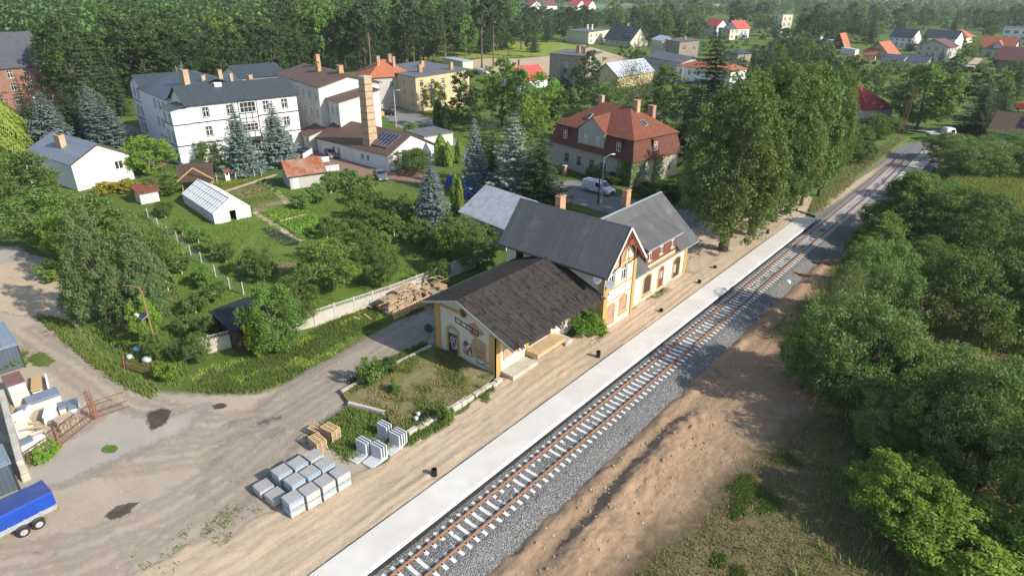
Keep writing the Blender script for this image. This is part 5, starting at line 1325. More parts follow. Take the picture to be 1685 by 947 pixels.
mr = r.build('lower_roof', M['tile_mans'], m_)
r = MB(); B2 = [(br-.4,br-.4,zb-.1),(L-br+.4,br-.4,zb-.1),(L-br+.4,W-br+.4,zb-.1),(br-.4,W-br+.4,zb-.1)]; r0, r1 = (L/2,6.6,zr_), (L/2,W-6.6,zr_)
r.slab([B2[0],B2[1],r0], .14); r.slab([B2[1],B2[2],r1,r0], .14); r.slab([B2[2],B2[3],r1], .14); r.slab([B2[3],B2[0],r0,r1], .14)
ur = r.build('upper_roof', M['tile_red'], m_)
r = MB(); q = lambda y: y                               # cross gable over the wall dormer
g0, g1, gp = (.05,6.2,7.95), (.05,12.6,7.95), (.1,9.4,10.0); gb = (4.6,9.4,10.55)
r.slab([(-.35,5.9,7.72),(-.1,9.4,10.05),gb], .1); r.slab([(-.35,12.9,7.72),gb,(-.1,9.4,10.05)], .1); r.build('cross_roof', M['tile_red'], ur)
m = MB(); m.box((-.15,6.3,5.2),(1.2,12.5,7.8)); m.poly([(-.15,12.5,7.8),(-.15,6.3,7.8),(-.15,9.4,9.9)]); wd = m.build('wall_dormer', M['wall_mans'], m_)
for y in (8.3, 11.0): put_window(m_, (-.15,y,0), (0,-1,0), (-1,0,0), 0, 5.7, .9, 1.4, 'T', 'white_paint', -.05+.0, False)
for s, o, t_, n_ in ((3,(-.1,3.6,0),(0,-1,0),(-1,0,0)),(3,(-.1,16.2,0),(0,-1,0),(-1,0,0)),(0,(5.0,-.1,0),(1,0,0),(0,-1,0))):
    o = Vector(o); t_ = Vector(t_); n_ = Vector(n_); m = MB(); c = o + t_*.6
    P_ = lambda a, d, z: tuple(o + t_*a + n_*d + Vector((0,0,z)))
    m.add([P_(-.15,.02,5.3),P_(1.15,.02,5.3),P_(1.15,.02,7.2),P_(-.15,.02,7.2),P_(-.15,-.8,5.3),P_(1.15,-.8,5.3),P_(1.15,-.8,7.6),P_(-.15,-.8,7.6)], [(0,1,2,3),(1,5,6,2),(3,2,6,7),(4,0,3,7)])
    m.build('dormer', M['tile_mans'], m_); put_window(m_, o, t_, n_, .05, 5.45, .9, 1.45, 'T', 'white_paint', -.08, False)
for i, (p, ax, ay) in enumerate((((2.2,13.2,9.05),(0,-1,0),(1,0,.68)),((5.2,2.4,9.0),(1,0,0),(0,1,.62)))):
    ax = Vector(ax); ay = Vector(ay).normalized(); nn = ax.cross(ay); m = MB(); P_ = Vector(p)+nn*.22; m.slab([P_,P_+ax*.9,P_+ax*.9+ay*1.3,P_+ay*1.3], .14); f = m.build('skylight', M['zinc'], ur)
    m = MB(); P_ = P_+nn*.01+ax*.08+ay*.08; m.poly([P_,P_+ax*.74,P_+ax*.74+ay*1.14,P_+ay*1.14]); m.build('pane', M['glass'], f)
chimney(m_, 6.6, 5.6, 10.2, 12.8, .8, 1.0, 'brick_tan', False, ur); chimney(m_, 8.5, 15.5, 8, 12.2, .7, .9, 'brick_tan', False, ur); chimney(m_, 11.3, 6, 7, 11.4, .8, 1.2, 'brick_old', False, ur)
m = MB(); m.box((2.,W+.01,0),(7,W+4.8,2.75)); m.build('side_annex', M['wall_mans'], m_); m = MB(); m.box((1.8,W+.01,2.752),(7.2,W+5,2.95)); m.build('annex_roof', M['felt_flat'], m_)
put_window(m_, (2.,W+4.2,0), (0,-1,0), (-1,0,0), 0, 1.0, .9, 1.3, 'T', 'grey_wood', -.03)
m = MB(); m.box((1.93,W+.5,.1),(1.995,W+1.5,2.3)); m.build('door', M['dark_metal'], m_)
m = MB(); m.box((-2.6,W-1.5,0),(-.02,W+1.2,.45)); m.box((-1.2,W-1.2,.45),(-.02,W+1.0,.8)); m.build('steps', M['old_concrete'], m_)
rg = np.random.default_rng(8); N_ = 2600                # climbing ivy on the near corner
side = rg.random(N_) < .5; tt_ = np.abs(rg.normal(size=N_))*2.0; zz_ = rg.random(N_)*4.3
V_ = np.stack([np.where(side, tt_+rg.choice([0,5.5],N_), -.1), np.where(side, -.1, tt_*.7+.2), zz_], 1) + .07*rg.normal(size=(N_,3))
NN = unit(np.where(side[:,None], np.array([0,-1,.3]), np.array([-1,0,.3])) + .4*rg.normal(size=(N_,3)))
link('ivy', quads_mesh('ivy', leafset(V_, NN, .14, rg=rg), LEAF['mid']), m_)

# -- village further off
def V(*a, **k): return make_house(*a, **k)[0]
V('red_roofed_house', 'low house with plain scarlet roof beside the sand pit', (-133.5,162), 82, 12, 10, 3.0, 'wall_white', 'tile_scarlet', 'gable', 3.6, .5, 'x', (), [(5,6,5.5,8.2,.6,.8,'brick_old')])
V('grey_tenement', 'grey brown three storey block with flat roof beyond the scarlet roof', (-125.8,187.2), 92, 10, 15, 9, 'wall_brown', 'felt_flat', 'shed', .7, .3, 'y', rows(3,5,(.9,3.7,6.4),.95,1.5)+rows(0,3,(3.7,6.4),.9,1.4), [(4,6,9.2,11.6,.9,1.4,'brick_old'),(5,4,9.2,11,.8,1.0,'brick_old')], 'building')
V('ivy_house', 'small flat roofed house half covered in ivy at the edge of the woods', (-216,322), 82, 18, 17, 6.6, 'wall_cream', 'felt_flat', 'shed', .8, .5, 'y', rows(0,4,(.9,3.8),1.2,1.5), [(8,5,7,10,.9,.9,'wall_cream',False),(12,12,7,9.6,.9,.9,'wall_cream',False)])
g = V('green_roofed_house', 'cream house with steep green roof carrying solar panels', (-188.4,321.3), 74, 13, 21, 3.6, 'wall_cream', 'tile_green', 'gable', 6.6, .6, 'y', rows(3,5,(1.2,),1.3,1.3)+rows(0,2,(1.2,),1.2,1.4), [(6.5,10,9.5,11.6,.8,1.2,'brick_old')], gable_wins=[(0,4.2,5,1.1,1.5),(0,7.4,5,1.1,1.5)])
kk_ = 6.6/6.5; pv_panel(g, (1.2,7.4,3.7+1.2*kk_+.15), (0,-1,0), (1,0,kk_), 6, 3, 1.05, 1.75)
V('gabled_house', 'tan gabled house with shiny metal roof behind the weeping birch', (-112.5,186), 88, 22, 9.5, 4.0, 'wall_yellow', 'tin_silver', 'gable', 3.6, .5, 'x', rows(3,3,(1.2,),.9,1.3), gable_wins=[(3,4.3,4.6,.9,1.2)])
V('long_grey_building', 'long two storey pale grey building with low grey roof', (-104,212), 60, 10, 23, 6.8, 'wall_bluegrey', 'felt_flat', 'gable', 1.7, .4, 'y', rows(3,8,(1.0,4.0),.95,1.6))
V('orange_roofed_range', 'white range with orange tiled roof behind the old spruce', (-84,207), 84, 10, 20, 6.2, 'wall_white', 'tile_orange', 'hip', 3.0, .5, 'x', rows(3,6,(.9,3.6),1,1.5), hipx=5)
V('brown_block', 'tall cream and brown block with low roof above the long grey building', (-132,266), 55, 9, 13, 9, 'wall_brown', 'felt_flat', 'shed', .8, .4, 'y', rows(0,2,(2,5.8),1,1.5)+rows(3,4,(1.2,5.),1.3,2.0), [(5,5,9,11,.6,.6,'brick_old')], 'building')
V('cream_house', 'cream rear part of the brown block with a pale metal roof', (-143,271), 55, 8, 10, 8.6, 'wall_cream', 'tin_silver', 'gable', 1.6, .4, 'y', rows(3,3,(1.,4.6),1.2,1.8))
V('red_roofed_house', 'white house with red roof and balcony in the far trees', (-191,436), 70, 10, 12, 6.6, 'wall_white', 'tile_scarlet', 'gable', 4, .5, 'y', rows(3,3,(3.8,),1.2,1.6)+rows(0,2,(3.8,),1,1.5))
V('villa', 'pale flat roofed villa in front of the white house with red roof and balcony', (-172,413), 75, 9, 9, 6.2, 'wall_cream', 'felt_flat', 'flat', 0, .4, 'x', rows(3,3,(1,4),1.3,1.6)+rows(0,2,(1,4),1.2,1.6))
V('red_roofed_house', 'white house with wide red roof and grey gable', (-174,428), 75, 13, 10, 6.2, 'wall_white', 'tile_scarlet', 'gable', 4.2, .5, 'x', rows(3,2,(1.5,4),1.1,1.4), [(6,7,9,11.3,.8,1,'brick_old')])
V('dark_roofed_house', 'small grey brown house with flat dark roof near the big lime trees', (-110,276), 70, 8, 8, 5.2, 'wall_brown', 'navy_roof', 'hip', .9, .5, 'x', rows(3,2,(2.3,),1,1.6))
V('tower_house', 'tall narrow brown and cream house standing above far treetops', (-158,462), 60, 8, 9, 14, 'wall_cream', 'felt_flat', 'flat', 0, .2, 'x', rows(0,2,(7,10.5),1.2,1.6)+rows(3,2,(7,),1.2,1.6))
V('a_frame_house', 'steep a-frame house with orange roof slopes and dark gable', (-100,397), 88, 10, 8, .8, 'boards_dark', 'tile_orange', 'gable', 7.2, .5, 'x', (), gable_wins=[(3,3.2,2.2,1.6,1.4)])
V('chalet', 'wooden gabled house with broad orange roof beyond the log pile', (-69,352), 82, 12, 11, 2.6, 'wall_yellow', 'tile_orange', 'gable', 5.0, .9, 'x', rows(3,3,(.6,),1.6,1.8), gable_wins=[(3,4.8,3.6,1.5,1.6)])
V('chalet_wing', 'low orange roofed wing to the left of the wooden gabled house', (-74,349), 82, 7, 6, 2.2, 'wall_yellow', 'tile_orange', 'gable', 2.6, .4, 'y')
for i, (v, u, w, lb) in enumerate(((-55.7,310,7.6,'dark solar roofed garage nearer the log pile'),(-47.2,312,8.0,'dark solar roofed garage nearer the blue spruces'))):
    g = V('solar_garage', lb, (v,u), 86, 7, w, 3.0, 'wall_white', 'felt_flat', 'shed', 2.4, .3, 'y', rows(3,2,(.8,),1.4,1.4), group='garages with solar roofs'); k3 = 2.4/7
    pv_panel(g, (.1,w-.25,3.15), (0,-1,0), (1,0,k3), int(w/1.08), 4, 1.05, 1.7)
V('terraced_house', 'white terraced house with steep navy roof nearest the a-frame house', (-76,436), 72, 10, 13, 5.2, 'wall_white', 'navy_roof', 'gable', 4.4, .3, 'y', rows(3,4,(1,3.2),1.1,1.3))
V('terraced_house', 'white terraced house with navy roof behind the grey gabled house', (-56,442), 76, 10, 17, 5.4, 'wall_white', 'navy_roof', 'gable', 4.0, .3, 'y', rows(3,5,(1,3.2),1.1,1.3))
V('gabled_house', 'two storey grey house with wide maroon roof beside the car park lane', (-50,379), 80, 12, 13.5, 5.6, 'wall_grey', 'maroon_roof', 'gable', 2.8, .9, 'x', rows(3,4,(.8,3.4),1.3,1.4)+rows(0,3,(.8,3.4),1.2,1.4))
V('hip_roofed_house', 'bungalow with orange brown hipped roof under round far trees', (-58,500), 80, 13, 13, 4, 'wall_cream', 'tile_orange', 'hip', 3.6, .8, 'x', rows(3,4,(1,),1.5,1.4))
g = V('orange_roofed_house', 'house with broad plain orange roof near the white flats', (-27,404), 82, 11, 15, 4.2, 'wall_grey', 'tile_orange', 'gable', 5, .5, 'y', rows(3,4,(1,),1.4,1.5))
m = MB(); m.box((-.3,4.6,4.2),(3.2,8.2,5.8)); m.poly([(-.3,8.2,5.8),(-.3,4.6,5.8),(-.3,6.4,7.6)]); dm_ = m.build('dormer', M['wall_grey'], g); m = MB(); m.slab([(-.6,4.3,5.6),(4,4.3,5.6),(4,6.4,7.8),(-.6,6.4,7.8)],.1); m.slab([(4,8.5,5.6),(-.6,8.5,5.6),(-.6,6.4,7.8),(4,6.4,7.8)],.1); m.build('dormer_roof', M['tile_orange'], dm_)
V('brick_house', 'brown brick house with maroon gabled roof at the picture edge', (-13,353), 85, 12, 15, 3.6, 'brick_dark', 'maroon_roof', 'gable', 4.6, .7, 'y', rows(3,4,(1.0,),1.6,1.5))
g = V('flats', 'long white two storey flats with flat roof at the far edge', (-2,537), 88, 11, 42, 8.4, 'wall_white', 'felt_flat', 'flat', 0, .4, 'x', rows(3,9,(1.4,4.9),2.4,1.6), cat='building')
V('red_roofed_house', 'grey house with deep crimson hipped roof beyond the lime trees', (-35.8,173.5), 66, 9.5, 13, 4.2, 'wall_grey', 'tile_crimson', 'hip', 4.2, .4, 'y' if False else 'x', rows(0,2,(.8,),1,1.4)+rows(3,3,(.8,),1,1.4), hipx=4.2)
g = V('brown_roofed_house', 'house with brown sheet roof and a dark solar panel near the red lorry', (6,170.5), 84, 9, 17, 3, 'wall_brown', 'tin_brown', 'gable', 3.4, .5, 'y')
k3 = 3.4/4.5; pv_panel(g, (1.5,12,3.2+1.5*k3+.15), (0,-1,0), (1,0,k3), 5, 2, 1.05, 1.65)
V('brick_institute', 'large dark red brick building with slate roof among trees at the left edge', (-206,38), 92, 18, 16, 10.5, 'brick_dark', 'slate', 'gable', 7.5, .5, 'x', rows(0,5,(1.2,4.6,7.7),1.2,1.9), cat='building')
for i, (v, u, c, lb) in enumerate(((-560,700,'tile_scarlet','far white house with dark red roof left of the green field'),(-545,712,'maroon_roof','far white gabled house beside the dark red roof'),(-520,745,'tile_scarlet','far red roof left of its pair below the green field'),(-507,752,'tile_scarlet','far red roof right of its pair below the green field'))):
    V('far_house', lb, (v,u), 60+i*9, 16, 18, 6, 'wall_white', c, 'gable', 6, .5, 'y' if i != 1 else 'x')
for i, (v, u, lb) in enumerate(((-87,366,'white shed roof under trees right of the a-frame house'),(-112,420,'pale shed among bushes left of the a-frame house'),(-128,448,'white shed in the trees below the tower house'))):
    V('shed', lb, (v,u), 80, 4, 7, 2.6, 'wall_white', 'tin_silver', 'shed', .5, .2, 'x', cat='shed')
g = at(*( (400+1035/2.96), 335/2.96)); V('green_hut', 'pale green hut behind the ochre tenement', (g.x+4, g.y), 80, 5, 14, 3, 'wall_cream', 'tin_silver', 'shed', .4, .2, 'x', cat='shed')

# -- garden sheds, greenhouse
p = at(479,312); V('garden_shed', 'small grey garden shed with rusty sheet roof beside the washing lines', (p.x,p.y), 72, 5.6, 4.9, 2.5, 'wall_grey', 'rusty_sheet', 'gable', 1.7, .45, 'x', [(3,0,1,1.0,.7,.9,None,None,'S','white_paint')], split=.5, cat='shed', door=(0,.5,1.0,2.0,'white_paint'))
p = at(236,338); V('hut', 'little hut with dull red roof among garden bushes', (p.x-.6,p.y), 85, 2.6, 2.6, 1.8, 'wall_offwhite', 'tile_red', 'shed', .5, .3, 'x', cat='shed')
gz_ = empty('gazebo', tuple(at(302,318)), R(60), 'open wooden gazebo with dark brown roof and orange posts', 'gazebo')
m = MB(); gable_roof(m, 4.2, 5, 2.3, 1.7, .6, .1); m.build('roof', M['boards_dark'], gz_)
m = MB()
for x in (.05,4.15):
    for y in (.05,2.5,4.95): m.bar((x,y,0),(x,y,2.35),.14)
for x in (.05,4.15): m.bar((x,0,2.3),(x,5,2.3),.12); m.bar((x,0,1.0),(x,2.5,1.0),.08)
m.bar((-.6,-.6,2.0),(2.1,-.6,4.05),.08,.2); m.bar((2.1,-.6,4.05),(4.8,-.6,2.0),.08,.2); m.build('frame', M['orange_trim'], gz_)
gh = empty('greenhouse', tuple(at(354.4,369.4)), 0, 'white weathered glass greenhouse with open door among the beds', 'greenhouse')
a_, b_, c_ = at(354.4,369.4), at(413.5,356.4), at(309,334)
ex = (b_-a_); Lx = ex.length; gh.rotation_euler.z = math.atan2(ex.y, ex.x); Ly = (c_-a_).length
def ghouse_mat():
    t = NT('chalky_glass'); v = t.coord('uv'); n = t.noise(t.mapped(v, (1,.4,1)), 2.2, 6, .7); s = t.node('SeparateXYZ'); t.l.new(v, s.inputs[0])
    w = t.node('TexWhiteNoise', noise_dimensions='1D'); t.l.new(t.math('FLOOR', t.math('DIVIDE', s.outputs[0], .62)), w.inputs['W'])
    col = t.mix(t.ramp(n, .35, .65), (.55,.58,.60), (.72,.74,.75)); col = t.mix(t.math('MULTIPLY', w.outputs[0], .5), col, (.40,.44,.46))
    col = t.mix(t.ramp(t.noise(v, 1.1, 5, .7), .58, .68, 0, .6), col, (.27,.26,.24)); return t.finish(col, .35, None, 0, .5)
M['chalky'] = ghouse_mat()
m = MB(); hw, hp = 1.55, 3.25
m.wall((0,0,0),(1,0,0),(0,-1,0),Lx,hw,[(Lx*.42,Lx*.60,.02,hw)],.05); m.poly([(0,0,hw),(Lx,0,hw),(Lx/2,0,hp)])
m.wall((Lx,0,0),(0,1,0),(1,0,0),Ly,hw,[]); m.wall((0,Ly,0),(0,-1,0),(-1,0,0),Ly,hw,[]); m.wall((Lx,Ly,0),(-1,0,0),(0,1,0),Lx,hw,[]); m.poly([(Lx,Ly,hw),(0,Ly,hw),(Lx/2,Ly,hp)])
m.slab([(-.1,-.1,hw-.02),(Lx/2,-.1,hp),(Lx/2,Ly+.1,hp),(-.1,Ly+.1,hw-.02)],.03); m.slab([(Lx/2,-.1,hp),(Lx+.1,-.1,hw-.02),(Lx+.1,Ly+.1,hw-.02),(Lx/2,Ly+.1,hp)],.03)
m.build('glazing', M['chalky'], gh)
m = MB(); nb = 14
for i in range(nb+1):
    y = Ly*i/nb; m.bar((-.1,y,hw+.03),(Lx/2,y,hp+.05),.045); m.bar((-.03,y,0),(-.03,y,hw),.05); m.bar((Lx/2,y,hp+.05),(Lx+.1,y,hw+.03),.045)
for f in (.33,.66): m.bar((Lx/2*f,-.1,hw+(hp-hw)*f+.05),(Lx/2*f,Ly+.1,hw+(hp-hw)*f+.05),.05,.09)
m.bar((Lx/2,-.1,hp+.05),(Lx/2,Ly+.1,hp+.05),.09)
for f in (.0,.14,.28,.42,.60,.74,.88,1.0): m.bar((Lx*f,-.03,0),(Lx*f,-.03,hw+(hp-hw)*(1-abs(2*f-1))),.06)
m.bar((0,-.03,hw),(Lx,-.03,hw),.06); m.bar((0,-.05,hw),(Lx/2,-.05,hp),.08); m.bar((Lx/2,-.05,hp),(Lx,-.05,hw),.08); m.build('frame', M['white_paint'], gh)
ds = empty('dark_shed', tuple(at(393,581)), 0, 'dark tarred shed with black roof behind the concrete fence', 'shed')
a_, b_ = at(393,581), at(359.6,554); ex = b_-a_; ds.rotation_euler.z = math.atan2(ex.y, ex.x); Lx = ex.length; Ly = 3.6
m = MB(); m.wall((Lx,0,0),(-1,0,0),(0,1,0),Lx,2.5,[]); m.wall((0,0,0),(0,-1,0),(-1,0,0),Ly,2.5,[]); m.wall((0,-Ly,0),(1,0,0),(0,-1,0),Lx,2.5,[]); m.wall((Lx,-Ly,0),(0,1,0),(1,0,0),Ly,2.5,[]); m.build('wall', M['boards_dark'], ds)
m = MB(); m.slab([(-.3,.3,2.5),(Lx+.3,.3,2.75),(Lx+.3,-Ly-.3,2.95),(-.3,-Ly-.3,2.6)],.12); m.build('roof', M['bitumen_shade'], ds)

# ================================================================ vehicles
M['car_glass'] = plain('car_glass', (.015,.018,.02), .06, spec=.7, var=.1)
M['tyre'] = plain('tyre', (.02,.02,.021), .8, var=.1)
def paint(name, c): M[name] = plain(name, c, .25, spec=.6, var=.03); return M[name]
paint('paint_white', (.72,.73,.74)); paint('paint_black', (.02,.021,.024)); paint('paint_navy', (.03,.05,.11)); paint('paint_grey', (.12,.125,.13)); paint('paint_red', (.42,.03,.025)); paint('paint_darkblue', (.025,.04,.09))
M['lamp_glass'] = plain('lamp_glass', (.6,.62,.63), .15, spec=.6, var=.05)
M['tail_red'] = plain('tail_lamp', (.35,.02,.02), .3, var=.05)
def loft_body(st, W, clear, taper=.84):
    """st: (x, belt z, roof z) stations from rear to front"""
    m = MB(); n = 8; pts = []
    for x, be, to in st:
        w = W/2; t = max(to, be+.01); wt = w*(1-(1-taper)*min(1,(t-be)/.5)); b = clear
        e = .93 if x in (st[0][0], st[-1][0]) else 1
        pts += [(x,-w*.9*e,b),(x,-w*e,b+.2),(x,-w*e,be),(x,-wt*e,t-.04),(x,-wt*.9*e,t),(x,wt*.9*e,t),(x,wt*e,t-.04),(x,w*e,be),(x,w*e,b+.2),(x,w*.9*e,b)]
    n = 10; k = len(st)
    m.add(pts, [list(range(n)), list(range((k-1)*n+n-1,(k-1)*n-1,-1))] + [[i*n+j,(i+1)*n+j,(i+1)*n+(j+1)%n,i*n+(j+1)%n] for i in range(k-1) for j in range(n)])
    return m, (lambda i, j: Vector(pts[i*n+j]))
def wheel(root, x, y, r, w=.2, side=1):
    m = MB(); m.tube([(x,y-w/2,r),(x,y-w/2+.02,r),(x,y+w/2-.02,r),(x,y+w/2,r)], [r*.92,r,r,r*.92], 18)
    o = m.build('wheel', M['tyre'], root); q = MB(); ys = y+side*(w/2+.005); q.tube([(x,ys-side*.03,r),(x,ys,r),(x,ys+side*.01,r)], [r*.62,r*.6,r*.2], 14); q.build('rim', M['zinc'], o)
def car(name, label, p, ang, st, W, mat, glass, wheels, clear=.25, wr=.32, cat='car', taper=.84, side_glass=()):
    root = empty(name, tuple(p), ang, label, cat)
    m, P = loft_body(st, W, clear, taper); m.build('body', M[mat], root)
    L0, L1 = st[0][0], st[-1][0]
    for i, nm in glass:                                # screens between stations i and i+1
        a, b, c, d = P(i,4), P(i+1,4), P(i+1,5), P(i,5); q = MB(); nr = (b-a).cross(d-a).normalized(); nr = nr if nr.z > 0 else -nr
        f = lambda s, t: a.lerp(b, s).lerp(d.lerp(c, s), t) + nr*.012
        q.poly([f(.1,.02),f(.92,.02),f(.92,.98),f(.1,.98)]); q.build(nm, M['car_glass'], root)
    for i in side_glass:
        for s in (0, 1):
            j = (2,3) if s == 0 else (7,6); a, b, c, d = P(i,j[0]), P(i+1,j[0]), P(i+1,j[1]), P(i,j[1])
            f = lambda u_, t: a.lerp(b, u_).lerp(d.lerp(c, u_), t) + Vector((0,-.012 if s == 0 else .012,0))
            q = MB(); q.poly([f(.06,.12),f(.94,.12),f(.94,.86),f(.06,.86)]); q.build('side_window', M['car_glass'], root)
    for x in wheels:
        for s in (-1, 1): wheel(root, x, s*(W/2-.09), wr, .2, s)
    for s in (-1, 1):
        q = MB(); zz = st[-1][1]-.12; q.box((L1-.12,s*W*.33-.17,zz-.08),(L1+.012,s*W*.33+.17,zz+.06)); q.build('headlight', M['lamp_glass'], root)
        q = MB(); zz = st[0][1]-.15; q.box((L0-.012,s*W*.38-.08,zz-.2),(L0+.05,s*W*.38+.08,zz+.1)); q.build('tail_light', M['tail_red'], root)
    return root
hatch = [(0,.75,.76),(.08,.88,.95),(.55,.92,1.36),(1.2,.93,1.45),(2.2,.92,1.42),(2.95,.90,1.0),(3.9,.78,.80),(4.15,.62,.63)]
gh_ = [(1,'rear_window'),(4,'windscreen')]
vanst = [(0,1.1,1.75),(.12,1.12,1.93),(2.6,1.12,1.97),(3.55,1.12,1.94),(4.35,1.10,1.18),(5.15,.92,.94),(5.4,.66,.67)]
v_ = car('van', 'white panel van parked in the lane in front of the mansard house', (-56.5,85.6,.01), R(-1), vanst, 1.95, 'paint_white', [(3,'windscreen')], (.95,4.3), .28, .34, 'van', .88, (2,))
m = MB(); m.box((5.36,-.55,.5),(5.43,.55,.78)); m.build('grille', M['black_plastic'], v_); m = MB(); m.box((5.3,-.95,.28),(5.46,.95,.46)); m.build('bumper', M['black_plastic'], v_)
for s in (-1,1): m = MB(); m.box((3.75,s*1.0-.12,1.1),(3.87,s*1.0+.12,1.35)); m.build('mirror', M['black_plastic'], v_)
car('parked_car', 'black car on the asphalt road beside the orange skip', tuple(at(628,188)), R(20), hatch, 1.75, 'paint_black', gh_, (.8,3.35), side_glass=(2,3))
car('parked_car', 'dark green black car on red paving by the annexe wall', tuple(at(541,254)), R(-20), hatch, 1.75, 'paint_grey', gh_, (.8,3.35), side_glass=(2,3))
car('parked_car', 'dark silver car close under the solar roofed annexe', tuple(at(622,289)), R(-25), hatch, 1.75, 'paint_grey', gh_, (.8,3.35), side_glass=(2,3))
car('parked_car', 'navy blue car at the corner of the half timbered house', tuple(at(486,252)), R(10), hatch, 1.75, 'paint_navy', gh_, (.8,3.35), side_glass=(2,3))
car('parked_car', 'dark blue car between the scarlet roof and the grey tenement', tuple(at(897,131)), R(80), hatch, 1.75, 'paint_darkblue', gh_, (.8,3.35), side_glass=(2,3))
car('parked_car', 'black car parked on the lane by the maroon roof', tuple(at(1572,110)), R(-20), hatch, 1.75, 'paint_black', gh_, (.8,3.35), side_glass=(2,3))
car('parked_car', 'black car left of its pair beyond the ochre tenement', tuple(at(776,122)), R(10), hatch, 1.75, 'paint_black', gh_, (.8,3.35), side_glass=(2,3))
car('parked_car', 'pale car right of its pair beyond the ochre tenement', tuple(at(788,121)), R(10), hatch, 1.75, 'lamp_glass', gh_, (.8,3.35), side_glass=(2,3))
sk = empty('skip', tuple(at(621,190)), R(20), 'orange waste skip beside the black car on the road', 'skip')
m = MB(); m.prism([(-1.6,-.8),(1.6,-.8),(1.6,.8),(-1.6,.8)], .05, 1.0); m.build('body', M['orange_trim'], sk); m = MB(); m.cbox((0,0,1.06),(2.6,1.2,.25), Matrix.Rotation(.1,3,'X')); m.build('rubble', M['brick_old'], sk)
def lorry(name, label, p, ang, cabc, bedm, L=6.2, cabL=1.9, bed_h=.25, crane=False):
    r = empty(name, tuple(p), ang, label, 'truck')
    m, P = loft_body([(L-cabL,1.2,2.1),(L-cabL+.1,1.2,2.3),(L-.75,1.2,2.28),(L-.25,1.15,1.2),(L,.75,.76)], 2.0, .4, .86); m.build('cab', M[cabc], r)
    q = MB(); a, b, c, d = P(2,4), P(3,4), P(3,5), P(2,5); q.poly([a+Vector((.015,0,.01)),b+Vector((.015,0,.01)),c+Vector((.015,0,.01)),d+Vector((.015,0,.01))]); q.build('windscreen', M['car_glass'], r)
    for s in (-1,1): q = MB(); q.box((L-1.55,s*1.0-.008 if s>0 else -1.008,1.3),(L-.75,1.008 if s>0 else s*1.0+.008,1.95)); q.build('side_window', M['car_glass'], r)
    m = MB(); m.box((0,-1.05,.95),(L-cabL-.1,1.05,1.05)); 
    m.box((0,-1.05,1.05),(L-cabL-.1,-.99,1.05+bed_h)); m.box((0,.99,1.05),(L-cabL-.1,1.05,1.05+bed_h)); m.box((0,-.99,1.05),(.06,.99,1.05+bed_h)); m.box((L-cabL-.16,-.99,1.05),(L-cabL-.1,.99,1.9)); m.build('load_bed', M[bedm], r)
    m = MB(); m.box((.2,-.4,.6),(L-.6,.4,.94)); m.build('chassis', M['dark_metal'], r)
    for x in (1.2, L-1.0):
        for s in (-1,1): wheel(r, x, s*.88, .38, .24, s)
    return r
lorry('flatbed_truck', 'white flatbed truck waiting at the level crossing', (-21.9,170.0,.02), R(43), 'paint_white', 'zinc', 6.4, 2.6)
lr = lorry('lorry', 'red lorry standing beyond the brown sheet roof', tuple(at(1667,182)), R(20), 'paint_red', 'paint_red', 7.5, 2.2, .9)

# trailer with blue tarpaulin
M['tarp'] = rough_mat('blue_tarpaulin', (.012,.05,.30), (.016,.065,.36), 1.2, (.06,.09,.22), .5, .25, .15, .45, .02, 6, 'obj', fine=.08)
M['tarp_top'] = rough_mat('dusty_blue_tarpaulin', (.035,.06,.20), (.05,.075,.23), 1.0, (.09,.11,.2), .4, .35, .2, .5, .02, 6, 'obj', fine=.08)
tr = empty('covered_trailer', (-41.72,4.75,0), R(-88), 'twin axle trailer under a bright blue tarpaulin', 'trailer')
# local x runs back from the tailboard along the trailer, y across
Lt, Wt = 4.3, 1.75
m = MB(); m.box((0,-Wt/2,.62),(Lt,Wt/2,.70)); m.box((0,-Wt/2-.02,.70),(Lt,-Wt/2+.02,1.02)); m.box((0,Wt/2-.02,.70),(Lt,Wt/2+.02,1.02)); m.box((-.02,-Wt/2+.02,.70),(.02,Wt/2-.02,1.02)); m.box((Lt-.02,-Wt/2+.02,.70),(Lt+.02,Wt/2-.02,1.02))
for i in range(6): m.box((i*.83,-Wt/2-.05,.62),(i*.83+.06,-Wt/2-.021,1.04)); m.box((i*.83,Wt/2+.021,.62),(i*.83+.06,Wt/2+.05,1.04))
m.build('load_bed', M['zinc'], tr)
m = MB(); m.box((.1,-.5,.5),(Lt+.8,-.4,.61)); m.box((.1,.4,.5),(Lt+.8,.5,.61)); m.bar((Lt+.5,-.45,.55),(Lt+1.9,0,.5),.09); m.bar((Lt+.5,.45,.55),(Lt+1.9,0,.5),.09); m.build('chassis', M['zinc'], tr)
m = MB(); nx = 9
ring = lambda x, s: [(x,-Wt/2-.035,.98),(x,-Wt/2-.03,1.40+.012*s),(x,-Wt/2-.01,1.86+.02*s),(x,-Wt/2+.10,1.95+.02*s)]
pts = []; 
for i in range(nx): x = -.03+(Lt+.06)*i/(nx-1); s = (i%2)*-1.2; pts += ring(x,s) + [(a,-b,c) for a,b,c in reversed(ring(x,s))]
m.add(pts, [[i*8+j,i*8+j+1,(i+1)*8+j+1,(i+1)*8+j] for i in range(nx-1) for j in range(7)] + [list(range(8)), list(range((nx-1)*8+7,(nx-1)*8-1,-1))])
m.m = [1 if (k < (nx-1)*7 and k % 7 == 3) else 0 for k in range(len(m.f))]
m.build('tarpaulin', [M['tarp'],M['tarp_top']], tr)
m = MB()
for i in range(9): x = .1+i*.5; m.bar((x,-Wt/2-.045,1.06),(x+.02,-Wt/2-.05,.92),.015); 
for y in (-.6,-.2,.2,.6): m.bar((-.045,y,1.3),(-.05,y+.02,.95),.015)
m.build('strap', M['black_plastic'], tr)
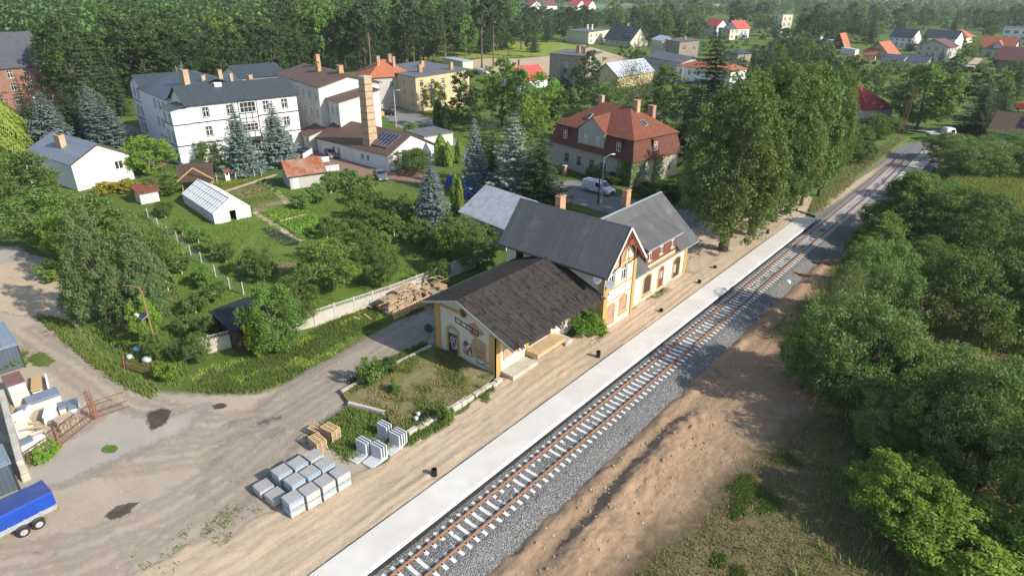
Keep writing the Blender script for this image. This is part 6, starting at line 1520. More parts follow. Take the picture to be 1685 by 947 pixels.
for x in (1.15,1.95):
    for s in (-1,1):
        wheel(tr, x, s*(Wt/2+.16), .33, .2, s)
        m = MB()
        for i in range(8):
            a0, a1 = math.pi*(i/8*.9+.05), math.pi*((i+1)/8*.9+.05); c = lambda an, rr: (x+rr*math.cos(an), .34+rr*math.sin(an))
            p0, p1 = c(a0,.40), c(a1,.40); y0, y1 = s*(Wt/2+.04), s*(Wt/2+.30)
            m.slab([(p0[0],y0,p0[1]),(p1[0],y0,p1[1]),(p1[0],y1,p1[1]),(p0[0],y1,p0[1])],.015)
        m.build('mudguard', M['dark_metal'], tr)
for s in (-1,1): m = MB(); m.box((-.06,s*.75-.12,.5),(-.01,s*.75+.12,.61)); m.build('tail_light', M['tail_red'], tr)

# ================================================================ paving stones, pallets, concrete angles on the yard edge
M['paver'] = rough_mat('concrete_paver', (.36,.36,.355), (.44,.44,.43), 2., None, rough=.9, bump=.004, bscale=30, space='obj')
M['paver_dark'] = rough_mat('paver_gaps', (.10,.095,.09), (.16,.15,.14), 5., None, rough=.95, bump=0, space='obj')
M['wrap'] = plain('blue_strapping', (.20,.40,.66), .4, var=.15)
M['film'] = plain('pale_film', (.5,.52,.54), .35, var=.1)
def paver_stack(levels, blue, seed):
    rg = random.Random(seed); r = bpy.data.objects.new('paver_stack', None); COL.objects.link(r); z = 0
    for lv in range(levels):
        pm = MB()
        for y in (-.42,0,.42): pm.box((-.5,y-.05,z),(.5,y+.05,z+.09))
        pm.box((-.5,-.5,z+.09),(.5,.5,z+.115)); pm.build('pallet', M['grey_wood'], r)
        m = MB(); z0 = z+.118; k = 4 if levels == 1 else 5; hh = .49/k
        for layer in range(k):
            j = rg.uniform(-.008,.008)
            for c in range(4): m.box((-.5+c*.25+.006+j,-.49,z0+layer*hh),(-.5+(c+1)*.25-.006+j,.49,z0+(layer+1)*hh-.006))
        if lv == levels-1:                              # hollow pavers: rows of openings on top
            m.mi = 1; zt = z0+k*hh-.002
            for i in range(8):
                for jx in range(8):
                    x = -.47+i*.122+(.06 if jx % 2 else 0); y = -.45+jx*.122
                    if x+.062 < .5: m.poly([(x,y,zt),(x+.062,y,zt),(x+.062,y+.062,zt),(x,y+.062,zt)])
        m.build('pavers', [M['paver'],M['paver_dark']], r)
        if blue[lv]:
            s = MB(); zz = z0+k*hh*.72
            for a in (-.508,.500): s.box((a,-.50,zz),(a+.008,.50,zz+.10)); s.box((-.5,a,zz),(.5,a+.008,zz+.10))
            s.build('strapping', M['wrap'], r)
        z = z0+k*hh
    return r
st2b = paver_stack(2,(1,1),1); st2 = paver_stack(2,(1,0),2); st2c = paver_stack(2,(0,0),4); st1 = paver_stack(1,(0,),3)
lay = [(-32.75,15.45,st2b,'blue banded stack of pavers at the far corner nearest the lone low stack'),(-32.62,16.56,st2b,'blue banded stack of pavers in the middle of the rearmost row'),(-32.48,17.69,st2,'stack of pavers in the rear corner nearest the wooden pallets'),
 (-31.36,15.53,st2b,'blue strapped stack of pavers in the middle row behind the low dark stack'),(-31.22,16.60,st2b,'blue strapped stack of pavers at the very centre of the block'),(-31.18,17.70,st2b,'blue strapped stack of pavers in the middle row nearest the concrete angles'),
 (-30.05,14.55,st2b,'front stack of pavers with blue strapping on the corner towards the camera'),(-29.86,15.62,st2c,'plain two high stack of pavers second along the front row by the sand'),(-29.80,16.72,st2,'two high stack of pavers third along the front row by the sand'),(-29.74,17.86,st2,'two high stack of pavers ending the front row nearest the concrete angles'),
 (-33.05,14.2,st1,'single low stack of pavers standing out alone at the yard side'),(-31.78,14.3,st1,'single low stack of pavers tucked between the lone stack and the front corner')]
used = set()
for v, u, s, lb in lay:
    if s.name in used: o = dup(s, (v,u,.012), R(random.uniform(-3,3)))
    else: o = s; used.add(s.name); o.location = (v,u,.012); o.rotation_euler = (0,0,R(random.uniform(-3,3)))
    tag(o, lb, 'paver stack', 'stacks of grey concrete pavers')
def pallet_mesh():
    m = MB()
    for y in (-.36,0,.36): m.box((-.6,y-.045,0),(.6,y+.045,.1))
    for i in range(6): x = -.6+i*.222; m.box((x,-.4,.102),(x+.09,.4,.124))
    for x in (-.6,-.05,.5): m.box((x,-.4,-.022),(x+.1,.4,-.002))
    return m
pm_ = pallet_mesh().mesh('pallet', M['raw_wood']); pm2 = pallet_mesh().mesh('pallet', M['grey_wood'])
def pallets(v, u, n, ang, lab, group='wooden pallets beside the pavers', mm=None, z=.03, tilt=0):
    for i in range(n):
        o = link('pallet', mm or (pm_ if random.random() < .75 else pm2), None, (v+random.uniform(-.03,.03), u+random.uniform(-.03,.03), z+i*.148), (tilt,0,R(ang+random.uniform(-3,3))))
        tag(o, lab if n == 1 else lab, 'pallet', group)
pallets(-35.5,20.0,4,8,'wooden pallet of the small rear stack beside the pavers','pallets of the small rear stack'); pallets(-34.35,20.4,7,5,'wooden pallet of the tall stack nearest the grass','pallets of the tall stack')
pallets(-34.15,19.1,6,-3,'wooden pallet of the stack just behind the pavers','pallets of the front stack'); pallets(-35.45,18.95,1,10,'single grey pallet lying alone at the edge of the cobbles',z=.05,tilt=.08,mm=pm2)
# precast concrete angles nested in rows
prof = [(0,0),(1.05,0),(1.05,1.15),(.95,1.15),(.93,.32),(.86,.18),(.72,.11),(0,.08)]
m = MB(); n = len(prof)
m.add([(-.5,a,b) for a,b in prof]+[(.5,a,b) for a,b in prof], [list(range(n)), list(range(2*n-1,n-1,-1))]+[[i,n+i,n+(i+1)%n,(i+1)%n] for i in range(n)])
M['new_concrete'] = rough_mat('fresh_concrete', (.42,.43,.45), (.50,.51,.53), 1.5, None, rough=.8, bump=.003, bscale=25, space='obj')
am = m.mesh('concrete_angle', M['new_concrete'])
for nm, v, u, k in (('in the front left row','-31.15',19.75,3),('in the front right row','-29.95',20.15,3),('in the rear left row','-31.5',21.9,3),('in the rear right row','-30.0',21.85,4)):
    for i in range(k):
        tag(link('concrete_angle', am, None, (float(v)+random.uniform(-.02,.02), u+i*.22, .02+i*.002), (0,0,R(random.uniform(-2,2)+4))), 'grey l-shaped precast concrete angle nested '+nm+' by the sandy strip', 'concrete angle', 'concrete angles '+nm)

# raised grass terrace, its stone kerb and low wall
tv = [at(582,662),at(722,584),at(812,622),at(728,672),at(688,712),at(655,690),at(600,675)]
terr = empty('grass_terrace', tuple(tv[0]), 0, 'raised grass terrace with broken stone edge in front of the goods shed', 'terrace')
o0 = tv[0]; pg = [(-37.9,34.3),(-30.6,34.3),(-29.75,31.2),(-30.0,28.5),(-30.35,25.2),(-31.6,23.9),(-33.5,24.8),(-36.5,23.6),(-38.4,24.2),(-38.3,29)]
pj = jag([Vector(p) for p in pg], .12, .4, 3); m = MB(); ht = .34
K_ = 26; gx0, gx1, gy0, gy1 = -38.3, -29.8, 23.7, 34.3
m.add([(p.x-o0.x,p.y-o0.y,-.05) for p in pj]+[(p.x-o0.x,p.y-o0.y,ht-.03) for p in pj], [[i,(i+1)%len(pj),len(pj)+(i+1)%len(pj),len(pj)+i] for i in range(len(pj))])
b_ = len(m.v)-len(pj)
for t_ in tessellate_polygon([[p.to_3d() for p in pj]]): 
    t_ = list(t_); A_,B_,C_ = (pj[i] for i in t_)
    if (B_-A_).cross(C_-A_) < 0: t_.reverse()
    m.f.append([b_+i for i in t_]); m.m.append(0)
m.build('turf', M['dry_grass'], terr)
m = MB(); rg = random.Random(9); y = 24.2
while y < 34.0:
    l = .5+rg.random()*.9; x = -30.25+.5*(y-24.2)/10*1.0 + .06*rg.uniform(-1,1); m.bevbox((x-.25-o0.x,y-o0.y,-.1),(x+.22-o0.x+rg.uniform(-.05,.05),min(y+l-.03,34.2)-o0.y,.40+rg.uniform(-.07,.05)), .04); y += l
m.build('stone_kerb', M['old_concrete'], terr)
m = MB()
for a, b in (((-38.35,24.2),(-38.2,34.0)),((-36.6,23.6),(-33.6,24.7))): m.bar((a[0]-o0.x,a[1]-o0.y,.2),(b[0]-o0.x,b[1]-o0.y,.2),.28,.5)
m.build('low_wall', M['old_concrete'], terr)
M['stone'] = rough_mat('rubble_stone', (.42,.37,.30), (.55,.49,.41), 3., (.30,.22,.16), 1., .35, .2, .9, .01, 20, 'obj')
def stone_mesh(seed, s=1.):
    rg = random.Random(seed); m = MB(); n = 7; pts = []
    for j in range(4):
        for i in range(n):
            a = 6.283*i/n; ph = -1.2+2.4*j/3; r = s*(.8+.4*rg.random())
            pts.append((r*math.cos(a)*math.cos(ph), r*math.sin(a)*math.cos(ph)*.8, r*.6*math.sin(ph)))
    m.add(pts, [[j*n+i,j*n+(i+1)%n,(j+1)*n+(i+1)%n,(j+1)*n+i] for j in range(3) for i in range(n)]+[list(range(n-1,-1,-1)), list(range(3*n,4*n))]); return m
# loose rubble: uncountable, so one mass
def rubble(name, spots, mat, smin, smax, n, seed, zf=None):
    rg = random.Random(seed); m = MB()
    for i in range(n):
        p, sp = spots[rg.randrange(len(spots))]; x, y = p[0]+rg.gauss(0,1)*sp[0], p[1]+rg.gauss(0,1)*sp[1]
        q = stone_mesh(rg.randrange(9999), smin+(smax-smin)*rg.random()**3); rot = Matrix.Rotation(rg.random()*6,3,'Z'); z = (zf(x,y) if zf else (p[2] if len(p)>2 else 0))
        m.add([rot@v + Vector((x,y,z+.01)) for v in q.v], q.f)
    return tag(m.build(name, mat), kind='stuff')
rubble('rubble', [((-29.3,33,0),(.5,2.)),((-28.6,40,0),(.7,2.5)),((-28.2,45.5,0),(.5,1.2)),((-28.0,50,0),(.4,1.5)),((-29.6,26,0),(.3,1.5)),((-29.4,22.6,0),(.3,.6)),((-28.2,56,0),(.2,4))], M['stone'], .05,.17, 190, 5)
rubble('loose_stones', [((-15,30,0),(2.0,8)),((-11,25,0),(3,8)),((-8,36,0),(3,7)),((-16.2,45,0),(.8,12))], M['stone'], .02,.10, 420, 6, earthz)
M['clod'] = rough_mat('earth_clods', (.38,.27,.17), (.30,.21,.135), 2., None, rough=.95, bump=.02, bscale=12, space='obj')
rubble('earth_clods', [((-15.2,33,0),(.9,6)),((-14,37,0),(1.2,4)),((-16.9,33,0),(.25,8)),((-12,30,0),(3,7))], M['clod'], .02,.13, 650, 16, earthz)
rubble('gravel_spill', [((-28,30),(1.5,10)),((-27,60),(.8,14)),((-27,88),(1.2,5)),((-36,26),(4,6)),((-44,12),(6,6))], M['stone'], .015,.06, 500, 7, lambda x,y:.03)
m = MB()
for i, (dx,dy) in enumerate(((0,0),(.35,.25),(.15,.6),(-.3,.5),(.2,.95))): 
    m.mi = 1 if i in (0,3) else 0; q = stone_mesh(40+i,.24); m.add([v+Vector((dx,dy,.2)) for v in q.v], q.f)
tag(m.build('rubbish_bags', [M['black_plastic'],M['film']], None, (-30.9,25.6,ht)), 'heap of black and white rubbish bags at the terrace edge', 'rubbish')
# black pipe stubs
def stub(v, u, h, lab, r=.2, lie=None):
    m = MB(); n = 18
    m.tube([(0,0,-.1),(0,0,h)], r, n, False); m.tube([(0,0,h),(0,0,-.05)], r*.86, n, False); b = len(m.v)-4*n
    m.add([((r if k else r*.86)*math.cos(6.283*i/n),(r if k else r*.86)*math.sin(6.283*i/n),h) for k in (0,1) for i in range(n)], [[n+i,n+(i+1)%n,(i+1)%n,i] for i in range(n)])
    o = m.build('drain_pipe', M['black_plastic'], None, (v,u,.04), lie, smooth=False); return tag(o, lab, 'pipe', 'black pipe stubs in the sand')
stub(-25.75,22.6,.52,'black pipe stub nearest the camera in the sand'); stub(-25.8,42.9,.58,'upright black pipe stub beside the goods shed bush')
stub(-25.85,54.6,.3,'short black pipe stub opposite the fretwork gable',.2,(R(8),R(24),0)); stub(-25.9,63.7,.38,'black pipe stub opposite the last station door'); stub(-26.4,68.9,.34,'low black pipe stub just past the station end',.2,(R(-14),0,0)); stub(-26,84.8,.6,'black pipe stub in tree shade near the platform end')

# ================================================================ left-hand yard: containers, stacks of panels, scrap gates
M['container'] = seam_mat('slate_blue_container', (.075,.10,.125), (.095,.12,.145), .28, 0, .5, .1, .02)
M['container_roof'] = seam_mat('grey_blue_roof', (.22,.26,.31), (.27,.31,.36), .5, 0, .4, .2, .02)
M['foam'] = seam_mat('cream_foam_panels', (.70,.64,.50), (.76,.71,.58), .11, 1, .8, 0, .012)
M['panel_blue'] = seam_mat('blue_grey_panels', (.16,.20,.26), (.20,.24,.30), 1.0, 0, .45, .1, .01)
M['panel_brown'] = rough_mat('brown_sheet', (.17,.085,.075), (.21,.11,.095), 1.5, None, rough=.6, bump=.004, space='obj')
M['panel_white'] = rough_mat('white_sheet', (.66,.67,.68), (.72,.73,.73), 1.5, (.5,.5,.48), 1., .25, .2, .6, .004, 10, 'obj', fine=.08)
M['ply'] = rough_mat('plywood', (.50,.34,.17), (.42,.28,.13), 2., None, rough=.8, bump=.004, space='obj')
def frame3(A, B, Cc, zt):
    """corner, ex, ey, lengths from three seen corners of a level top face"""
    a, b, c = at(*A, zt), at(*B, zt), at(*Cc, zt); ex = b-a; ey = c-b
    return a, ex, ey
def stackbox(name, label, A, B, Cc, zt, layers, cat='panels', group=None):
    """layers from the ground up: (height, material, inset)"""
    a, ex, ey = frame3(A, B, Cc, zt); lx = ex.length; ly = ey.length; ang = math.atan2(ex.y, ex.x)
    s = 1 if ex.cross(ey).z > 0 else -1
    r = empty(name, (a.x,a.y,.01), ang, label, cat, group); z = 0; H = sum(l[0] for l in layers)
    for h, mt, ins in layers:
        m = MB(); y0, y1 = (0, ly) if s > 0 else (-ly, 0); m.bevbox((ins,y0+ins,z+.004),(lx-ins,y1-ins,z+h-.004), .012); m.build('layer', M[mt], r); z += h
    return r
K2 = lambda x, y: (x/5.92, 530+y/5.92)
K = lambda x, y: (x/4.305, 660+y/4.305)
cA = empty('container', (-65.5,9.15,0), R(96), 'slate blue site container with pale roof at the left edge beyond the panels', 'container', 'slate blue containers')
def container(r, L, W, H):
    m = MB(); m.box((0,0,.1),(W,L,H-.12)); m.build('body', M['container'], r)
    m = MB(); m.box((-.08,-.08,H-.12),(W+.08,L+.08,H-.02)); m.box((.12,.12,H-.02),(W-.12,L-.12,H+.02)); m.build('roof', M['container_roof'], r)
    m = MB(); m.box((.25,-.04,.15),(W/2-.04,-.002,H-.3)); m.build('door', M['container'], r); m = MB(); m.box((W/2+.04,-.04,.15),(W-.25,-.002,H-.3)); m.build('door', M['container'], r)
    m = MB()
    for x in (0,W-.08):
        for y in (0,L-.08): m.box((x-.02,y-.02,0),(x+.1,y+.1,H-.13))
    m.build('corner_post', M['dark_metal'], r)
cA.location = (-65.6-2.3, 8.95, 0); cA.rotation_euler.z = R(-90+90-10); cA.location = (-67.6,9.3,0)
cA.rotation_euler.z = R(0)
# front (door) face looks along -u: local y runs towards -u
container(cA, 5.5, 2.2, 2.35); cA.rotation_euler.z = R(-90-4); cA.location = (-67.9,9.2,0)
cB = empty('container', (-47.9,4.05,0), R(-94), 'slate blue site container partly hidden behind the blue trailer', 'container', 'slate blue containers')
container(cB, 2.5, 5.5, 2.3)
stackbox('panel_stack', 'cream foam panels stacked under a brown sheet top', K2(10,525), K2(180,470), K2(255,565), 1.9, [(.9,'foam',0),(.06,'ply',.05),(.85,'foam',.02),(.09,'panel_brown',-.03)])
stackbox('panel_stack', 'long low stack of blue grey sandwich panels with white edges', K2(230,730), K2(540,625), K2(595,680), .75, [(.28,'foam',0),(.10,'panel_white',0),(.12,'foam',.02),(.25,'panel_blue',-.01)])
stackbox('panel_stack', 'short white and blue panels beside the rusty gate', K2(435,815), K2(550,790), K2(585,875), .8, [(.35,'foam',0),(.25,'panel_white',.03),(.2,'panel_white',0)])
stackbox('panel_stack', 'dark blue topped white block near the rusty gate', K2(655,755), K2(750,730), K2(780,795), .7, [(.4,'panel_white',0),(.3,'panel_blue',-.01)])
stackbox('panel_stack', 'blue sheet bundle lying against the white panels', K2(550,790), K2(640,762), K2(660,810), .7, [(.5,'foam',.02),(.2,'panel_blue',-.01)])
stackbox('board_pile', 'pile of plywood boards behind the cream foam panels', K2(300,520), K2(400,495), K2(470,620), .55, [(.3,'foam',.05),(.15,'panel_blue',.1),(.1,'ply',0)])
stackbox('panel_stack', 'narrow white strip of panels beside the plywood pile', K2(430,500), K2(448,495), K2(510,605), .6, [(.6,'panel_white',0)])
stackbox('panel_stack', 'pale sheet pile in front of the cream foam panels', K2(60,920), K2(215,850), K2(265,890), 1.0, [(.4,'foam',0),(.2,'panel_white',.04),(.25,'foam',.02),(.15,'panel_white',-.03)])
stackbox('panel_stack', 'dark blue sheets on edge among the pale panels', K2(200,800), K2(260,790), K2(330,930), .8, [(.8,'panel_blue',0)])
stackbox('panel_stack', 'white boards lengthwise beside the dark blue sheets', K2(270,800), K2(305,795), K2(380,945), .6, [(.3,'foam',0),(.3,'panel_white',0)])
stackbox('panel_stack', 'cream offcuts low beside the graffiti wall', K(60,165), K(190,110), K(205,150), .8, [(.5,'foam',.0),(.15,'ply',.05),(.15,'foam',-.03)])
stackbox('panel_stack', 'white offcuts between the graffiti wall and rusty gate', K(75,200), K(190,160), K(205,190), .6, [(.35,'foam',0),(.25,'panel_white',0)])
stackbox('panel_stack', 'dark grey topped white panels beside the shrub', K(100,290), K(205,240), K(215,275), .8, [(.45,'panel_white',0),(.2,'foam',.02),(.15,'panel_blue',0)])
stackbox('panel_stack', 'jumbled white panels behind the rusty fence', K(215,225), K(320,195), K(335,235), .6, [(.35,'foam',0),(.25,'panel_white',0)])
stackbox('panel_stack', 'low white panels at the foot of the rusty fence', K(250,300), K(350,270), K(400,300), .45, [(.25,'panel_white',0),(.2,'foam',.03)])
for i, (a, b, lb) in enumerate(((K(140,205),K(300,170),'orange plank lying across the white panels'),(K(200,155),K(275,145),'short orange plank beside the dark blue sheets'),(K(230,245),K(330,200),'long orange lath resting on the jumbled panels'))):
    p, q = at(*a,.82), at(*b,.82); m = MB(); m.bar((0,0,0), q-p, .18, .05); tag(m.build('plank', M['raw_wood'], None, tuple(p)), lb, 'plank')
fr = empty('timber_crate', tuple(at(*K(380,135),.0)), R(20), 'grey slatted crates with cut logs behind the rusty gate', 'crate')
a, ex, ey = frame3(K(370,125), K(500,65), K(525,95), .9); fr.location = (a.x,a.y,0); fr.rotation_euler.z = math.atan2(ex.y,ex.x); lx, ly = ex.length, ey.length
m = MB()
for i in range(4): m.box((0,-ly+ly*i/3-.05,.82),(lx,-ly+ly*i/3+.05,.9))
for i in range(7): m.box((lx*i/6-.03,-ly,.74),(lx*i/6+.03,0,.82)); 
for x in (0,lx/2,lx): m.box((x-.05,-ly-.02,0),(x+.05,-ly+.06,.74)); m.box((x-.05,-.06,0),(x+.05,.02,.74))
m.build('frame', M['grey_wood'], fr)
lg = MB(); rg = random.Random(3)
for r_ in range(5):
    for c in range(13):
        x = .05+c*lx/13+rg.uniform(-.02,.02); z = .08+r_*.13; lg.tube([(x,-ly-.15-rg.random()*.12,z),(x,-ly+.3,z)], .062, 7)
lg.build('logs', M['grey_wood'], fr)
tag(fr, None)
gw = empty('graffiti_wall', (-46.3,4.45,0), 0, 'low pale concrete wall with black and white graffiti behind the trailer', 'wall')
a, b = Vector((-46.25,4.6,0)), Vector((-57,6.2,0)); d = (b-a); ang = math.atan2(d.y,d.x); gw.rotation_euler.z = ang; Lw = d.length
m = MB(); m.bevbox((0,-.2,0),(Lw,.2,1.5), .04); m.build('wall', M['old_concrete'], gw); m = MB(); m.bevbox((-.3,-.24,0),(1.0,.24,.5),.04); m.build('footing', M['stone'], gw)
scrawl(lambda x,z,dd: Vector((x,.202+dd,z)), 1.2, .8, 1.6, .9, 31, 5).build('graffiti', M['graffiti_black'], gw)
m = MB()
for x, z in ((.7,.9),(1.5,.8),(2.1,.9)): m.poly([(x+.35*math.cos(a_),.205,z+.3*math.sin(a_)) for a_ in [i*.6283 for i in range(10)]][::-1])
m.build('graffiti', M['graffiti_white'], gw)
def rusty_gate(name, label, p, q, h, posts, n, lean=0.):
    p = Vector(p); q = Vector(q); r = empty(name, tuple(p), math.atan2((q-p).y,(q-p).x), label, 'gate'); L = (q-p).length
    r.rotation_euler.x = lean
    m = MB()
    for z in (.15,h*.45,h): m.bar((0,0,z),(L,0,z),.055)
    for i in range(n): x = L*(i+.5)/n; m.bar((x,0,.15),(x,0,h),.022)
    m.bar((0,0,.15),(L*.5,0,h),.03)
    m.build('leaf', M['rust'], r)
    for x in posts: m = MB(); m.box((x*L-.09,-.09,-.1),(x*L+.09,.09,h+.25)); m.build('post', M['rust'], r)
    return r
rusty_gate('iron_gate', 'long rusty iron gate leaf in front of the cut logs', (-48.2,7.05,0), (-49.86,9.93,0), 1.55, (0,), 12)
rusty_gate('iron_gate', 'rusty gate leaf folded outwards with tall lattice post', (-49.9,10.05,0), (-49.5,12.3,0), 1.5, (0,), 5)
rusty_gate('iron_fence', 'rusty iron fence behind the round shrub', (-47.2,4.7,0), (-48.15,6.9,0), 1.35, (), 11)
rusty_gate('iron_fence', 'low rusty fence leaning among bushes below the lamp post', (-55.8,14.3,0), (-52.1,15.4,0), .95, (0,1), 18, R(-6))
tw = empty('lattice_post', (-49.95,9.95,0), R(30), 'tall rusty lattice gate post', 'post'); m = MB()
for x,y in ((-.12,-.12),(.12,-.12),(.12,.12),(-.12,.12)): m.bar((x,y,0),(x,y,2.6),.04)
for i in range(7): z = .2+i*.35; m.bar((-.12,-.12,z),(.12,-.12,z+.3),.025); m.bar((.12,-.12,z),(.12,.12,z+.3),.025); m.bar((-.12,.12,z),(-.12,-.12,z+.3),.025)
m.build('lattice', M['rust'], tw)
lp = empty('lamp_post', (-55.1,16.95,0), 0, 'rusty bent lamp post with small solar panel at the yard gate', 'lamp post')
m = MB(); m.tube([(0,0,-.1),(0,0,2),(0,0,6.6),(-.12,-.1,7.0),(-.5,-.35,7.12),(-1.2,-.9,7.15)], [.09,.08,.06,.05,.045,.04], 8); m.build('pole', M['orange_trim'] if False else M['rail_rust'], lp)
m = MB(); m.cbox((-.25,-.3,4.35),(.9,.62,.05), Matrix.Rotation(R(28),3,'X')); sp = m.build('solar_panel', M['zinc'], lp); m = MB(); m.cbox((-.25,-.318,4.385),(.82,.54,.012), Matrix.Rotation(R(28),3,'X')); m.build('cell_sheet', M['pv'], sp)
m = MB(); m.cbox((-1.0,-.5,4.25),(.75,.22,.07)); m.bar((-.6,-.3,4.25),(0,0,4.2),.05); m.build('lamp_head', M['white_paint'], lp)
# more lamps and poles
def pole(label, p, h, mat='old_concrete', arm=None, name='lamp_post', cat='lamp post', tilt=(0,0)):
    r = empty(name, tuple(p), 0, label, cat); r.rotation_euler = (tilt[0], tilt[1], 0); m = MB(); m.tube([(0,0,-.2),(0,0,h)], [.14,.09], 8); m.build('pole', M[mat], r)
    if arm:
        m = MB(); a = Vector((arm[0],arm[1],h+arm[2])); m.tube([(0,0,h-.1),a*.5+Vector((0,0,h*.5+.15)),a], .04, 6); m.build('arm', M['zinc'], r); m = MB(); m.cbox(a+Vector((arm[0]*.12,arm[1]*.12,0)),(.6,.28,.12), Matrix.Rotation(math.atan2(arm[1],arm[0]),3,'Z')); m.build('lamp_head', M['white_paint'], r)
    return r
pole('grey concrete street lamp in front of the white van', (-49.9,80.3,0), 7.2, arm=(.6,1.2,.5)); pole('dark wooden pole close left of the street lamp by the van', (-50.6,80.6,0), 6.5, 'dark_wood', None, 'utility_pole', 'pole')
pole('pale concrete lamp at the bend of the asphalt road', tuple(at(652,209)), 8.2, arm=(1.0,.3,.2)); pole('white lamp pole before the cream house with steep green roof', tuple(at(1041,100)), 9.5, arm=(.5,.5,.1))
pole('leaning pale pole beside the old spruce', tuple(at(1119,155)), 8.5, name='utility_pole', cat='pole'); pole('small pale lamp above the bushes left of the white house', tuple(at(30,255)), 5.5, 'orange_trim', (-1.2,-.6,.1)); pole('pale lamp among dark bushes below the white house', tuple(at(62,330)), 5.5, 'grey_concrete', (-.9,-.3,.1))
# lattice masts
def mast(label, p, h, w, mat, lean=(0,0)):
    r = empty('lattice_mast', tuple(p), R(20), label, 'mast'); r.rotation_euler = (lean[0], lean[1], R(20)); m = MB(); t = w*.35
    C4 = [(-1,-1),(1,-1),(1,1),(-1,1)]; f = lambda i, z: Vector((C4[i%4][0]*(w+(t-w)*z/h)/2, C4[i%4][1]*(w+(t-w)*z/h)/2, z))
    for i in range(4): m.bar(f(i,0), f(i,h), .07)
    n = int(h/.9)
    for k in range(n):
        z0, z1 = h*k/n, h*(k+1)/n
        for i in range(4): m.bar(f(i,z0), f(i+1,z1), .035); m.bar(f(i,z1), f(i+1,z1), .03)
    m.build('lattice', M[mat], r)
    m = MB(); m.bar((-.9,0,h-.6),(.9,0,h-.6),.08); m.bar((-.6,0,h-1.6),(.6,0,h-1.6),.08); m.build('crossarm', M[mat], r)
mast('rusty lattice signal mast by the level crossing', (-27.1,170.2,0), 10.8, 1.1, 'rust', (R(-2),R(3))); mast('dark lattice mast standing among the trees at the right edge', (5.2,49.6,-.4), 9.5, 1.3, 'dark_metal', (R(2),R(6)))
# ================================================================ fences
M['fence_concrete'] = rough_mat('concrete_fence_panels', (.40,.375,.32), (.48,.45,.39), 1.2, (.33,.31,.26), .8, .35, .2, .9, .008, 18, 'obj')
def concrete_fence(label, pts, gap=2.0, h=1.75, lace=True):
    pts = [Vector(p).to_3d() for p in pts]; p0 = pts[0]; r = empty('concrete_fence', tuple(p0), 0, label, 'fence')
    P = []
    for a, b in zip(pts, pts[1:]):
        a = Vector(a); b = Vector(b); n = max(1, round((b-a).length/gap)); P += [a.lerp(b, i/n) for i in range(n)]
    P.append(Vector(pts[-1]))
    for q in P:
        m = MB(); q = q-p0; m.bevbox((q.x-.07,q.y-.07,-.1),(q.x+.07,q.y+.07,h+.15),.02); m.build('post', M['fence_concrete'], r)
    for a, b in zip(P, P[1:]):
        a = a-p0; b = b-p0; m = MB(); d = (b-a).normalized()
        for k in range(3): z0 = .02+k*.43; m.bar(a+Vector((0,0,z0+.21)), b+Vector((0,0,z0+.21)), .055, .42)
        if lace:
            z0, z1 = 1.33, h; m.bar(a+Vector((0,0,z0)), b+Vector((0,0,z0)), .055,.06); m.bar(a+Vector((0,0,z1)), b+Vector((0,0,z1)), .07,.08)
            L = (b-a).length; n = 8
            for i in range(n):
                x0, x1 = L*i/n, L*(i+1)/n; m.bar(a+d*x0+Vector((0,0,z0)), a+d*x1+Vector((0,0,z1)), .05,.05); m.bar(a+d*x1+Vector((0,0,z0)), a+d*x0+Vector((0,0,z1)), .05,.05)
        m.build('panel', M['fence_concrete'], r)
concrete_fence('pale concrete panel fence with openwork top along the garden', [(-53.3,18.3),(-52.0,22.6),(-49.8,29.5),(-48.6,38),(-48.2,45),(-47.9,53)])
concrete_fence('grey concrete fence beside the lane behind the outbuilding', [at(858,345),at(895,352),at(935,338)], 1.8, 1.5, False)
def wire_fence(label, pts, h=1.4, mat='old_concrete', gap=None, mesh=True, lean=True):
    p0 = Vector(pts[0]); r = empty('wire_fence', tuple(p0), 0, label, 'fence')
    for q in pts:
        q = Vector(q)-p0; m = MB(); m.bar((q.x,q.y,-.1),(q.x+random.uniform(-.06,.06),q.y,h+random.uniform(0,.2)),.1); m.build('post', M[mat], r)
    m = MB()
    for a, b in zip(pts, pts[1:]):
        a = Vector(a)-p0; b = Vector(b)-p0
        for k in range(6): z = .1+k*(h-.15)/5; m.bar(a+Vector((0,0,z)), b+Vector((0,0,z)), .006)
        n = int((b-a).length/.25)
        for i in range(n): c = a.lerp(b, i/n); m.bar(c+Vector((0,0,.1)), c+Vector((0,0,h-.05)), .004)
    m.build('netting', M['zinc'], r)
C5 = lambda x, y: (x/2.786, 300+y/2.786)
wire_fence('wire garden fence on concrete posts running past the greenhouse', [at(*C5(*p)) for p in ((680,165),(728,210),(772,250),(815,275),(875,335),(925,370),(990,435),(1055,490),(1118,515))])
C7_ = lambda x, y: (230+x/4.985, 230+y/4.985)
wire_fence('wire fence before the half timbered house', [at(*C7_(*p)) for p in ((530,350),(635,345),(790,325),(942,300),(1000,295))], 1.2)
wire_fence('wire fence on posts past the washing lines', [at(*C7_(*p)) for p in ((1430,355),(1480,315),(1550,335),(1625,350))], 1.3)
# brick gate pillar by the mansard house
gp_ = empty('gate_pillar', tuple(at(929,289)), R(-10), 'red brick gate pillar before the mansard house', 'pillar'); m = MB(); m.box((-.3,-.3,0),(.3,.3,1.7)); m.build('shaft', M['brick_orange'], gp_); m = MB(); m.box((-.36,-.36,1.702),(.36,.36,1.85)); m.build('cap', M['old_concrete'], gp_)
f = rusty_gate('iron_fence', 'dark iron railing between the brick gate pillar and the steps', at(907,287), at(927,289), 1.1, (), 14)
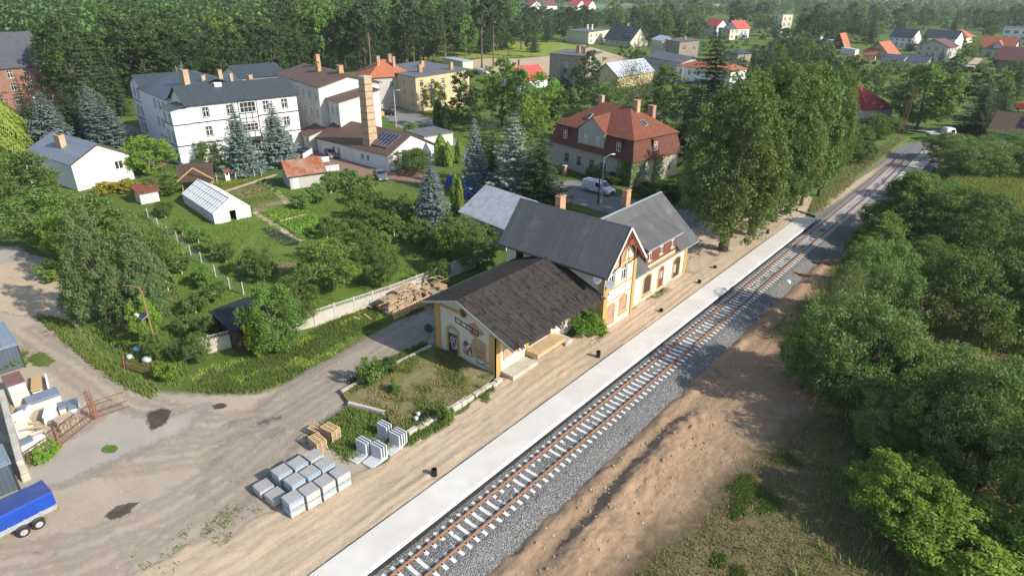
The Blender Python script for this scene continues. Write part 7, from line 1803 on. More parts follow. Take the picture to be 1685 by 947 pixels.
# ================================================================ heap of broken pallets by the fence
base = Vector((-47.4,35.8,0)); k = 0
for row, (x0, x1, y0, y1, hh, lb, grp) in enumerate(((-48.0,-45.9,35.6,39.9,1.7,'worn pallet in the big heap along the concrete fence','pallets of the big heap'),(-47.0,-45.4,40.6,43.2,1.25,'loose worn pallet in the low heap beside the shed eave','pallets of the low heap'))):
    nx = 2; ny = 4 if row == 0 else 2
    for i in range(nx):
        for j in range(ny):
            n = int(hh/.15*random.uniform(.75,1.05))
            for l in range(n):
                o = link('pallet', pm_ if random.random()<.7 else pm2, None, (x0+(x1-x0)*(i+.5)/nx+random.uniform(-.12,.12), y0+(y1-y0)*(j+.5)/ny+random.uniform(-.12,.12), .03+l*.148), (random.uniform(-.06,.06),random.uniform(-.06,.06),R(90*random.randint(0,1)+random.uniform(-12,12))))
                tag(o, lb, 'pallet', grp)
for j in range(5):
    o = link('pallet', pm_, None, (-45.15+random.uniform(-.08,.08), 35.9+j*.92, .55), (R(90+random.uniform(-14,-4)),0,R(90+random.uniform(-8,8)))); tag(o, 'light pallet leaning upright against the front of the big heap', 'pallet', 'pallets leaning on the big heap')
m = MB()
for i in range(45):
    p = Vector((-46.3+random.gauss(0,.6), 38.5+random.gauss(0,2.4), 1.55+random.random()*.35)); a = random.uniform(-.5,.5)+(0 if random.random()<.6 else 1.5); d = Vector((math.sin(a),math.cos(a),random.uniform(-.12,.12)))*random.uniform(.6,1.5); m.bar(p, p+d, .1, .025)
tag(m.build('loose_boards', M['raw_wood']), kind='stuff')
# log pile far away, blue tarpaulins by the spruces, washing, beds
M['cut_wood'] = rough_mat('split_logs', (.42,.25,.12), (.28,.16,.08), .8, (.10,.06,.03), .9, .4, .2, .9, .05, 3)
lpile = at(1408,99); m = MB(); rg = random.Random(6)
for i in range(160):
    x, y = rg.gauss(0,4.5), rg.gauss(0,3.0); z = max(0,2.6*math.exp(-(x*x/26+y*y/12)))*rg.random(); a = rg.random()*3; m.bar((x,y,z),(x+1.3*math.cos(a),y+1.3*math.sin(a),z+rg.uniform(-.2,.3)),.35)
tag(m.build('log_heap', M['cut_wood'], None, tuple(lpile)), kind='stuff')
for (x,y,s,lb) in ((772,322,1.5,'large bright blue tarpaulin heap between spruce and thuja'),(742,306,1.0,'smaller blue tarpaulin heap left of the narrow thuja')):
    p = at(x,y); q = MB(); n_ = 12
    pts = []; 
    for j in range(5):
        for i in range(n_): a = 6.283*i/n_; rr = s*(1-.12*j)*(1+.12*math.sin(3*a+j)); pts.append((rr*math.cos(a)*1.2, rr*math.sin(a)*.9, s*.42*j+(.08*math.sin(5*a) if j==4 else 0)))
    q.add(pts, [[j*n_+i,j*n_+(i+1)%n_,(j+1)*n_+(i+1)%n_,(j+1)*n_+i] for j in range(4) for i in range(n_)]+[list(range(4*n_,5*n_))])
    tag(q.build('tarpaulin_heap', M['tarp'], None, tuple(p)), lb, 'tarpaulin')
M['linen'] = plain('white_linen', (.72,.73,.74), .9, var=.05)
def washing(label, a, b, h=1.7, drop=1.0):
    a = Vector(a); b = Vector(b); r = empty('washing_line', tuple(a), math.atan2((b-a).y,(b-a).x), label, 'washing'); L = (b-a).length
    m = MB(); m.bar((0,0,0),(0,0,h+.2),.09); m.bar((L,0,0),(L,0,h+.2),.09); m.bar((0,0,h),(L,0,h),.015); m.build('posts', M['grey_wood'], r)
    n = max(2,int(L/1.5))
    for i in range(n):
        x0, x1 = L*i/n+.08, L*(i+1)/n-.05; q = MB(); K3 = 6; pts = []
        for j in range(K3+1): x = x0+(x1-x0)*j/K3; s = .06*math.sin(j*1.7+i); pts += [(x,0,h),(x,s,h-drop*.5),(x,s*1.5+.03,h-drop)]
        q.add(pts, [[j*3+t,(j+1)*3+t,(j+1)*3+t+1,j*3+t+1] for j in range(K3) for t in range(2)]); q.build('sheet', M['linen'], r)
CW = lambda x, y: (230+x/4.985, 230+y/4.985)
washing('white washing on the line nearest the bushes', at(*CW(1485,300)), at(*CW(1640,280))); washing('white washing on the long line beside the rusty shed', at(*CW(1390,225)), at(*CW(1560,210))); washing('white washing on the short line towards the courtyard', at(*CW(1345,190)), at(*CW(1420,140)))
bh = empty('beehive', tuple(at(*CW(720,330))), R(80), 'little white garden shrine among flowers', 'shrine'); m = MB(); m.box((-.35,-.35,0),(.35,.35,1.5)); m.build('box', M['white_paint'], bh); m = MB(); gable_roof(m,.9,.9,1.5,.4,.1,.06,-.45,-.45); m.build('roof', M['tile_red'], bh); m = MB(); m.box((-.2,-.36,.9),(.2,-.352,1.3)); m.build('niche', M['timber'], bh)
bh.name = 'garden_shrine'
# vegetable beds
beds = [((720,430,1000,375,1040,420,830,480),'soil'),((840,500,1090,440,1140,480,890,545),'soil'),((900,560,1150,495,1210,525,960,600),'soil'),((975,600,1290,530,1380,600,1110,670),'soil'),((1140,690,1420,620,1480,690,1340,820),'soil')]
for i,(b,mt) in enumerate(beds):
    sheet('vegetable_bed', pxs(*[CW(b[j],b[j+1]) for j in range(0,8,2)]), .016, M[mt], .12, .5, 60+i)
for i, (x0,y0,x1,y1) in enumerate(((700,425,1120,285),(940,590,1330,830),(1105,680,1385,605),(1035,335,1215,525))):
    a, b = at(*CW(x0,y0)), at(*CW(x1,y1)); nr = Vector((-(b-a).y,(b-a).x,0)).normalized()*.45; sheet('garden_path', [a-nr,b-nr,b+nr,a+nr], .02, M['sand'], .1, .5, 70+i)
sheet('mulch_bed', pxs(*[CW(*p) for p in ((985,730),(1050,715),(1310,835),(1290,865),(1190,870),(1080,800))]), .022, M['foil'], .15, .4, 80); sheet('mulch_bed', pxs(*[CW(*p) for p in ((1215,460),(1265,450),(1365,490),(1330,515))]), .022, M['foil'], .1, .4, 81)
for i,(x,y) in enumerate(((470,438),(208,555-20))):
    p = at(x,y); sheet('soil_patch', [(p.x+1.6*math.cos(a),p.y+1.2*math.sin(a)) for a in [j*.6283 for j in range(10)]], .018, M['soil'], .3, .4, 90+i)
# bits by the track
for (x,y,a,lb) in ((1352,433,20,'red brown steel offcut lying on the gravel nearer the platform end'),(1318,452,10,'red brown steel offcut lying on gravel nearer the camera')):
    p = at(x,y,-.75); m = MB(); m.bar((-1.,0,.1),(1.,0,.1),.28,.18); tag(m.build('steel_offcut', M['rust'], None, tuple(p), (0,0,R(a))), lb, 'steel')
m = MB(); q = stone_mesh(77,.4); m.add(q.v, q.f); tag(m.build('marker_stone', M['panel_white'], None, tuple(at(1296,463,-.7))), 'white painted stone block lying on the gravel', 'stone')
p = at(1296,349,0); m = MB(); m.bar((-26.9,97.6,.05),(-23.3,96.5,.05),.22,.3); tag(m.build('timber_edging', M['dark_wood']), 'dark timber edging at the far end of the platform', 'edging')
m = MB(); m.box((0,0,0),(2.4,2.0,1.9)); bn = m.build('hut', M['tin_blue'], None, (-37.2,113.5,0), (0,0,R(10))); tag(bn, 'pale blue metal hut by the line under the far lime trees', 'hut'); m = MB(); m.slab([(-.2,-.2,1.92),(2.6,-.2,1.92),(2.6,2.2,2.5),(-.2,2.2,2.5)],.06); m.build('roof', M['tin_silver'], bn)

# ================================================================ planting
broad('big','broadleaf_tree','mid', 20,5.6,2.0,20,620,34,.22, 195, lr=.34, cr=.15, tr=.3, top=.45, taper=.15, wood=.7)
PX = plant_px
# -- row of limes by the platform and the old spruce
PX('lime',1189,412,118,188,'lime tree nearest the station with its thick trunk standing free in the sand'); PX('lime2',1236,387,100,172,'tall lime tree second in the row, behind the one nearest the station')
PX('lime',1272,364,104,140,'lime tree third in the row along the platform'); PX('big',1318,338,98,112,'brighter green tree behind the limes towards the railway')
PX('lime2',1347,322,108,72,'narrow lime tree at the far end of the platform row'); PX('lime2',1372,292,165,46,'last and smallest lime tree of the platform row')
PX('loose',1158,252,42,135,'old ragged dark spruce beside the mansard house'); PX('loose',1142,262,140,60,'smaller dark spruce under the old ragged spruce')
# -- spruces and columns
PX('blue1',91,246,147,64,'broad blue spruce left of the small white house'); PX('dk',122,224,138,56,'dark green spruce between the blue spruces by the white house'); PX('dk',70,240,175,50,'short dark spruce left of the broad blue spruce')
PX('blue2',163,228,132,46,'blue spruce behind the right end of the blue grey roof'); PX('blue2',183,240,150,58,'front blue spruce beside the red paved court')
PX('blue1',402,284,168,62,'blue spruce left of its pair before the half timbered house'); PX('blue1',461,270,164,64,'blue spruce right of its pair before the half timbered house')
PX('blue1',712,372,256,58,'blue spruce in the orchard left of the narrow thuja'); PX('blue2',782,320,192,48,'slim blue spruce behind the blue tarpaulins'); PX('silver',845,330,183,88,'large silvery spruce behind the outbuilding')
PX('dk',812,314,186,52,'dark spruce between the slim blue and the silvery spruce'); PX('dk',889,342,204,80,'dark green spruce beside the lane fence'); PX('dk',872,330,225,50,'dark spruce tucked behind the silvery spruce'); PX('s2',798,300,170,40,'dark spruce behind the slim blue spruce')
PX('thuja',750,348,285,20,'narrow yellow green thuja left of its pair by the outbuilding'); PX('thuja',757,350,291,14,'narrow yellow green thuja right of its pair by the outbuilding')
PX('thuja',726,270,220,24,'thuja column left of its pair beside the annexe gable'); PX('thuja',738,274,233,18,'thuja column right of its pair beside the annexe gable'); PX('thuja',756,268,228,16,'small thuja by the bend of the asphalt road')
PX('hedge',722,212,164,20,'dark clipped cypress left of its pair opposite the tenement'); PX('hedge',735,216,170,22,'dark clipped cypress right of its pair opposite the tenement')
PX('thuja_big',22,264,160,72,'huge yellow green thuja at the left edge'); PX('s2',4,222,62,56,'dark spruce at the very left edge before the brick institute'); PX('s1',50,208,120,40,'dark spruce hiding the corner of the brick institute')
PX('f5',108,190,60,84,'yellow green robinia tree beside the brick institute'); PX('f5',122,175,105,60,'lower yellow crown beside the robinia'); PX('s1',163,195,15,64,'tall ragged dark spruce at the forest edge behind the blue spruces')
PX('s1',196,190,80,50,'shadowed spruce at the forest edge left of the half timbered house')
PX('blue2',927,166,100,38,'blue spruce in front of the grey tenement'); PX('f1',962,172,86,62,'dense green tree in front of the grey tenement'); PX('birch',1045,194,97,92,'weeping birch above the mansard roof')
# -- trees round the houses
for k, x, yb, yt, w, lb in (('m3',249,306,225,90,'round bright green tree by the small white house'),('m1',272,334,284,70,'spreading fruit tree beside the gazebo'),('m4',321,303,266,46,'dark lilac bush at the corner of the half timbered house'),('m2',352,294,231,52,'round green tree left of the blue spruce pair'),
  ('m2',715,197,133,44,'round dark tree before the ochre tenement'),('m2',641,169,126,48,'dark tree at the end wall of the ochre tenement'),('f1',775,215,118,76,'tall dense tree right of the ochre tenement'),('f3',826,205,97,92,'broad tree below the scarlet roof'),
  ('m1',682,300,244,74,'loose fruit tree covering the annexe gable'),('f3',860,215,112,74,'green tree before the grey tenement on the left'),('f5',893,225,118,70,'bright tree left of the mansard house'),('f1',928,228,152,58,'green tree touching the mansard roof'),('f6',912,205,140,50,'pale willow left of the mansard roof'),
  ('f5',875,250,158,56,'bright bush tree behind the silvery spruce'),('f5',1002,184,136,64,'bright tree behind the mansard ridge'),('f3',1092,205,108,74,'broad tree right of the weeping birch'),('f5',1112,220,136,58,'bright tree behind the mansard chimney'),('f6',985,192,142,46,'pale willow behind the mansard house'),('f2',1078,220,152,52,'dark tree right of the mansard chimneys'),
  ('f1',1140,215,140,46,'green tree behind the old ragged spruce'),('m4',1396,268,205,66,'dark bush tree left of the crimson roofed house below'),('m2',1432,254,188,66,'green tree before the crimson roofed house'),('m1',1458,228,192,44,'light bush at the corner of the crimson roofed house'),('m2',1412,280,232,54,'bush tree beside the railway bank'),
  ('big',1508,213,102,140,'large round dark tree behind the signal mast'),('f4',1572,192,108,78,'tall tree right of the large round dark tree'),('s2',1602,218,128,66,'dark fir clump before the brown sheet roof'),('f3',1628,196,118,64,'green tree behind the dark fir clump'),('s1',1662,166,96,42,'dark conifer beside the red lorry'),
  ('f6',1440,172,108,64,'pale willow beyond the crimson roofed house'),('f5',1397,142,106,54,'bright tree behind the crimson roof'),('f6',1470,132,98,54,'pale willow before the solar garages'),('blue2',1365,142,112,16,'thin blue spruce at the crimson roof chimney'),('s2',1640,212,150,60,'second dark fir beside the brown sheet roof')):
    PX(k, x, yb, yt, w, lb)
PX('f5',1597,104,66,28,'pointed bright green tree before the broad orange roof'); PX('blue2',1545,115,76,20,'left blue spruce by the solar garages'); PX('blue2',1530,116,80,20,'right hand blue spruce by the solar garages') if False else PX('blue2',1528,116,80,20,'blue spruce nearest the solar garages')
PX('s1',1516,90,40,18,'slim dark spruce between the navy roofs'); PX('blue1',1262,116,66,22,'blue spruce beside the small dark roofed house'); PX('s2',1498,84,56,22,'dark spruce before the navy roofed terrace')
# pines with bare trunks at the wood edge
for x, yb, lb in ((612,130,'tall bare trunked pine behind the hostel'),(669,112,'tall bare trunked pine behind the ochre tenement'),(793,112,'bare trunked pine left of its pair at the meadow edge'),(812,110,'bare trunked pine right of its pair at the meadow edge')):
    p = at(x, yb); plant('pine', p, 27, 9, lb)
# -- left thicket beside the yard
for k, x, yb, yt, w, lb in (('m2',48,388,250,130,'big dark tree at the left edge below the white house'),('m2',5,365,255,110,'green tree cut by the left edge below the thuja'),('m1',92,432,316,140,'mid green tree above the sandy bank'),('m3',122,446,352,90,'bright tree leaning over the sandy bank'),
   ('aspen',186,560,330,120,'large grey green aspen in the thicket by the yard'),('aspen',250,548,360,98,'smaller aspen behind the lamp post'),('m2',165,476,322,120,'green tree behind the large aspen'),('m1',248,486,372,110,'light tree between aspens and garden'),('m3',246,572,490,52,'bright robinia beside the lamp post'),('m2',262,600,545,46,'low dark tree at the foot of the lamp post'),
   ('m1',456,602,470,100,'leafy tree beside the dark shed'),('m2',490,560,455,84,'dark tree at the garden fence near the dark shed'),('m3',428,598,512,44,'bright bush tree right of the dark shed'),('m1',330,606,548,46,'young tree before the concrete fence'),('m2',300,600,560,40,'dark young tree by the broken fence'),
   ('m4',785,458,395,76,'dark bush tree over the fence behind the goods shed'),('m2',757,442,356,100,'spreading tree in the orchard corner behind the goods shed'),('m4',724,480,430,44,'dark bush against the concrete fence by the pallet heap'),('m2',795,420,370,60,'green tree beside the outbuilding wall')):
    PX(k, x, yb, yt, w, lb)
for k, x, yb, yt, w, lb in (('m3',962,562,512,60,'bright green elder bush in the corner by the station gable'),('bush2',985,556,530,34,'low green bush at the foot of the station pilaster'),('bush1',610,642,592,42,'round bush on the terrace corner'),('bush3',640,622,590,38,'second bush on the terrace edge by the cobbles'),
   ('bush2',76,764,735,46,'round bright shrub before the rusty fence'),('bush2',20,612,585,60,'bright bush behind the foam panels at the left edge'),('bush2',276,632,600,34,'small bright bush at the yard gate'),('gold',205,324,296,44,'golden shrub right of its pair before the white house'),('gold',178,326,300,40,'golden shrub left of its pair before the white house'),
   ('bush2',678,232,206,34,'light bush beside the flat garage'),('bush1',750,205,180,30,'bush by the clipped cypresses'),('bush1',980,300,272,36,'bush inside the railing of the mansard house'),('bush3',1010,310,285,40,'dark hedge bush by the white van'),('bush3',1062,335,300,50,'dark bush under the ivied corner'),('bush3',1100,340,305,44,'dark bush right of the ivied corner'),
   ('bush1',735,700,668,30,'weed bush in front of the terrace kerb'),('bush1',650,655,630,26,'small weed bush on the terrace'),('bush3',345,575,520,40,'bush in front of the dark shed wall'),('bush1',95,470,430,60,'loose willow scrub on the sandy bank')):
    PX(k, x, yb, yt, w, lb, 'bush')
for x, y, mt, sc, lb in ((226,578,'wrap',.42,'blue barrel lying under the aspens'),(243,596,'film',.5,'white bulk bag under the trees near the lamp post'),(214,590,'film',.35,'small white bag under the aspens'),(196,572,'black_plastic',.4,'black sack at the edge of the thicket')):
    q_ = stone_mesh(int(x), sc); m = MB(); m.add([v+Vector((0,0,sc*.6)) for v in q_.v], q_.f); tag(m.build('rubbish_bag' if mt != 'wrap' else 'barrel', M[mt], None, tuple(at(x,y)), smooth=True), lb, 'rubbish')
# -- orchard
orch = [(327,399,34),(349,415,36),(373,431,40),(337,472,44),(278,481,44),(323,515,46),(355,496,46),(286,430,46),(273,358,36),(300,385,30),(524,334,42),(539,391,42),(604,366,40),(584,358,38),(624,376,42),(608,408,48),(649,388,42),(663,366,42),(672,400,40),(701,409,44),(435,462,54),
   (572,312,44),(606,322,42),(619,344,40),(640,355,42),(545,318,38),(590,335,36),(690,385,40),(500,345,34),(700,350,36),(300,450,40),(255,440,40),(310,545,40),(410,545,50),(720,420,36),(735,395,40),(670,350,38),(630,410,40),(545,420,34)]
for i, (x, yb, w) in enumerate(orch):
    k = ('app1','app2','app3')[i % 3]; p = at(x, yb); d = proj((p.x,p.y,2))[2]; W = .82*w*d/FPX
    plant(k, p, W*random.uniform(.85,1.05), W, 'small orchard tree with whitewashed trunk in the walled garden', 'fruit tree', 'small orchard trees of the garden')
for x, yb, yt, w, lb in ((549,498,398,108,'large round orchard tree with white painted foot near the fence'),(626,486,402,72,'dense orchard tree right of the large round one'),(581,448,360,76,'orchard tree behind the large round one'),(423,466,408,56,'orchard tree beside the soil patch')):
    PX('m2' if w < 100 else 'm1', x, yb, yt, w, lb, 'fruit tree')
for key in ('app1','app2','app3'): PROTO[key][0].children[1].data.materials[0] = M['lime_wash']
# -- thicket right of the line (its ground lies a little lower)
for k, x, yb, yt, w, lb in (('pyr',1478,428,256,150,'pyramidal tree leaning towards the far track'),('n1',1530,410,298,130,'green tree right of the pyramidal tree'),('pyr',1438,452,330,110,'lower pyramidal tree beside the track'),('n5',1572,452,300,150,'dark green tree in the second rank of the thicket'),
   ('n4',1425,572,384,150,'willow bush with pale top beside the track bend'),('birch',1372,566,432,64,'thin yellowish birch at the thicket edge'),('n4',1392,700,478,220,'large light green willow at the edge of the bare earth'),('n1',1318,655,535,90,'dark low tree at the edge of the gravel'),
   ('n2',1592,600,398,225,'great round dark tree in the middle of the thicket'),('n4',1528,712,560,170,'pale willow between the round tree and the large willow'),('n5',1455,640,520,120,'dark tree behind the large light green willow'),
   ('n3',1470,905,752,190,'bright maple at the edge of the weedy ground'),('n3',1585,985,845,270,'bright maple at the bottom edge of the picture'),('n4',1610,850,585,240,'grey green willow before the dark mast'),('n1',1535,800,600,215,'tall bush behind the bright maple'),('n4',1450,765,640,130,'pale bush between the large willow and the bright maple'),
   ('n1',1705,930,660,160,'green tree cut by the right edge below the mast'),('n3',1700,985,835,160,'bright bush in the lower right corner'),('n4',1600,312,222,120,'pale bush above the meadow'),('n1',1556,282,212,86,'light bush beside the flatbed truck'),('n4',1660,285,212,110,'pale bush below the brown sheet roof'),('n1',1700,312,228,90,'bush cut by the right edge above the meadow'),
   ('n1',1508,345,278,80,'bush beside the crossing slabs'),('n5',1650,432,342,126,'tree below the meadow'),('n1',1606,400,326,110,'tree left of the meadow'),('n5',1705,500,372,120,'dark tree cut by the right edge'),('n2',1700,600,440,130,'dark round tree cut by the right edge'),('n4',1545,360,292,80,'pale bush at the meadow corner'),('n1',1685,720,560,120,'green bush right of the round dark tree'),
   ('n5',1520,480,390,120,'dark tree behind the willow bush with pale top'),('n1',1465,500,405,90,'light tree beside the willow bush'),('n3',1640,700,600,90,'small bright bush before the round dark tree')):
    PX(k, x, yb, yt, w, lb, z=-.5)

# -- woodland edge on the left: rows of single trees, deeper wood as one mass
edge = [(-130,262),(-60,238),(30,215),(100,192),(200,172),(300,160),(380,152),(440,135),(520,116),(600,122),(640,116),(700,104),(760,96),(800,90),(835,84)]
def along(n):
    P = [at(*e) for e in edge]; L = [0]
    for a, b in zip(P, P[1:]): L.append(L[-1]+(b-a).length)
    for i in range(n):
        s = L[-1]*(i+.5)/n
        for j in range(len(P)-1):
            if L[j] <= s <= L[j+1]: yield P[j].lerp(P[j+1], (s-L[j])/(L[j+1]-L[j])); break
rg = random.Random(21); kinds = ['f1','f2','f3','f4','f1','f4','s1','f2']
rown = ('in the front row of the wood','in the second row of the wood','in the third row of the wood','in the deeper rows of the wood')
for row, (n, back) in enumerate(((30,5),(34,15))):
    for p in along(n):
        dirn = Vector((p.x, p.y, 0)).normalized(); q = p + dirn*(back+rg.uniform(-3,3)) + Vector((rg.uniform(-3,3), rg.uniform(-3,3), 0))
        k = kinds[rg.randrange(len(kinds))]; sx_, sy_, dd_ = proj((q.x,q.y,10))
        if sx_ < 100 and dd_ < 232: continue               # keeps the brick institute in sight
        plant(k, q, rg.uniform(18,25)*(1 if row else .92), rg.uniform(10,14.5) if k != 's1' else rg.uniform(7,9), 'forest tree '+rown[row]+' behind the white houses', 'tree', 'trees '+rown[row])
def mass(name, pts, hs, nq, size, leafs, seed):
    g = np.random.default_rng(seed); n = len(pts); Pp = np.repeat(np.array([(p.x,p.y,p.z) for p in pts]), nq, 0); H = np.repeat(np.array(hs), nq)
    d = unit(g.normal(size=(n*nq,3))); d[:,2] = np.abs(d[:,2])*.9 - .15; bump = .75+.4*g.random(n*nq)
    rr = H*.30*bump; Q = Pp + np.stack([d[:,0]*rr, d[:,1]*rr, H*.45+d[:,2]*H*.50*bump], 1)
    N = unit(d + np.array([0,0,.3]) + .5*g.normal(size=Q.shape)); V = leafset(Q, N, size, .7, rg=g)
    me = quads_mesh(name, V, [LEAF[l] for l in leafs]); idx = np.repeat(g.integers(0, len(leafs), n), nq).astype(np.int32); me.polygons.foreach_set('material_index', idx)
    return tag(link(name, me), kind='stuff')
pts = []; hs = []
for back in range(25, 420, 11):
    for p in along(int(34+back*.12)):
        dirn = Vector((p.x,p.y,0)).normalized(); q = p + dirn*(back+rg.uniform(-5,5)) + Vector((rg.uniform(-6,6),rg.uniform(-6,6),0))
        if proj((q.x,q.y,10))[0] < 120 and proj((q.x,q.y,10))[2] < 250: continue
        pts.append(q); hs.append(rg.uniform(18,27)+back*.02)
mass('forest', pts, hs, 120, .74, ['forest','dark','mid','dark'], 31)

# -- trees among the far houses: kept off the roofs one can see
BOX = [(848,98,910,135),(905,80,992,128),(945,45,990,76),(995,42,1060,78),(994,98,1070,130),(1062,84,1125,115),(1120,92,1205,118),(1095,62,1150,92),(1166,28,1192,45),(1180,46,1203,66),(1198,33,1232,60),(1190,83,1220,100),(1283,22,1304,46),(1374,58,1402,84),(1428,58,1482,92),(1447,86,1515,114),(1462,44,1512,72),(1520,45,1565,66),(1515,60,1575,98),(1563,50,1608,66),(1605,60,1670,86),(1638,75,1690,108),(1642,48,1690,70),(1365,138,1440,195),(1633,183,1690,215),(1655,160,1690,182),(893,4,930,17),(955,7,988,17),(1388,83,1432,102),(640,98,770,185),(765,66,905,124),(900,62,960,80),(1585,92,1620,116),(985,92,1026,120),(800,6,880,13),(930,6,1045,11)]
cnt = 0; tries = 0; placed = []
spec = ['f1','f3','f2','f2','f6','f4','f1','f3','f2','s1','s2']
def zone(x, yb):
    a = 'left of the old spruce' if x < 1160 else ('behind the limes' if x < 1380 else 'at the right edge of the village'); 
    return 'far broadleaf tree '+a+(' close behind the nearer houses' if yb > 75 else ' beyond the houses')
while cnt < 165 and tries < 60000:
    tries += 1; x = rg.uniform(815, 1720); yb = 40+124*rg.random()**1.4
    p = at(x, yb); D = proj((p.x,p.y,5))[2]; h = rg.uniform(11,20) if yb < 90 else rg.uniform(7,12); w = h*rg.uniform(.62,.85)
    hp = h*FPX/D; wp = w*FPX/D; yt = yb-hp*.95
    if x < 1160 and yb > 128: continue
    if yb > 105 and 1160 < x < 1380: pass
    bad = False
    for a, b, c, e in BOX:
        if x+wp/2 > a+1 and x-wp/2 < c-1 and yt < e-2 and yb > b+ (e-b)*.55: bad = True; break
    if bad or any((p.x-q[0])**2+(p.y-q[1])**2 < (.34*(w+q[2]))**2 for q in placed): continue
    k = spec[rg.randrange(len(spec))]; placed.append((p.x,p.y,w)); cnt += 1
    lb = zone(x, yb).replace('broadleaf','conifer' if k[0] == 's' else 'broadleaf')
    plant(k, p, h*(1.2 if k[0]=='s' else 1), w*(.7 if k[0]=='s' else 1), lb, 'tree', lb.replace('tree','trees'))
pts = []; hs = []; tries = 0
while len(pts) < 1000 and tries < 90000:
    tries += 1; x = rg.uniform(815, 1730); yb = 8+62*rg.random(); p = at(x, yb); D = proj((p.x,p.y,5))[2]; h = rg.uniform(9,18)
    hp = h*FPX/D; yt = yb-hp*.95; wp = hp*.7
    if any(x+wp/2 > a+1 and x-wp/2 < c-1 and yt < e-2 and yb > b+(e-b)*.5 for a,b,c,e in BOX): continue
    pts.append(p); hs.append(h)
mass('village_trees', pts, hs, 120, .62, ['forest','dark','dark','forest','mid'], 34)
pts = []; hs = []
while len(pts) < 2600:
    x = rg.uniform(-60, 1760); yb = -34+ 50*rg.random(); 
    if yb < -22+ x*.012: continue
    p = at(x, yb)
    if proj((p.x,p.y,0))[2] < 520 or (x < 760): continue
    if any(a-4 < x < c+4 and b < yb < e+6 for a,b,c,e in ((893,4,930,16),(955,7,988,16),(800,5,1050,13),(1090,6,1200,12))) and proj((p.x,p.y,0))[2] < 1000: continue
    pts.append(p); hs.append(rg.uniform(11,19))
mass('far_woods', pts, hs, 46, 1.5, ['forest','dark','mid','forest'], 32)
pts = []; hs = []
while len(pts) < 1300:
    x = rg.uniform(820, 1730); yb = 12+120*rg.random()**1.3
    if any(a-3 < x < c+3 and b+2 < yb < e+5 for a,b,c,e in BOX) or (x < 1130 and yb > 112): continue
    pts.append(at(x, yb)); hs.append(rg.uniform(1.6,4.6)*(2.0 if yb < 50 else 1.2))
mass('hedges', pts, hs, 44, .42, ['forest','mid','dark','dark'], 33)
hl = MB(); us_ = [i*120 for i in range(-30, 40)]
hv = []; 
for k in range(2):
    for i in range(70):
        a = R(-75+i*150/69); rr = 3600+k*900; fwd = Vector((FW[0],FW[1],0)).normalized(); d = Matrix.Rotation(a,3,'Z') @ fwd; hv.append((d.x*rr, d.y*rr, (24+12*noise.noise((i*.21,3,0))+8*noise.noise((i*.6,7,0))) if k else -2))
hl.add(hv, [[i,i+1,70+i+1,70+i] for i in range(69)])
tag(hl.build('hills', M['far_hill'] if 'far_hill' in M else LEAF['forest']), kind='structure')

# ---------------------------------------------------------------- ground cover (uncountable)
def inside(poly, x, y):
    c = False; n = len(poly)
    for i in range(n):
        a, b = poly[i], poly[(i+1)%n]
        if (a[1] > y) != (b[1] > y) and x < (b[0]-a[0])*(y-a[1])/(b[1]-a[1])+a[0]: c = not c
    return c
def tufts(name, poly, n, h, leaf, seed, zf=0., blades=5, patch=.0, wide=.16, bw=.035):
    g = np.random.default_rng(seed); xs = [p[0] for p in poly]; ys = [p[1] for p in poly]; C_ = []
    while len(C_) < n:
        x, y = g.uniform(min(xs),max(xs)), g.uniform(min(ys),max(ys))
        if inside(poly, x, y) and (not patch or noise.noise((x*.35,y*.35,seed)) + .5*noise.noise((x*1.3,y*1.3,seed)) > patch): C_.append((x,y,zf(x,y) if callable(zf) else zf))
    C_ = np.repeat(np.array(C_), blades, 0); k = len(C_); C_[:,:2] += wide*g.normal(size=(k,2))
    a = g.random(k)*6.283; lean = .45*g.random(k); H = h*(.45+.8*g.random(k)); b = bw*(.6+.8*g.random(k))
    t = np.stack([np.cos(a),np.sin(a),0*a],1); d = np.stack([-np.sin(a),np.cos(a),0*a],1)
    tip = C_ + d*(lean*H)[:,None]; tip[:,2] += H
    mid = C_*.45+tip*.55 ; mid[:,2] += .06*H
    V = np.stack([C_-t*b[:,None], C_+t*b[:,None], mid+t*(b*.8)[:,None], tip], 1).reshape(-1,3)
    return tag(link(name, quads_mesh(name, V, LEAF[leaf])), kind='stuff')
LEAF['grass'] = leaf_mat('grass_blades', (.115,.185,.035), (.155,.22,.05), (.24,.28,.09), .3, .25)
LEAF['sunny'] = leaf_mat('sunny_meadow_blades', (.24,.31,.05), (.30,.36,.07), (.40,.42,.12), .35, .2)
LEAF['straw'] = leaf_mat('dry_grass_blades', (.25,.26,.09), (.32,.31,.12), (.42,.38,.19), .3, .4)
A = lambda *p, z=0.: [(q.x,q.y) for q in pxs(*p, z=z)]
tufts('tall_grass', A((395,590),(480,572),(515,545),(600,505),(700,510),(640,532),(560,575),(520,598),(470,628),(425,645),(345,646),(300,640),(330,610)), 4600, .30, 'grass', 41, bw=.03, patch=-.05); tufts('tall_grass', A((395,590),(480,572),(515,545),(600,505),(700,510),(640,532),(560,575),(520,598),(470,628),(425,645),(345,646),(300,640),(330,610)), 2600, .2, 'sunny', 64, bw=.03, patch=-.1)
tufts('grass', A((248,355),(330,330),(500,300),(690,318),(800,385),(815,425),(700,465),(610,495),(480,550),(360,590),(310,520),(270,420)), 15000, .16, 'grass', 42, patch=-.15, bw=.04)
tufts('grass', A((200,345),(255,350),(275,430),(310,520),(330,590),(290,640),(230,600),(150,560),(100,500),(110,420)), 4500, .32, 'grass', 43, patch=-.05)
tufts('weeds', A((60,520),(110,528),(160,582),(208,616),(262,640),(250,655),(200,632),(150,596)), 1500, .4, 'grass', 44, bw=.04)
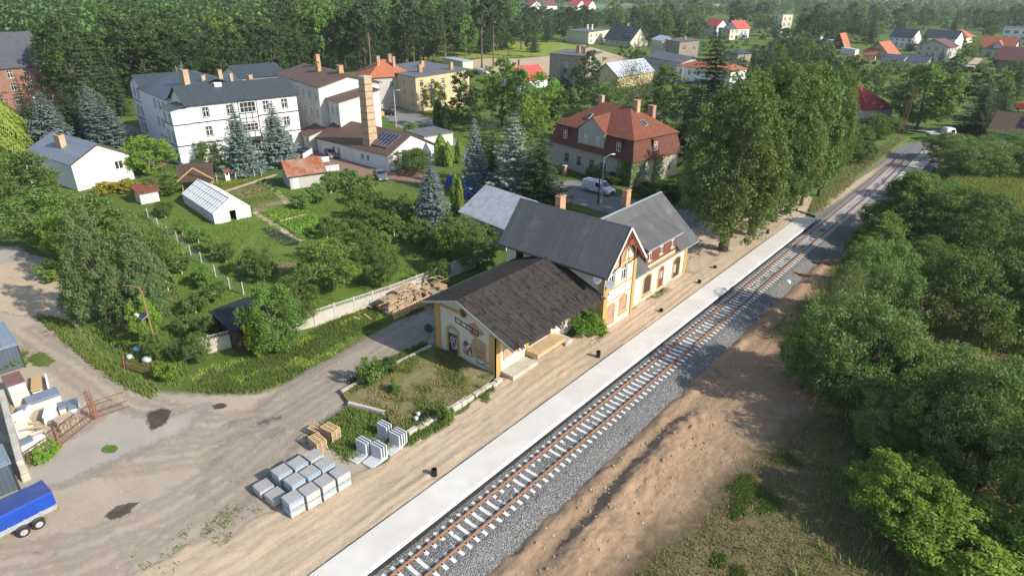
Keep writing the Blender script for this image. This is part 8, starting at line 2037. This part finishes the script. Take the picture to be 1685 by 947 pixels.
tufts('terrace_grass', pg, 1500, .12, 'straw', 45, ht, patch=-.1); tufts('terrace_grass', pg, 1100, .18, 'grass', 46, ht, patch=.1)
tufts('grass', A((500,716),(545,690),(582,664),(655,692),(690,716),(640,740),(570,760),(545,735)), 2200, .28, 'grass', 47, patch=.0)
tufts('grass', [(-39.5,26),(-38.0,24.5),(-38.1,34.2),(-39.6,34.2)], 900, .3, 'grass', 48)
tufts('weeds', [(-29.9,23),(-29.2,23),(-28.7,34),(-29.6,34)], 700, .3, 'grass', 49, patch=.15); tufts('weeds', [(-28.3,47),(-27.6,47),(-27.7,52.5),(-28.2,52.5),(-28.3,66),(-27.8,66),(-27.3,45)], 90, .22, 'grass', 50, patch=.1)
tufts('weeds', [(-34,8),(-29.6,8),(-29.3,19),(-33,19)], 90, .14, 'grass', 51, .05, patch=.35); tufts('weeds', [(-35,5),(-31,5),(-31,14),(-36,14)], 60, .12, 'grass', 52, .03, patch=.3)
rgz = lambda x, y: -.45+.25*noise.noise((x*.15,y*.15,0))
tufts('undergrowth', [(-4,18),(8,10),(45,20),(70,70),(60,150),(-12,150),(-14,70),(-13,56),(-8,48),(-5,36)], 26000, .8, 'grass', 53, -.55, bw=.06, wide=.3)
tufts('meadow_grass', A((1560,292),(1640,272),(1705,280),(1725,348),(1640,352),(1580,335),z=-.3), 6000, .5, 'sunny', 54, .0, bw=.06); tufts('meadow_grass', A((1640,655),(1700,630),(1720,760),(1660,740),z=-.3), 1500, .5, 'sunny', 55, .0, bw=.05)
tufts('weedy_grass', A((1090,905),(1170,850),(1225,775),(1290,740),(1310,700),(1400,690),(1480,800),(1500,1000),(1000,1000),z=-.4), 3200, .12, 'straw', 56, -.28, patch=.0); tufts('weedy_grass', A((1200,850),(1225,770),(1300,735),(1330,780),(1280,840),z=-.4), 1300, .13, 'grass', 57, -.28, patch=.08); tufts('weedy_grass', A((1000,1000),(1090,905),(1170,850),(1225,775),(1300,860),(1200,1000),z=-.4), 1500, .16, 'grass', 63, -.28, patch=.22)
tufts('bank_grass', A((1330,345),(1400,270),(1480,225),(1485,232),(1420,285),(1350,350)), 1800, .4, 'straw', 58); tufts('verge_grass', [(-16,58),(-12,56),(-11,140),(-16,140)], 2600, .5, 'grass', 59, -.65)
tufts('grass', A((905,290),(960,296),(1010,318),(1040,340),(1000,312),(935,278)), 1500, .15, 'grass', 60); tufts('grass', A((1115,235),(1150,232),(1165,300),(1120,335),(1060,350),(1100,300)), 2500, .3, 'grass', 61)
# rows of vegetables
def crop(name, quad, nr, npr, size, leaf, seed, h=.25):
    g = np.random.default_rng(seed); a, b, c, d = [at(*CW(*p)) for p in quad]; P = []
    for i in range(nr):
        s0 = a.lerp(d, (i+.5)/nr); s1 = b.lerp(c, (i+.5)/nr)
        for j in range(npr): q = s0.lerp(s1, (j+g.random())/npr); P.append((q.x+.06*g.normal(), q.y+.06*g.normal(), h*.5*g.random()+.05))
    P = np.repeat(np.array(P), 7, 0) + np.array([.13,.13,.08])*g.normal(size=(len(P)*7,3)); P[:,2] = np.abs(P[:,2])
    N = unit(np.array([0,0,1.])+.5*g.normal(size=P.shape)); tag(link(name, quads_mesh(name, leafset(P, N, size, rg=g), LEAF[leaf])), kind='stuff')
crop('vegetables', ((720,430),(1000,375),(1040,420),(830,480)), 5, 60, .11, 'straw', 71); crop('vegetables', ((840,500),(1090,440),(1140,480),(890,545)), 4, 50, .10, 'mid', 72); crop('vegetables', ((975,600),(1290,530),(1380,600),(1110,670)), 11, 70, .12, 'bright', 73)
crop('vegetables', ((1140,690),(1420,620),(1480,690),(1340,820)), 13, 70, .14, 'bright', 74, .5); crop('flowers', ((600,370),(880,330),(900,350),(620,385)), 4, 40, .10, 'yellow', 75); crop('vegetables', ((960,350),(1010,320),(1150,410),(1130,440)), 4, 50, .12, 'mid', 76, .4)
# ---------------------------------------------------------------- the air
hz = MB(); hz.box((-3600,-160,-4), (3600,6100,48)); ho = hz.build('haze', [])
t_ = NT('air'); pv2 = t_.node('VolumePrincipled'); pv2.inputs['Color'].default_value = (.86,.92,1,1); pv2.inputs['Density'].default_value = .00014; pv2.inputs['Anisotropy'].default_value = .2
t_.l.new(pv2.outputs[0], t_.out.inputs['Volume']); ho.data.materials.append(t_.m); tag(ho, kind='stuff')
# masters never placed carry no picture: drop them from the file
for root, *_ in PROTO.values():
    for ch in list(root.children): bpy.data.objects.remove(ch)
    bpy.data.objects.remove(root)
